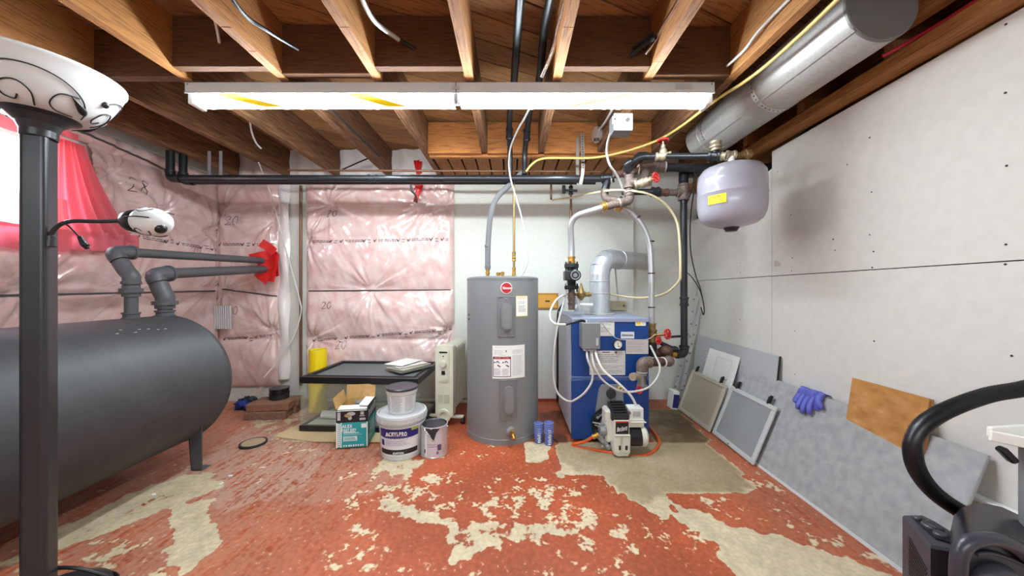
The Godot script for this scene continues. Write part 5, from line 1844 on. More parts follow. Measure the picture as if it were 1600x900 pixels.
	for k in 3: span(Vector3(-0.045, 0.045 + k * 0.007, fz), Vector3(-0.045 + 0.07 - k * 0.004, 0.049 + k * 0.007, fz + 0.0003))
	stuff(fin("small_print", M.teal, cb))
	nb()
	for q in [[-0.085, 0.17, 0.018, 0.05], [0.045, 0.166, 0.035, 0.014], [0.045, 0.19, 0.03, 0.006], [0.05, 0.2, 0.02, 0.02]]: span(Vector3(q[0], q[1], fz - 0.001), Vector3(q[0] + q[2], q[1] + q[3], fz))
	ball(Vector3(-0.005, 0.208, fz), 0.02, Vector3(1.3, 0.6, 0.03), 6)
	ball(Vector3(-0.012, 0.182, fz), 0.012, Vector3(1, 1, 0.03), 6)
	for k in 4: span(Vector3(bw / 2 + 0.0001, 0.17 + 0.004 * k, bd / 2 - 0.03 - k * 0.045), Vector3(bw / 2 + 0.0006, 0.215 + 0.006 * k, bd / 2 - 0.055 - k * 0.045))
	for k in 5: span(Vector3(bw / 2 + 0.0001, 0.04 + 0.02 * k, bd / 2 - 0.17), Vector3(bw / 2 + 0.0006, 0.05 + 0.02 * k, bd / 2 - 0.05))
	stuff(fin("band_print", M.label_grey, cb))
	nb()
	ball(Vector3(-0.022, 0.198, fz), 0.021, Vector3(1.1, 0.6, 0.03), 6)
	fin("hand_picture", mat("tan_print", Color("a88a63"), 0.5), cb)
	# white pail with blue label
	var pc := Vector3(-0.672, 0, -2.075)
	var pail := thing("pail", "large white lidded pail with a navy label, a smaller tub on its lid", "pail", pc)
	nb()
	lathe([[0, 0], [0.116, 0], [0.119, 0.004], [0.132, 0.19], [0.140, 0.192], [0.140, 0.198], [0.132, 0.2], [0.134, 0.22]], pc, Vector3.UP, 48)
	fin("pail_body", M.pail_white, pail)
	nb()
	lathe([[0.134, 0.214], [0.147, 0.214], [0.148, 0.22], [0.148, 0.245], [0.145, 0.256], [0.136, 0.258], [0.132, 0.25], [0.0, 0.25]], pc, Vector3.UP, 48)
	var ld := fin("lid", M.pail_rim, pail)
	nb()
	for k in 18:
		var g := TAU * k / 18
		box(pc + Vector3(cos(g) * 0.1485, 0.23, sin(g) * 0.1485), Vector3(0.003, 0.024, 0.004), 0.0008, Basis(Vector3.UP, -g))
	stuff(fin("lid_rib", M.pail_white, ld))
	var front := -18.0
	nb()
	var lbl := func(y0: float, y1: float, g0: float, g1: float, lift: float) -> void:
		for k in 14:
			var q := []
			for s in [[k, 0], [k + 1, 0], [k + 1, 1], [k, 1]]:
				var g := deg_to_rad(lerpf(g0, g1, s[0] / 14.0))
				var y: float = y0 if s[1] == 0 else y1
				var rr := 0.1192 + (y - 0.004) * 0.0699 + lift
				q.append(pc + Vector3(sin(g) * rr, y, cos(g) * rr))
			QU(q[0], q[1], q[2], q[3], Rect2(k / 14.0, 0, 1 / 14.0, 1))
	lbl.call(0.028, 0.188, -48.0, 62.0, 0.0008)
	var ops := [[0, 0, 320, 72, "26206e"], [0, 166, 320, 40, "1b1a20"], ["t", 60, 90, 200, 50, 8, "7c7ca0"], ["t", 60, 56, 220, 10, 6, "c8c8e0"], [10, 92, 36, 48, "2a2478"], [258, 0, 62, 22, "a9b43c"]]
	for k in 26: ops.append([30 + k * 10, 72, 5, 4 + (k % 3) * 2, "26206e"])
	fin("pail_label", picture("pail_label", sheet(320, 220, Color("dddde2"), ops)), pail)
	words("pail_lettering", "ACRYLPRO", pc + Vector3(sin(deg_to_rad(4.0)) * 0.1335, 0.163, cos(deg_to_rad(4.0)) * 0.1335), Basis(Vector3.UP, deg_to_rad(4.0)) * Basis(Vector3(1, 0, 0), 0.07), 0.12, 0.022, M.label_white, pail, true, 0.003)
	words("pail_lettering", "CUSTOM", pc + Vector3(sin(deg_to_rad(8.0)) * 0.124, 0.048, cos(deg_to_rad(8.0)) * 0.124), Basis(Vector3.UP, deg_to_rad(8.0)) * Basis(Vector3(1, 0, 0), 0.07), 0.06, 0.011, M.label_white, pail, true, 0.003)
	# tub on the lid
	var uc := Vector3(-0.672, 0.2505, -2.07)
	var tub := thing("tub", "small white tub with a black lid standing on the large pail", "tub", uc)
	nb()
	lathe([[0, 0], [0.074, 0], [0.076, 0.004], [0.086, 0.118], [0.091, 0.12], [0.092, 0.142], [0.086, 0.146]], uc, Vector3.UP, 40)
	fin("tub_body", M.pail_white, tub)
	nb()
	lathe([[0.088, 0.138], [0.095, 0.14], [0.095, 0.15], [0.09, 0.154], [0.084, 0.15], [0.0, 0.15]], uc, Vector3.UP, 40)
	fin("lid", M.dark_lid, tub)
	nb()
	for k in 14:
		var q := []
		for s in [[k, 0], [k + 1, 0], [k + 1, 1], [k, 1]]:
			var g := deg_to_rad(lerpf(-68, 80, s[0] / 14.0))
			var y: float = 0.012 if s[1] == 0 else 0.112
			var rr := 0.0757 + y * 0.0877 + 0.0012
			q.append(uc + Vector3(sin(g) * rr, y, cos(g) * rr))
		QU(q[0], q[1], q[2], q[3], Rect2(k / 14.0, 0, 1 / 14.0, 1))
	fin("tub_label", picture("tub_label", sheet(240, 140, Color("d8d8d8"), [["t", 6, 6, 50, 128, 6, "77777b"], ["t", 70, 6, 76, 128, 6, "7d7d82"], ["t", 160, 6, 70, 128, 6, "77777b"]])), tub)
	# paint can
	var kc := Vector3(-0.472, 0, -2.06)
	var can := thing("paint_can", "dented silver paint can with dark drips and a wire handle", "paint can", kc)
	nb()
	lathe([[0, 0.003], [0.077, 0.003], [0.08, 0.0], [0.081, 0.006], [0.079, 0.01], [0.079, 0.17], [0.081, 0.174], [0.081, 0.18], [0.076, 0.181]], kc, Vector3.UP, 40)
	fin("can_body", mat("can_metal", Color("cfcdd0"), 0.3, 0.5), can)
	nb()
	lathe([[0.078, 0.176], [0.076, 0.18], [0.070, 0.174], [0.066, 0.178], [0, 0.177]], kc, Vector3.UP, 40)
	fin("lid", M.paint_stain, can)
	nb()
	wrap_sheet(kc, 0.0798, -50, 45, 0.012, 0.15, 12)
	var can_im := sheet(200, 160, Color("c9c4cc"), [[0, 0, 44, 160, "aab0ba"], [44, 0, 20, 160, "e2e2e4"], ["t", 70, 74, 110, 40, 14, "8a8088"], [36, 112, 14, 26, "2c2a30"], [160, 80, 36, 40, "5a4a6e"], [150, 125, 22, 20, "77747c"]])
	fin("can_label", picture("can_label", can_im, 0.35), can)
	nb()
	prism(PackedVector2Array([Vector2(-0.045, 0.02), Vector2(0.04, 0.02), Vector2(0.02, -0.005), Vector2(0.006, -0.05), Vector2(-0.004, -0.055), Vector2(-0.014, -0.02)]), 0.003, kc + Vector3(0.01, 0.158, 0.0775))
	meta(fin("paint_drip", M.paint_stain, can), "dark paint drip down the front")
	nb()
	tube(smooth([kc + Vector3(-0.08, 0.165, 0.0), kc + Vector3(-0.075, 0.19, 0.03), kc + Vector3(-0.03, 0.165, 0.085), kc + Vector3(0.01, 0.12, 0.095), kc + Vector3(0.025, 0.112, 0.092)], 6), 0.003, 8)
	for s in [-1, 1]: ball(kc + Vector3(s * 0.08, 0.16, 0), 0.008, Vector3.ONE, 6)
	fin("wire_handle", M.chrome, can)

	# oil filled radiator
	var rb := Basis(Vector3.UP, deg_to_rad(-7.0))
	var rc := Vector3(-0.492, 0, -2.47)
	var rad := thing("radiator", "pale grey oil filled column heater standing beside the water heater", "heater", rc, "", rb)
	for k in 7:
		nb()
		prism(round_rect(0.105, 0.50, 0.03), 0.012, Vector3(0.0, 0.325, -0.075 - k * 0.052))
		prism(round_rect(0.09, 0.03, 0.012), 0.052, Vector3(0.0, 0.54, -0.12 - k * 0.052))
		prism(round_rect(0.09, 0.03, 0.012), 0.052, Vector3(0.0, 0.12, -0.12 - k * 0.052))
		fin("fin", M.radiator, rad)
	nb()
	prism(round_rect(0.132, 0.52, 0.022, 6), 0.07, Vector3(0, 0.32, -0.065), Basis(), 1)
	fin("control_housing", M.radiator, rad)
	nb()
	prism(round_rect(0.084, 0.25, 0.04, 8), 0.008, Vector3(-0.004, 0.44, 0.003), Basis(), 1)
	prism(round_rect(0.066, 0.225, 0.032, 8), 0.012, Vector3(-0.004, 0.44, 0.003), Basis(), 1)
	var cp := fin("control_panel", M.radiator, rad)
	nb()
	cyl(Vector3(-0.004, 0.45, 0.014), Vector3(-0.004, 0.45, 0.032), 0.024, 24, 0.003)
	bar(Vector3(-0.004, 0.43, 0.033), Vector3(-0.004, 0.47, 0.033), 0.006, 0.008, Vector3(0, 0, 1))
	fin("dial", M.radiator, cp)
	nb()
	span(Vector3(-0.016, 0.372, 0.014), Vector3(0.01, 0.40, 0.021), 0.002)
	span(Vector3(-0.034, 0.528, 0.014), Vector3(0.026, 0.54, 0.017), 0.001)
	cyl(Vector3(-0.004, 0.505, 0.014), Vector3(-0.004, 0.505, 0.018), 0.005, 10)
	fin("switch", M.black, cp)
	nb()
	for k in 8:
		for s in [-0.03, 0.02]: span(Vector3(s - 0.02, 0.165 + k * 0.008, 0.004), Vector3(s + 0.02, 0.168 + k * 0.008, 0.0065))
	stuff(fin("vent_slot", M.radiator_dark, rad))
	nb()
	lathe([[0.022, 0.0], [0.034, 0.002], [0.05, 0.006], [0.052, 0.014], [0.046, 0.02], [0.03, 0.02], [0.026, 0.01], [0, 0.01]], Vector3(0.0, 0.075, 0.004), Vector3(0, 0, 1), 28)
	fin("cord_reel", M.radiator, rad)
	for z in [-0.05, -0.38]:
		nb()
		bar(Vector3(-0.13, 0.05, z), Vector3(0.13, 0.05, z), 0.03, 0.02, Vector3.UP, 0.004)
		fin("foot_bar", M.radiator, rad)
		for s in [-1, 1]:
			nb()
			cyl(Vector3(s * 0.125 - 0.012, 0.026, z), Vector3(s * 0.125 + 0.012, 0.026, z), 0.026, 16, 0.003)
			fin("castor", M.black_matt, rad)
	# cups
	for k in 2:
		var cc := [Vector3(0.172, 0, -2.2), Vector3(0.236, 0, -2.17)][k] as Vector3
		var hh: float = [0.125, 0.14][k]
		var cup := thing("cup_stack", ["shorter stack of blue plastic cups against the water heater", "taller stack of blue plastic cups nearer the boiler"][k], "cups", cc, "blue cup stacks")
		nb()
		lathe([[0, 0.002], [0.026, 0.002], [0.029, hh - 0.05], [0.031, hh]], cc, Vector3.UP, 28)
		fin("outer_cup", M.blue_cup, cup)
		nb()
		for j in 6:
			lathe([[0.0285, 0], [0.0315, 0.001], [0.0315, 0.005], [0.0285, 0.006]], cc + Vector3(0, hh - 0.003 - j * 0.012, 0), Vector3.UP, 28)
		lathe([[0.029, hh], [0.024, hh - 0.05], [0, hh - 0.052]], cc, Vector3.UP, 28)
		fin("cup_lip", M.cup_lip, cup)
		nb()
		for j in 9:
			var y := 0.012 + j * 0.011
			for q in 4:
				var g := -0.2 + q * 0.16 + (0.1 if j % 2 else 0.0)
				box(cc + Vector3(sin(g) * 0.0292, y, cos(g) * 0.0292), Vector3(0.004, 0.006 if (j + q) % 3 else 0.003, 0.002), 0, Basis(Vector3.UP, g))
		stuff(fin("cup_print", M.label_white, cup))
	# a dropped cable clip
	nb()
	bar(Vector3(0.27, 0.004, -2.26), Vector3(0.29, 0.004, -2.2), 0.005, 0.005)
	ball(Vector3(0.291, 0.005, -2.197), 0.008, Vector3(1, 0.6, 1), 6)
	single("nail", M.plug_dark, "small dark nail lying between the blue cups and the boiler", "nail")

	# bricks by the left corner
	var bi := 0
	for layer in 2:
		for k in 3:
			nb()
			var cx := -1.915 + k * 0.085 * 0.0
			var pos := Vector3(-1.895 + (k - 1) * 0.10 + layer * 0.0, 0.0, -2.70 - (k - 1) * 0.0)
			if layer == 0: pos = Vector3(-1.88, 0.029, -2.62 - k * 0.105)
			else: pos = Vector3(-1.88 + 0.01, 0.087 + 0.001, -2.63 - k * 0.103)
			var b := Basis(Vector3.UP, deg_to_rad([4.0, 7.0, 5.0][k] + layer * 3.0))
			if layer == 1 and k == 2: continue
			box(pos, Vector3(0.30 + 0.01 * k, 0.057, 0.098), 0.004, b)
			single("brick", vary("brick", "brick%d" % bi, [Color("f0d8c8"), Color("e2cdbd"), Color("d8c8bd"), Color("fbd9c2"), Color("e6c9b6")][bi]), ["front brick in the bottom layer of the low stack by the tank", "middle brick in the bottom layer of the low stack", "rear brick in the bottom layer of the low stack", "front reddish brick on top of the low stack", "rear brick on top of the low stack carrying the black tins"][bi], "brick", "bricks in the low stack")
			bi += 1
	for k in 2:
		nb()
		var q := Vector3(-1.865, 0.118 + k * 0.043, -2.72)
		lathe([[0, 0], [0.066, 0], [0.068, 0.004], [0.068, 0.034], [0.071, 0.036], [0.071, 0.041], [0.06, 0.042], [0, 0.04]], q, Vector3.UP, 28)
		single("tin", M.black_matt if k == 0 else M.black, ["lower black tin on the brick stack", "upper black tin on the brick stack under the corner plastic"][k], "tin", "black tins on the bricks")
	for k in 9:
		nb()
		var p := [[384, 616, 2.85, 0.05], [378, 622, 2.8, 0.045], [394, 606, 2.88, 0.045], [444, 604, 2.9, 0.04], [452, 606, 2.88, 0.035], [460, 605, 2.9, 0.035], [467, 607, 2.88, 0.03], [398, 614, 2.84, 0.04], [388, 627, 2.78, 0.035]][k] as Array
		var v := P(p[0], p[1], p[2])
		v.y = p[3] * 0.8
		grid(14, 10, func(u, w2):
			var th: float = PI * w2 - PI / 2
			var ph: float = TAU * u
			var rr: float = p[3] * (1.0 + 0.35 * sin(ph * 3.0 + k) * cos(th * 4.0 + k * 2.0) + 0.2 * sin(ph * 5.0 + th * 6.0))
			return v + Vector3(cos(th) * cos(ph), sin(th) * 0.8, -cos(th) * sin(ph)) * rr)
		single("rag", mat("rag%d" % k, [Color("23232a"), Color("24357c"), Color("3a3a3e"), Color("2b2a2c"), Color("3a3737"), Color("28282b"), Color("4a4542"), Color("1f1f24"), Color("2a3f8e")][k], 0.8), ["dark rag crumpled between the oil tank end and the bricks", "blue rag crumpled under the oil tank end", "grey rag behind the bricks", "black scrap right of the bricks nearest the tins", "grey brown scrap at the wall right of the bricks", "black scrap against the white wall strip", "brown scrap near the tall brown pipe foot", "black rag against the left end of the bricks", "small blue rag on the floor by the brick stack"][k], "rag", "scraps in the corner")
	nb()
	box(P(403, 611, 2.7), Vector3(0.05, 0.004, 0.09), 0.001, Basis(Vector3(0.3, 0.5, 0.8).normalized(), 0.9))
	single("yellow_card", M.cardboard_pale, "small yellowish card leaning on the black tins", "card")
	nb()
	lathe([[0, 0.0], [0.072, 0.0], [0.075, 0.004], [0.075, 0.014], [0.070, 0.016], [0.066, 0.012], [0, 0.012]], PF(396, 694), Vector3.UP, 32)
	var dc := thing("floor_disc", "small round tan disc with a dark rim lying on the floor", "disc", PF(396, 694))  # a loose flat disc
	fin("rim", M.plug_dark, dc)
	nb()
	cyl(PF(396, 694) + Vector3(0, 0.01, 0), PF(396, 694) + Vector3(0, 0.0145, 0), 0.064, 28)
	fin("disc_face", mat("disc", Color("a89274"), 0.8), dc)
	for k in 3:
		nb()
		var p := [[1300, 800], [372, 753], [345, 757]][k] as Array
		var v := PF([360, 346, 240][k], [744, 756, 773][k])
		box(v + Vector3(0, 0.002, 0), Vector3(0.02, 0.003, 0.014), 0.001, Basis(Vector3.UP, k * 1.3))
		single("paper_scrap", M.label_white, ["white scrap on the floor farthest from the oil tank", "white scrap on the floor below the oil tank leg", "white scrap on the floor nearest the lamp pole"][k], "scrap", "white scraps on the floor")

# ---------------------------------------------------------------- walls' fittings, tape, wires
func build_wall_things() -> void:
	# insulation
	var up := Vector3.UP
	var ins := batt("insulation_panel", "pink insulation under clear plastic filling the middle bay of the back wall", Vector3(-1.81, 0.03, BACK + 0.002), Vector3.RIGHT, up, Vector3(0, 0, 1), 1.3, 1.94, [0.0, 0.52, 0.955, 1.70, 1.94], [[0.2, 1.70], [1.08, 1.71], [0.57, 0.955], [0.02, 1.40], [0.06, 0.52], [1.25, 1.68], [1.28, 0.6]], 0.062, 130, 170, 310)
	print_band(ins, 0.03, 1.27, 1.375, 0.02)
	print_band(ins, 0.05, 1.28, 0.515, 0.085)
	batten(ins, 0.03, 0.945, 1.27, 0.955)
	scrawl(ins, "20", 0.2, 1.59, 0.06, M.ink_soft)
	scrawl(ins, "20", 0.16, 0.79, 0.06, M.ink_soft)
	scrawl(ins, "20", 0.27, 0.44, 0.07, M.ink_soft, 0.004)
	var cor := batt("insulation_panel", "pink insulation under clear plastic on the back wall beside the left corner", Vector3(-2.6, 0.13, BACK + 0.002), Vector3.RIGHT, up, Vector3(0, 0, 1), 0.56, 1.85, [0.0, 0.42, 0.84, 1.6, 1.85], [[0.02, 1.52], [0.5, 1.45], [0.04, 0.84], [0.5, 0.5]], 0.05, 60, 150, 320)
	print_band(cor, 0.05, 0.53, 1.255, 0.0)
	print_band(cor, 0.05, 0.53, 0.425, 0.08)
	batten(cor, 0.05, 0.86, 0.54, 0.80)
	scrawl(cor, "20", 0.1, 1.42, 0.08, M.ink_soft)
	scrawl(cor, "20", 0.12, 0.64, 0.07, M.ink_soft, 0.005)
	var lw := batt("insulation_panel", "pink insulation under clear plastic covering the left wall round the window", Vector3(LEFT + 0.002, 0.13, -0.4), Vector3(0, 0, -1), up, Vector3(1, 0, 0), 2.59, 1.85, [0.0, 0.84, 1.34, 1.745, 1.85], [[1.78, 1.60], [2.1, 1.42], [2.52, 1.34], [2.52, 0.86], [1.9, 0.85], [1.4, 0.84]], 0.055, 190, 140, 330, Rect2(0.72, 1.18, 0.95, 0.57))
	print_band(lw, 1.60, 2.56, 1.235, -0.03)
	batten(lw, 0.1, 0.82, 2.56, 0.845)
	batten(lw, 1.56, 1.80, 2.15, 1.745)
	scrawl(lw, "28", 1.86, 1.52, 0.095, M.ink, 0.0045)
	scrawl(lw, "20", 2.28, 1.12, 0.08, M.ink_soft, 0.004)
	for k in 5:
		nb()
		var a: float = JX[k] + 0.025 if k < 1 else JX[k - 1] + 0.025
		a = JX[k] + 0.024
		var b: float = JX[k + 1] - 0.024
		if k == 4: continue
		var sd := k * 3.0
		grid(16, 10, func(u, v): return Vector3(lerpf(a, b, u), 1.97 + 0.235 * v, BACK + 0.03 + 0.03 * sin(PI * u) + 0.008 * sin(u * 17.0 + sd) + 0.006 * sin(v * 9.0 + u * 12.0 + sd)))
		single("bay_plastic", M.plastic_white, "%s pale plastic stuffed at the wall end between the joists" % ["leftmost", "second from left", "third from left", "rightmost"][k], "plastic", "plastic between the joists")
	nb()
	grid(6, 40, func(u, v): return Vector3(-2.06 + u * 0.1, 0.2 + 1.75 * v, BACK + 0.012 + 0.02 * sin(u * PI) + 0.012 * sin(v * 21.0 + u * 3.0)))
	single("loose_plastic", M.plastic_white, "loose milky plastic edge hanging beside the corner insulation", "plastic")
	nb()
	for k in 9: rod(P(332 + k * 3.4, 478, 2.92), P(333 + k * 3.4, 514, 2.92), 0.0095, 8)
	single("foil_panel", M.aluminium, "small shiny corrugated foil piece sticking up behind the oil tank's far end", "foil")
	# red tape
	tape("red_tape", "red tape bunched round the two grey pipes at the corner", P(424, 412, 2.9), Vector3.RIGHT, up, Vector3(0, 0, 1), [[0.0, 0.02, 0.13, 0.16, 12.0, 0.075], [0.03, -0.03, 0.14, 0.24, -10.0, 0.07], [-0.05, 0.05, 0.16, 0.07, 8.0, 0.085], [-0.02, -0.11, 0.13, 0.08, -40.0, 0.08], [0.03, 0.13, 0.14, 0.07, -35.0, 0.08], [0, 0.03, 0.12, 0.07, 20.0, 0.01], [0.03, 0.0, 0.07, 0.18, 5.0, 0.004], [-0.02, -0.05, 0.14, 0.06, -30.0, 0.012], [0.02, 0.09, 0.1, 0.05, -35.0, 0.012], [-0.06, 0.035, 0.09, 0.05, 0.0, 0.02], [0.0, -0.1, 0.09, 0.04, -50.0, 0.01], [0.045, -0.05, 0.05, 0.12, 10.0, 0.016], [-0.03, 0.0, 0.1, 0.05, 15.0, 0.026]])
	tape("red_tape", "red tape patches under the twin pipes at the top of the middle insulation", P(654, 300, 2.92), Vector3.RIGHT, up, Vector3(0, 0, 1), [[0, 0.09, 0.08, 0.07, 10.0, 0.02], [0.01, 0.03, 0.06, 0.06, -20.0, 0.024], [-0.01, -0.04, 0.04, 0.11, -15.0, 0.016], [0.0, 0.06, 0.05, 0.05, 40.0, 0.03]])
	tape("red_tape", "red tape strip up between the joists above the twin pipes", P(653, 261, 2.93), Vector3.RIGHT, up, Vector3(0, 0, 1), [[0, 0, 0.05, 0.12, 12.0, 0.0], [0.01, 0.02, 0.05, 0.06, -10.0, 0.01]])
	run("wire_stub", "short dark wire end poking from the red tape below the twin pipes", "wire", smooth(PP([[642, 288, 2.7], [643, 298, 2.75], [649, 305, 2.82], [651, 316, 2.88]]), 4), 0.009, M.grey_foam, 8)
	# boxes on the back wall
	for k in 2:
		nb()
		var a := [P(839, 483, 2.985), P(954, 485, 2.98)][k] as Vector3
		var b := [P(872, 458, 2.985), P(977, 470, 2.98)][k] as Vector3
		var bx := thing(["wall_plate", "wall_box"][k], ["orange brown wall plate between the water heater and the boiler", "small drab beige box on the wall behind the flue"][k], ["wall plate", "junction box"][k], (a + b) / 2)
		span(Vector3(a.x, a.y, BACK), Vector3(b.x, b.y, BACK + [0.014, 0.04][k]), 0.003)
		fin("plate", [mat("plate_frame", Color("a9782f"), 0.5), mat("beige_box", Color("a39a80"), 0.6)][k], bx)
		nb()
		if k == 0:
			span(Vector3(a.x + 0.012, a.y + 0.014, BACK + 0.012), Vector3(b.x - 0.012, b.y - 0.014, BACK + 0.017))
			fin("plate_face", mat("plate_face", Color("d89c3e"), 0.5), bx)
			nb()
			span(Vector3((a.x + b.x) / 2 - 0.02, (a.y + b.y) / 2 - 0.006, BACK + 0.016), Vector3((a.x + b.x) / 2 + 0.02, (a.y + b.y) / 2 + 0.006, BACK + 0.019))
			fin("slot", M.plug_dark, bx)
		else:
			cyl(Vector3(b.x - 0.02, (a.y + b.y) / 2, BACK + 0.04), Vector3(b.x - 0.02, (a.y + b.y) / 2, BACK + 0.043), 0.008, 10)
			fin("knob", M.plug_dark, bx)
	# ceiling junction boxes
	var jb := thing("junction_box", "pale grey rectangular electrical box with a knockout hanging by a far joist", "junction box", P(970, 195, 1.9))
	nb()
	box(P(970, 196, 1.90), Vector3(0.105, 0.095, 0.09), 0.003)
	fin("box_body", M.box_grey, jb)
	nb()
	box(P(971, 188, 1.852), Vector3(0.1, 0.04, 0.008), 0.003)
	fin("cover", M.white_metal, jb)
	nb()
	cyl(P(981, 187, 1.85), P(981, 187, 1.84), 0.012, 14)
	cyl(P(961, 186, 1.85), P(961, 186, 1.84), 0.007, 12)
	fin("knockout", M.plug_dark, jb)
	var ob := thing("octagon_box", "shiny metal octagonal electrical box screwed to the joist near the grey box", "junction box", P(932, 210, 2.2))
	nb()
	var oc := P(937, 210, 2.36)
	lathe([[0, 0], [0.05, 0], [0.05, 0.04], [0.0, 0.042]], oc, Vector3(-1, 0, 0.25).normalized(), 8)
	fin("box_body", M.aluminium, ob)
	nb()
	fitting(P(938, 203, 2.33), P(934, 203, 2.33), 0.014)
	cyl(P(932, 222, 2.34), P(932, 217, 2.34), 0.02, 12)
	fin("connector", M.chrome, ob)
	run("white_wire", "short pale cable linking the octagon box up to the strip light", "cable", smooth(PP([[936, 203, 2.33], [946, 190, 2.12], [957, 170, 1.9], [962, 160, 1.8]]), 4), 0.007, M.grey_cable, 8)
	run("white_wire", "pale cable dropping from the grey box into the pipe cluster", "cable", smooth(PP([[956, 203, 1.92], [950, 220, 1.98], [948, 240, 2.06], [953, 258, 2.1], [960, 268, 2.14], [968, 282, 2.2], [975, 300, 2.25], [985, 325, 2.4]]), 4), 0.007, M.grey_cable, 8)
	run("white_wire", "white cable bowing down from the strip light to the water heater top", "cable", smooth(PP([[831, 160, 1.75], [822, 180, 1.95], [808, 205, 2.15], [798, 230, 2.3], [795, 255, 2.36], [798, 280, 2.37], [805, 305, 2.37], [815, 340, 2.38], [823, 385, 2.38], [824, 410, 2.38], [815, 430, 2.38], [805, 431, 2.35]]), 5), 0.006, M.grey_cable, 8)
	run("yellow_cable", "yellow cable running from the twin pipes along the joists and over the big duct", "cable", smooth(PP([[822, 268, 2.38], [832, 256, 2.36], [848, 248, 2.34], [880, 247, 2.32], [920, 247, 2.3], [950, 243, 2.28], [990, 233, 2.24], [1030, 218, 2.16], [1062, 199, 2.0], [1090, 178, 1.85], [1125, 152, 1.69], [1160, 130, 1.575], [1200, 100, 1.44], [1260, 46, 1.25], [1320, -12, 1.09], [1370, -60, 1.0]]), 5), 0.0075, M.nm_yellow, 10)
	run("black_cable", "black cable stapled along the side of the third joist from the left", "cable", smooth(PP([[345, -30, 1.12], [368, 6, 1.2], [390, 30, 1.28], [410, 43, 1.33], [440, 62, 1.42], [466, 77, 1.5]]), 5), 0.007, M.black, 8)
	run("silver_cable", "silver cable curving down from the boards into the bay blocking left of centre", "cable", smooth(PP([[560, -20, 1.2], [570, 8, 1.27], [588, 36, 1.36], [623, 62, 1.46]]), 5), 0.0095, M.galvanized, 10)
	run("black_cable", "short black cable end entering the bay blocking left of centre", "cable", smooth(PP([[621, 60, 1.455], [636, 69, 1.49], [650, 79, 1.51]]), 4), 0.008, M.black, 8)
	run("white_wire", "short white cable end hanging in the bay over the left of the light", "cable", smooth(PP([[325, 6, 1.38], [332, 18, 1.4], [338, 40, 1.45], [343, 67, 1.5]]), 4), 0.006, M.white_cable, 8)
	run("black_cable", "dark cable along the underside of the joist above the two joist drops, toward the insulation", "cable", smooth(PP([[518, 171, 1.86], [560, 212, 2.18], [592, 244, 2.5]]), 4), 0.006, M.black_matt, 8)
	run("black_cable", "dark cable sagging between the joists above the middle insulation", "cable", smooth(PP([[576, 247, 2.75], [555, 256, 2.8], [535, 265, 2.85]]), 4), 0.006, M.black_matt, 8)
	run("white_wire", "white cord hanging from the joist left of the light", "cable", smooth(PP([[390, 182, 2.25], [393, 205, 2.3], [400, 223, 2.36], [408, 232, 2.4]]), 4), 0.006, M.white_cable, 8)
	run("white_wire", "long white cord dropping past the corner insulation to the floor", "cable", smooth(PP([[404, 254, 2.6], [412, 275, 2.75], [425, 310, 2.9], [440, 365, 2.93], [455, 420, 2.94], [468, 468, 2.94], [470, 490, 2.94], [458, 527, 2.93], [432, 566, 2.9], [412, 590, 2.85]]), 5), 0.005, M.white_cable, 8)
	for k in 2:
		var q := [[[890, -24, 1.18], [882, 8, 1.26], [874, 40, 1.36], [869, 62, 1.44], [857, 95, 1.52], [846, 120, 1.58]], [[1072, -20, 1.2], [1058, 8, 1.27], [1042, 34, 1.36], [1028, 58, 1.44], [1016, 76, 1.49], [1007, 88, 1.52]]][k] as Array
		var ar := thing("armoured_cable", ["silver armoured cable beside the joist right of centre", "silver armoured cable running down the side of the next joist to the right"][k], "cable", P(q[5][0], q[5][1], q[5][2]), "armoured cables")
		var pts := smooth(PP(q), 6)
		nb()
		tube(pts, 0.0095, 10)
		fin("cable_core", M.galvanized, ar)
		nb()
		for i in pts.size() - 1:
			for j in 2:
				var a: Vector3 = (pts[i] as Vector3).lerp(pts[i + 1], j * 0.5)
				var ax := ends(pts[i], pts[i + 1])
				lathe([[0.0095, -0.004], [0.0118, 0], [0.0095, 0.004]], a, ax, 10)
		stuff(fin("cable_armour", M.chrome, ar))
	for k in 2:
		run("cable_stub", ["thinner dark cable stub in the bay blocking right of centre", "thicker dark cable stub in the bay blocking right of centre"][k], "cable", smooth(PP([[[1020, 52, 1.42], [1003, 66, 1.47], [988, 76, 1.505]], [[1024, 58, 1.42], [1004, 72, 1.47], [985, 88, 1.505]]][k]), 4), [0.007, 0.011][k], M.black_matt, 8)
	run("cable_stub", "thin two toned cable curving beside the right joist into the blocking", "cable", smooth(PP([[1240, -8, 1.2], [1212, 20, 1.28], [1184, 50, 1.36], [1168, 72, 1.42], [1155, 86, 1.48], [1136, 103, 1.555]]), 5), 0.006, M.grey_cable, 8)
	run("red_cable", "red cable slanting through the timbers above the right wall", "cable", smooth(PP([[1378, 88, 1.33], [1420, 66, 1.28], [1470, 36, 1.2], [1530, -2, 1.1]]), 4), 0.007, M.red_cable, 8)
	nb()
	bar(P(1245, 215, 1.95), P(1420, 90, 1.32), 0.01, 0.008)
	single("black_cable", M.black_matt, "black cable lying along the timbers above the right wall", "cable")
	for k in 3:
		run("black_wire", ["thin black wire hanging between the stand pipe and the expansion tank", "second thin black wire down the right corner with a looped end", "thin black wire looping beside the leaning metal strips"][k], "cable", smooth(PP([[[1085, 262, 2.2], [1083, 290, 2.4], [1076, 310, 2.5], [1072, 320, 2.4]], [[1088, 270, 2.3], [1084, 300, 2.6], [1079, 340, 2.8], [1079, 390, 2.85], [1087, 430, 2.85], [1094, 450, 2.83], [1100, 480, 2.8], [1099, 492, 2.8], [1095, 480, 2.8]], [[1072, 425, 2.35], [1080, 432, 2.6], [1092, 450, 2.8], [1098, 468, 2.8]]][k]), 5), 0.0045, M.black, 6)

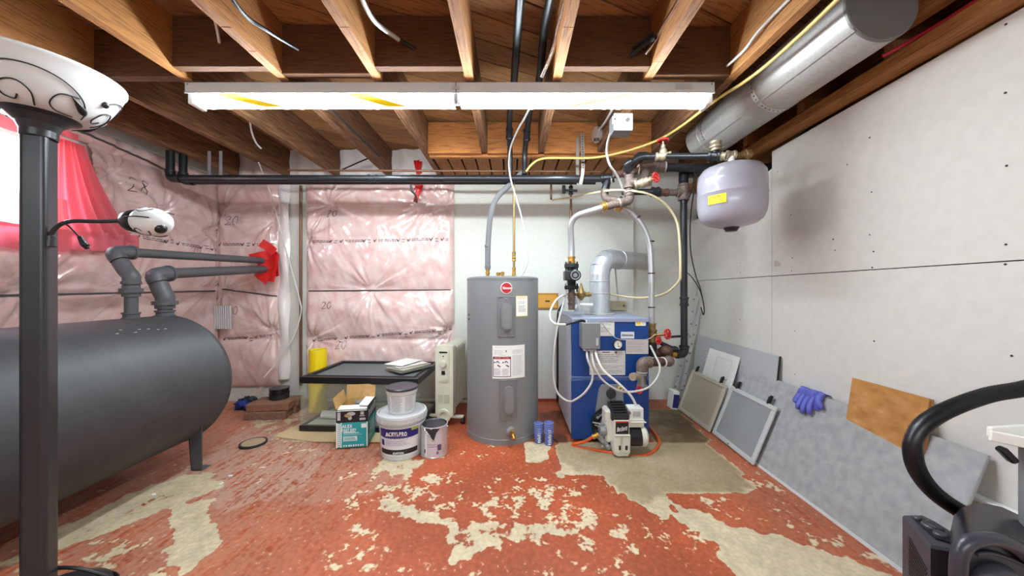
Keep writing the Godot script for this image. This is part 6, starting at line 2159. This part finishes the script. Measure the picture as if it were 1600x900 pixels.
# ---------------------------------------------------------------- window curtain and floor lamp
func build_left_things() -> void:
	var cur := thing("curtain", "red curtain tied over the bright basement window on the left wall", "curtain", Vector3(LEFT + 0.05, 1.22, -1.7))
	# drawn panel at the right of the window, gathered at the top
	nb()
	grid(64, 30, func(u, v):
		var zt := lerpf(-1.86, -1.985, u)
		var zb := lerpf(-1.81, -2.24, u)
		var e := pow(1.0 - v, 1.25)
		var f: float = sin(u * 34.0 + 1.2 * sin(v * 4.0)) * (0.007 + 0.012 * (1.0 - v)) + 0.006 * sin(u * 15.0 + 1.0)
		return Vector3(LEFT + 0.10 + f + 0.015 * e, 1.30 + 0.53 * v, lerpf(zt, zb, e)))
	meta(fin("side_panel", M.curtain, cur), "gathered red side panel")
	nb()
	grid(64, 6, func(u, v):
		var z := lerpf(-1.80, -2.25, u)
		var f: float = sin(u * 34.0) * 0.014
		return Vector3(LEFT + 0.121 + f, 1.208 + 0.03 * u + 0.11 * v, z))
	fin("hem", M.curtain, cur)
	# lower panel across the window
	nb()
	grid(70, 16, func(u, v):
		var f: float = sin(u * 46.0) * 0.008
		return Vector3(LEFT + 0.108 + f, 1.31 + 0.18 * v, lerpf(-1.0, -1.90, u)))
	meta(fin("lower_panel", M.curtain_backlit, cur), "translucent lower panel tinted paler for the window light behind it")
	nb()
	grid(70, 6, func(u, v):
		var f: float = sin(u * 46.0) * 0.012
		return Vector3(LEFT + 0.114 + f, 1.20 + 0.125 * v, lerpf(-1.0, -1.90, u)))
	fin("hem", M.curtain, cur)
	nb()
	grid(60, 8, func(u, v): return Vector3(LEFT + 0.062 + sin(u * 50.0) * 0.007, 1.80 + 0.10 * v, lerpf(-1.0, -1.99, u)))
	fin("valance", M.curtain, cur)
	nb()
	rod(Vector3(LEFT + 0.062, 1.905, -0.98), Vector3(LEFT + 0.062, 1.852, -1.985), 0.008, 8)
	fin("curtain_rod", M.white_metal, cur)
	nb()
	prism(PackedVector2Array([Vector2(-1.93, 1.30), Vector2(-2.03, 1.30), Vector2(-2.0, 1.84), Vector2(-1.93, 1.86)]), 0.012, Vector3(LEFT + 0.012, 0, 0), Basis(Vector3(0, 0, 1), Vector3.UP, Vector3(-1, 0, 0)))
	var tr := fin("trim_1", M.white_metal, self)
	tr.set_meta("kind", "structure")

	# torchiere
	var lx := -1.464
	var lz := -1.05
	var c := Vector3(lx, 0, lz)
	var t := thing("floor_lamp", "dark floor lamp with a broad white glass bowl and a small side lamp", "floor lamp", c)
	nb()
	lathe([[0, 0], [0.15, 0], [0.15, 0.012], [0.13, 0.022], [0.05, 0.03], [0, 0.03]], c, Vector3.UP, 36)
	fin("base", M.lamp_black, t)
	nb()
	prism(round_rect(0.058, 0.058, 0.012, 4), 1.44, c + Vector3(0, 0.028, 0), Basis(Vector3.RIGHT, Vector3(0, 0, -1), Vector3.UP) * Basis(Vector3(0, 0, 1), 0.45))
	fin("pole", M.lamp_black, t)
	nb()
	lathe([[0.036, 1.462], [0.038, 1.465], [0.038, 1.485], [0.046, 1.505], [0.066, 1.524], [0.092, 1.535], [0.06, 1.54], [0.02, 1.54]], c, Vector3.UP, 36)
	fin("neck", M.lamp_black, t)
	nb()
	var on := func(g: float, s: float) -> Vector3:
		var rr := 0.08 + 0.1 * pow(s, 0.8)
		return c + Vector3(cos(g) * (rr + 0.0025), 1.531 + 0.127 * pow(s, 1.7) - 0.0015, sin(g) * (rr + 0.0025))
	var prof := [[0.04, 1.531]]
	for k in 11:
		var s := k / 10.0
		prof.append([0.08 + 0.1 * pow(s, 0.8), 1.531 + 0.127 * pow(s, 1.7)])
	prof.append_array([[0.1835, 1.662], [0.1835, 1.669], [0.176, 1.669], [0.165, 1.645], [0.14, 1.60], [0.10, 1.56], [0.0, 1.54]])
	lathe(prof, c, Vector3.UP, 64, true)
	var bowl := fin("bowl", M.lamp_glass, t)
	nb()
	# black wire scrollwork under the bowl
	for k in 4:
		var g0 := TAU * k / 4 - 0.25
		for cv in [[[0.0, 0.12], [0.25, 0.5], [0.55, 0.72], [0.9, 0.82], [1.25, 0.80], [1.5, 0.66]], [[0.35, 0.56], [0.62, 0.52], [0.72, 0.28], [0.55, 0.10], [0.2, 0.08]], [[0.95, 0.10], [0.98, 0.40], [1.15, 0.56], [1.38, 0.48], [1.42, 0.26], [1.26, 0.18], [1.18, 0.30]]]:
			var pts := []
			for q in cv: pts.append(Vector3(q[0], q[1], 0))
			var a := []
			for q in smooth(pts, 7): a.append(on.call(g0 + q.x, q.y))
			tube(a, 0.0018, 6)
		var leaf := []
		for i in 13: leaf.append(on.call(g0 + 0.05 + i * 0.035, 0.24 + 0.026 * i))
		tube(leaf, [0.001, 0.004, 0.007, 0.009, 0.010, 0.010, 0.009, 0.008, 0.007, 0.005, 0.004, 0.002, 0.001], 8)
		ball(on.call(g0 + 1.5, 0.66), 0.009, Vector3(1, 1.2, 1), 6)
	fin("wire_scroll", M.black, bowl)
	nb()
	var ap := smooth([P(76, 384, 1.05), P(78, 372, 1.05), P(84, 360, 1.05), P(96, 350, 1.05), P(115, 345.5, 1.05), P(150, 346, 1.06), P(198, 345, 1.06)], 6)
	tube(ap, 0.006, 10)
	cyl(P(79, 386, 1.05), P(79, 368, 1.05), 0.012, 14, 0.002)
	box(P(75, 378, 1.05), Vector3(0.02, 0.03, 0.02), 0.003)
	var arm := fin("side_arm", M.lamp_black, t)
	nb()
	var sd := Vector3(0.97, -0.06, 0.12).normalized()
	var sc := P(195, 345, 1.06)
	lathe([[0, 0], [0.02, 0.004], [0.031, 0.02], [0.035, 0.04], [0.036, 0.066], [0.032, 0.07]], sc, sd, 28, true)
	fin("shade_cap", M.black, arm)
	nb()
	lathe([[0.032, 0.055], [0.039, 0.07], [0.044, 0.09], [0.041, 0.117], [0.032, 0.137], [0.018, 0.148], [0, 0.15]], sc, sd, 28, true)
	fin("shade_glass", M.lamp_glass, arm)
	nb()
	var fr := frame(sd)
	for k in 3:
		var a := []
		var g0: float = TAU * k / 3 + 0.9
		for i in 21:
			var u := i / 20.0
			var th := u * 6.0
			var rr := 0.026 * (1 - u * 0.75)
			var ax := 0.095 + rr * cos(th)
			var cr := 0.0415 - absf(ax - 0.09) * 0.1
			var ga := g0 + rr * sin(th) / 0.04
			a.append(sc + sd * ax + (fr[0] * cos(ga) + fr[1] * sin(ga)) * (cr + 0.0015))
		tube(a, 0.0018, 6)
		var g1 := g0 + 1.0
		a = []
		for i in 13:
			var u := i / 12.0
			var ax := 0.05 + 0.09 * u
			var cr: float = [0.036, 0.0405, 0.0425, 0.0415, 0.037, 0.03][int(u * 5)]
			a.append(sc + sd * ax + (fr[0] * cos(g1) + fr[1] * sin(g1)) * (0.034 + 0.0095 * sin(u * 2.4) + 0.002 - 0.008 * maxf(0, u - 0.7)))
		tube(a, 0.0018, 6)
	ball(sc + sd * 0.138 + (fr[0] * 0.3 + fr[1] * 0.95) * 0.02, 0.016, Vector3(1, 1, 1), 8)
	fin("wire_scroll", M.black, arm)
	# cords
	run("lamp_cord", "thin black cord hanging from the side arm of the lamp with a dark plug", "cord", smooth(PP([[86, 356, 1.05], [98, 349, 1.045], [108, 354, 1.04], [118, 364, 1.04], [127, 374, 1.04]]), 5), 0.0022, M.black, 6)
	var pg := thing("plug", "small dark plug dangling below the side arm of the lamp", "plug", P(133, 382, 1.04))
	nb()
	tube(PP([[125, 370, 1.04], [131, 381, 1.04], [137, 384, 1.04]]), [0.006, 0.0085, 0.005], 8)
	box(P(133, 385, 1.04), Vector3(0.022, 0.01, 0.012), 0.003, Basis(Vector3(0, 0, 1), -0.7))
	fin("plug_body", M.black, pg)
	nb()
	for q in [[138, 385, 144, 387], [136, 388, 142, 391]]: bar(P(q[0], q[1], 1.04), P(q[2], q[3], 1.04), 0.003, 0.001)
	fin("prong", M.chrome, pg)
	run("lamp_cord", "black power cord running down the lamp pole and off across the floor", "cord", smooth([P(46, 600, 1.05), P(43, 640, 1.05), P(42, 700, 1.05), P(46, 760, 1.05), P(50, 830, 1.05), P(55, 870, 1.06), P(66, 886, 1.08), Vector3(-1.40, 0.09, -1.10), Vector3(-1.33, 0.02, -1.14), PF(140, 898) + Vector3(0, 0.006, 0), PF(180, 899) + Vector3(0, 0.006, 0), Vector3(-1.30, 0.006, -1.12), Vector3(-1.1, 0.006, -0.98)], 5), 0.0055, M.black, 8)
	for k in 2:
		run("white_string", ["left of two white strings hanging below the curtain", "right of two white strings hanging below the curtain"][k], "string", smooth([[Vector3(LEFT + 0.08, 1.26, -1.78), Vector3(LEFT + 0.08, 1.14, -1.80), Vector3(LEFT + 0.075, 1.04, -1.82)], [Vector3(LEFT + 0.08, 1.26, -1.81), Vector3(LEFT + 0.08, 1.15, -1.86), Vector3(LEFT + 0.075, 1.04, -1.825)]][k], 5), 0.003, M.white_cable, 6, "white strings below the curtain")

# ---------------------------------------------------------------- boards and screens against the right wall
func lean(foot0: Vector3, foot1: Vector3, top0: Vector3) -> Basis:       # x along the foot, y up the board, z out of it
	var x := ends(foot0, foot1)
	var y := (top0 - foot0)
	y = (y - x * y.dot(x)).normalized()
	return Basis(x, y, x.cross(y))
func window_screen(label: String, a: Vector3, b: Vector3, up: Vector3, h: float, frame_m: Material, mesh_m: Material) -> void:
	var bs := lean(a, b, a + up)
	var w := a.distance_to(b)
	var t := thing("window_screen", label, "window screen", a, "", bs)
	var f := 0.028
	nb()
	for q in [[Vector3(w / 2, f / 2, 0), Vector3(w, f, 0.014)], [Vector3(w / 2, h - f / 2, 0), Vector3(w, f, 0.014)], [Vector3(f / 2, h / 2, 0), Vector3(f, h - 2 * f, 0.014)], [Vector3(w - f / 2, h / 2, 0), Vector3(f, h - 2 * f, 0.014)]]:
		box(q[0], q[1], 0.003)
	fin("screen_frame", frame_m, t)
	nb()
	span(Vector3(f - 0.004, f - 0.004, -0.002), Vector3(w - f + 0.004, h - f + 0.004, 0.0))
	fin("screen_mesh", mesh_m, t)
	for x in [0.06, w - 0.07]:
		nb()
		span(Vector3(x - 0.012, h - 0.012, -0.004), Vector3(x + 0.012, h + 0.048, 0.0), 0.002)
		span(Vector3(x - 0.007, h - 0.006, 0.0), Vector3(x + 0.007, h + 0.04, 0.012), 0.003)
		fin("clip", M.black_iron, t)
	nb()
	cyl(Vector3(w * 0.45, 0.012, 0.007), Vector3(w * 0.45, 0.012, 0.012), 0.006, 8)
	fin("pin", M.chrome, t)
func build_right_things() -> void:
	# long cement board
	var a := Vector3(1.385, 0.0, -2.30)
	var b := Vector3(1.366, 0.0, -1.106)
	var bs := lean(b, a, Vector3(1.556, 0.455, -1.106))
	bs = Basis(-bs.x, bs.y, -bs.z)
	if bs.z.x > 0: bs = Basis(bs.x, bs.y, bs.z)
	var ln := a.distance_to(b)
	var cbd := thing("cement_board", "long grey cement board leaning along the foot of the right wall", "board", a, "", lean(a, b, a + Vector3(0.182, 0.455, 0)))
	nb()
	span(Vector3(0, 0, -0.012), Vector3(ln, 0.492, 0), 0.002)
	fin("sheet", M.cement, cbd)
	nb()
	span(Vector3(0.0, 0.0, 0.0), Vector3(ln, 0.014, 0.0015))
	fin("pale_edge", M.cement_edge, cbd)
	# second grey board behind
	a = Vector3(1.535, 0, -2.93)
	b = Vector3(1.515, 0, -2.0)
	var g2 := thing("cement_board", "grey board standing behind the white panel and the screens", "board", a, "", lean(a, b, a + Vector3(0.06, 0.59, 0)))
	nb()
	span(Vector3(0.0, 0, -0.01), Vector3(a.distance_to(b) - 0.0, 0.60, 0), 0.001)
	fin("sheet", M.grey_board, g2)
	nb()
	span(Vector3(a.distance_to(b) - 0.003, 0, -0.0105), Vector3(a.distance_to(b) + 0.001, 0.60, 0.0005))
	fin("edge", M.plug_dark, g2)  # dark strip stands in for the shadow at this end
	# white access panel with clips
	a = Vector3(1.42, 0, -2.70)
	b = Vector3(1.41, 0, -2.335)
	var wp := thing("access_panel", "white metal panel with a hinge standing behind the left window screen", "panel", a, "", lean(a, b, a + Vector3(0.15, 0.52, 0)))
	nb()
	var w := a.distance_to(b)
	span(Vector3(0, 0, -0.012), Vector3(w, 0.545, 0), 0.002)
	fin("sheet", M.white_metal, wp)
	nb()
	for q in [[0.13, 0.36, 0.31, 0.362], [0.13, 0.36, 0.132, 0.5], [0.31, 0.36, 0.312, 0.5], [0.13, 0.5, 0.31, 0.502]]: span(Vector3(q[0], q[1], 0), Vector3(q[2], q[3], 0.0012))
	stuff(fin("score_line", M.label_grey, wp))
	nb()
	span(Vector3(-0.035, 0.44, -0.004), Vector3(0.005, 0.5, 0.002), 0.001)
	cyl(Vector3(0.3, 0.365, 0), Vector3(0.3, 0.365, 0.014), 0.009, 10)
	fin("hinge", M.label_grey, wp)
	nb()
	for p in [[-0.02, 0.455], [-0.02, 0.485], [-0.005, 0.47]]: cyl(Vector3(p[0], p[1], 0.001), Vector3(p[0], p[1], 0.003), 0.004, 8)
	stuff(fin("screw_hole", M.plug_dark, wp))
	window_screen("left window screen with a tan frame and beige mesh, standing nearest the corner", Vector3(1.366, 0.006, -2.79), Vector3(1.360, 0.006, -2.335), Vector3(0.118, 0.315, 0), 0.345, M.frame_tan, M.mesh_tan)
	window_screen("right window screen with a pale grey frame, leaning on the long cement board", Vector3(1.374, 0.006, -2.325), Vector3(1.352, 0.006, -1.90), Vector3(0.128, 0.32, 0), 0.352, M.frame_grey, M.mesh_grey)
	# plywood offcut behind the board
	a = Vector3(1.475, 0.0, -1.56)
	b = Vector3(1.462, 0.0, -1.255)
	var pl := thing("plywood_offcut", "stained brown plywood offcut poking up behind the long cement board", "plywood", a, "", lean(a, b, a + Vector3(0.085, 0.585, 0)))
	nb()
	span(Vector3(0, 0, -0.012), Vector3(a.distance_to(b), 0.595, 0), 0.001)
	fin("sheet", M.plywood, pl)
	nb()
	span(Vector3(a.distance_to(b) - 0.025, 0, 0.0), Vector3(a.distance_to(b), 0.595, 0.008), 0.001)
	fin("batten_strip", M.plywood, pl)
	# glove draped over the top edge of the cement board
	var lb: Basis = cbd.basis
	var go: Vector3 = cbd.position
	var hand := thing("glove", "crumpled purple blue rubber glove draped over the cement board's top edge", "glove", go + lb * Vector3(0.545, 0.49, 0.0), "", lb.scaled_local(Vector3.ONE * 1.22))
	nb()
	grid(26, 16, func(u, v):
		var x: float = (u - 0.5) * 0.115
		var s: float = v * 0.10
		var edge := 0.012
		var y: float = 0.012 - maxf(0.0, s - 0.03)
		var z: float = -0.03 + minf(s, 0.03)
		z += 0.012 * sin(PI * v) + 0.007 * sin(u * 17.0 + v * 6.0) * sin(v * 9.0) + 0.006 * sin(u * 31.0 + v * 11.0)
		return Vector3(x * (1.0 - 0.15 * v) + 0.01 * v, y + 0.004 * sin(u * 13.0), z + 0.008))
	for f in [[-0.045, -0.05, -0.052, -0.062, 0.010], [-0.024, -0.055, -0.03, -0.088, 0.0105], [0.0, -0.055, 0.0, -0.098, 0.0105], [0.024, -0.05, 0.03, -0.09, 0.010], [0.05, -0.02, 0.074, -0.05, 0.0105]]:
		tube(smooth([Vector3(f[0], f[1] + 0.035, 0.012), Vector3(f[0], f[1], 0.018), Vector3((f[0] + f[2]) / 2 + 0.004, (f[1] + f[3]) / 2, 0.021), Vector3(f[2], f[3], 0.012)], 4), [0.011, 0.0118, 0.012, 0.0116, 0.0112, 0.011, 0.0108, 0.0106, 0.0102, 0.0098, 0.009, 0.007, 0.003], 10)
	fin("glove_rubber", M.glove, hand)
	# leaning metal strips and a box in the corner
	var strips := [[Vector3(1.40, 0, -2.97), Vector3(1.60, 0.92, -2.93), 0.03], [Vector3(1.44, 0, -2.93), Vector3(1.60, 0.80, -2.9), 0.026], [Vector3(1.455, 0, -2.90), Vector3(1.60, 1.06, -2.95), 0.02]]
	for k in 3:
		nb()
		var q: Array = strips[k]
		bar(q[0], q[1], q[2], 0.004, Vector3(-0.5, 0.2, 0.8))
		var st := thing("metal_strip", ["perforated metal strip leaning lowest in the right corner", "shorter pale metal strip leaning in the right corner", "tall thin metal strip leaning in the right corner"][k], "strip", q[0], "metal strips in the corner")
		fin("strip_metal", mat("strip_steel", Color("9d9e9b"), 0.5, 0.2), st)
		nb()
		for i in 9:
			var v: Vector3 = (q[0] as Vector3).lerp(q[1], 0.05 + i * 0.1)
			cyl(v, v + Vector3(-0.5, 0.2, 0.8).normalized() * 0.0035, 0.006, 8)
		stuff(fin("hole", M.plug_dark, st))
	nb()
	box(Vector3(1.345, 0.075, -2.83), Vector3(0.05, 0.15, 0.09), 0.003, Basis(Vector3(0, 0, 1), -0.12))
	var sb := thing("small_carton", "small white and blue carton standing behind the left window screen", "box", Vector3(1.345, 0, -2.83))
	fin("carton_body", M.label_white, sb)
	nb()
	box(Vector3(1.345, 0.07, -2.783), Vector3(0.046, 0.11, 0.004), 0.001, Basis(Vector3(0, 0, 1), -0.12))
	fin("blue_panel", M.navy, sb)

	# upright machine and canister at the right edge
	var v := thing("upright_machine", "dark grey upright machine with slotted side and knobs on its top", "appliance", Vector3(1.12, 0, -0.91))  # upright unit beside the vacuum canister
	nb()
	var top := [P(1454, 857, 0.86), P(1511, 866, 0.838), P(1500, 842, 0.91), P(1462, 818, 0.97), P(1440, 807, 0.985), P(1410, 807, 0.985)]
	var mid := Vector3.ZERO
	for q in top: mid += q / 6.0
	for i in 6:
		var p: Vector3 = top[i]
		var q: Vector3 = top[(i + 1) % 6]
		var p1 := p.lerp(mid, 0.07) + Vector3(0, 0.006, 0)
		var q1 := q.lerp(mid, 0.07) + Vector3(0, 0.006, 0)
		Q(Vector3(p.x, 0.0, p.z), Vector3(q.x, 0.0, q.z), q, p)
		Q(p, q, q1, p1)
		T(p1, q1, mid + Vector3(0, 0.006, 0))
		T(Vector3(q.x, 0, q.z), Vector3(p.x, 0, p.z), Vector3(mid.x, 0, mid.z))
	fin("casing", M.vac, v)
	nb()
	for k in 16:
		var y0 := -0.045 - k * 0.011
		var p0: Vector3 = (top[0] as Vector3).lerp(top[5], 0.12) + Vector3(-0.001, y0 - 0.02, 0.0005)
		var p1: Vector3 = (top[0] as Vector3).lerp(top[5], 0.74) + Vector3(-0.001, y0 + 0.008, 0.0005)
		bar(p0, p1, 0.003, 0.005)
	stuff(fin("vent_slot", M.vac_dark, v))
	nb()
	var pan := []
	for q in [P(1505, 858, 0.85), P(1497, 842, 0.905), P(1440, 812, 0.975), P(1424, 812, 0.975), P(1462, 846, 0.885)]: pan.append(q + Vector3(0, 0.006, 0))
	for i in range(1, 4): T(pan[0] + Vector3(0, 0.003, 0), pan[i] + Vector3(0, 0.003, 0), pan[i + 1] + Vector3(0, 0.003, 0))
	for i in 5: Q(pan[i] + Vector3(0, -0.004, 0), pan[(i + 1) % 5] + Vector3(0, -0.004, 0), pan[(i + 1) % 5] + Vector3(0, 0.003, 0), pan[i] + Vector3(0, 0.003, 0))
	fin("control_panel", M.vac_dark, v)
	nb()
	for q in [[1457, 830, 0.925, 0.021], [1470, 843, 0.893, 0.014], [1434, 817, 0.962, 0.009]]:
		var kc2 := P(q[0], q[1], q[2]) + Vector3(0, 0.006, 0)
		cyl(kc2, kc2 + Vector3(0, 0.012, 0), q[3], 22, 0.003)
	fin("knob", M.vac, v)
	nb()
	bar(P(1450, 829, 0.92) + Vector3(0, 0.019, 0), P(1463, 834, 0.91) + Vector3(0, 0.019, 0), 0.003, 0.003)
	fin("knob_mark", M.chrome, v)
	var vb := thing("vacuum_cleaner", "black canister vacuum with a moulded carrying handle at the right edge", "vacuum", Vector3(1.36, 0, -0.83))
	nb()
	var zf := -0.775
	var sil := PackedVector2Array()
	for q in [[1484, 1010], [1484, 880], [1490, 852], [1503, 838], [1522, 831], [1545, 830], [1575, 836], [1605, 850], [1632, 875], [1645, 910], [1645, 1010]]: sil.append(Vector2((q[0] - 800) / F * -zf, 1.0 + (q[1] - 450) / F * zf))
	prism(sil, 0.164, Vector3(0.13, 0, zf - 0.1), Basis(Vector3.RIGHT, Vector3.UP, Vector3(-1.3, 0, 1).normalized()), 1)
	fin("canister", M.vac_dark, vb)
	nb()
	tube(smooth(PP([[1497, 905, 0.762], [1499, 872, 0.762], [1508, 852, 0.762], [1530, 842, 0.762], [1560, 844, 0.762], [1590, 858, 0.762], [1620, 884, 0.762]]), 6), 0.0145, 14)
	tube(smooth(PP([[1526, 866, 0.77], [1545, 864, 0.77], [1575, 872, 0.77], [1610, 888, 0.77]]), 6), 0.004, 10)
	fin("handle", mat("vac_handle", Color("3a3942"), 0.3), vb)
	nb()
	ball(P(1556, 903, 0.77), 0.045, Vector3(1.1, 0.7, 0.6), 14)
	fin("cap", M.vac, vb)
	# ribbed hose
	var path := smooth(PP([[1660, 590, 0.98], [1600, 607, 0.98], [1545, 617, 0.98], [1490, 636, 0.98], [1450, 658, 0.98], [1430, 682, 0.98], [1426, 706, 0.98], [1434, 736, 0.98], [1458, 768, 0.98], [1500, 798, 0.97], [1550, 819, 0.95], [1610, 836, 0.92], [1650, 850, 0.88]]), 21)
	var rr := []
	for i in path.size(): rr.append(0.0215 if i % 2 else 0.0165)
	nb()
	tube(path, rr, 18)
	single("vacuum_hose", M.hose, "black ribbed vacuum hose bowed in a loop at the right edge", "hose")
	# white shelf and its stand
	var sh := thing("shelf_rack", "white shelf edge on a grey post cut by the right edge of the picture", "shelf", Vector3(1.26, 0, -0.83))
	nb()
	var s0 := P(1546, 680, 0.86)
	for q in [[s0, s0 + Vector3(0.16, -0.015, 0.12)], [s0 + Vector3(0.0, 0.008, 0), s0 + Vector3(0.25, 0.008, -0.03)]]:
		bar(q[0], q[1], 0.012, 0.026, Vector3.UP, 0.002)
	fin("shelf_rim", M.shelf_white, sh)
	nb()
	prism(PackedVector2Array([Vector2(s0.x, s0.z), Vector2(s0.x + 0.16, s0.z + 0.12), Vector2(s0.x + 0.25, s0.z - 0.03)]), 0.004, Vector3(0, s0.y - 0.006, 0), Basis(Vector3.RIGHT, Vector3(0, 0, 1), Vector3(0, -1, 0)))
	fin("shelf_top", M.shelf_white, sh)
	nb()
	span(Vector3(1.262, 0.0, -0.85), Vector3(1.31, s0.y - 0.01, -0.81), 0.006)
	fin("post", M.box_grey, sh)
	nb()
	bar(P(1562, 699, 0.85), P(1585, 722, 0.84), 0.022, 0.016, Vector3.UP, 0.004)
	fin("bracket", M.black_iron, sh)

# ---------------------------------------------------------------- the scene
const LAMP := 1.45
const LAMP_FILL := 1.25  # strength of the added fill light behind the camera
func _ready() -> void:
	rng.seed = 20
	var cam := Camera3D.new()
	cam.name = "camera"
	cam.keep_aspect = Camera3D.KEEP_HEIGHT
	cam.fov = rad_to_deg(2.0 * atan(450.0 / F))
	cam.near = 0.05
	cam.far = 100.0
	cam.position = Vector3(0, 1, 0)
	add_child(cam)
	cam.current = true
	var env := Environment.new()
	env.background_mode = Environment.BG_SKY
	var sky := Sky.new()
	var ps := ProceduralSkyMaterial.new()
	ps.sky_top_color = Color(0.75, 0.83, 0.95)
	ps.sky_horizon_color = Color(0.95, 0.96, 0.98)
	ps.ground_horizon_color = Color(0.9, 0.9, 0.9)
	ps.ground_bottom_color = Color(0.7, 0.7, 0.68)
	ps.sky_energy_multiplier = 5.0
	ps.ground_energy_multiplier = 4.0
	sky.sky_material = ps
	env.sky = sky
	env.tonemap_mode = Environment.TONE_MAPPER_LINEAR
	env.tonemap_exposure = 1.13
	env.sdfgi_enabled = true
	env.ssao_enabled = true
	env.ssil_enabled = true
	var we := WorldEnvironment.new()
	we.name = "world"
	we.environment = env
	add_child(we)
	make_materials()
	build_floor()
	build_walls()
	build_ceiling()
	build_fixture(-1.665, LAMP, "long white double fluorescent strip light hung under the ceiling joists")
	build_fixture(1.75, LAMP_FILL, "added fill strip light, out of view under the joists behind the camera")  # added out of view to fill the near walls with light
	build_oil_tank()
	build_boiler()
	build_heater()
	build_pipes()
	build_wall_things()
	build_left_things()
	build_floor_things()
	build_right_things()
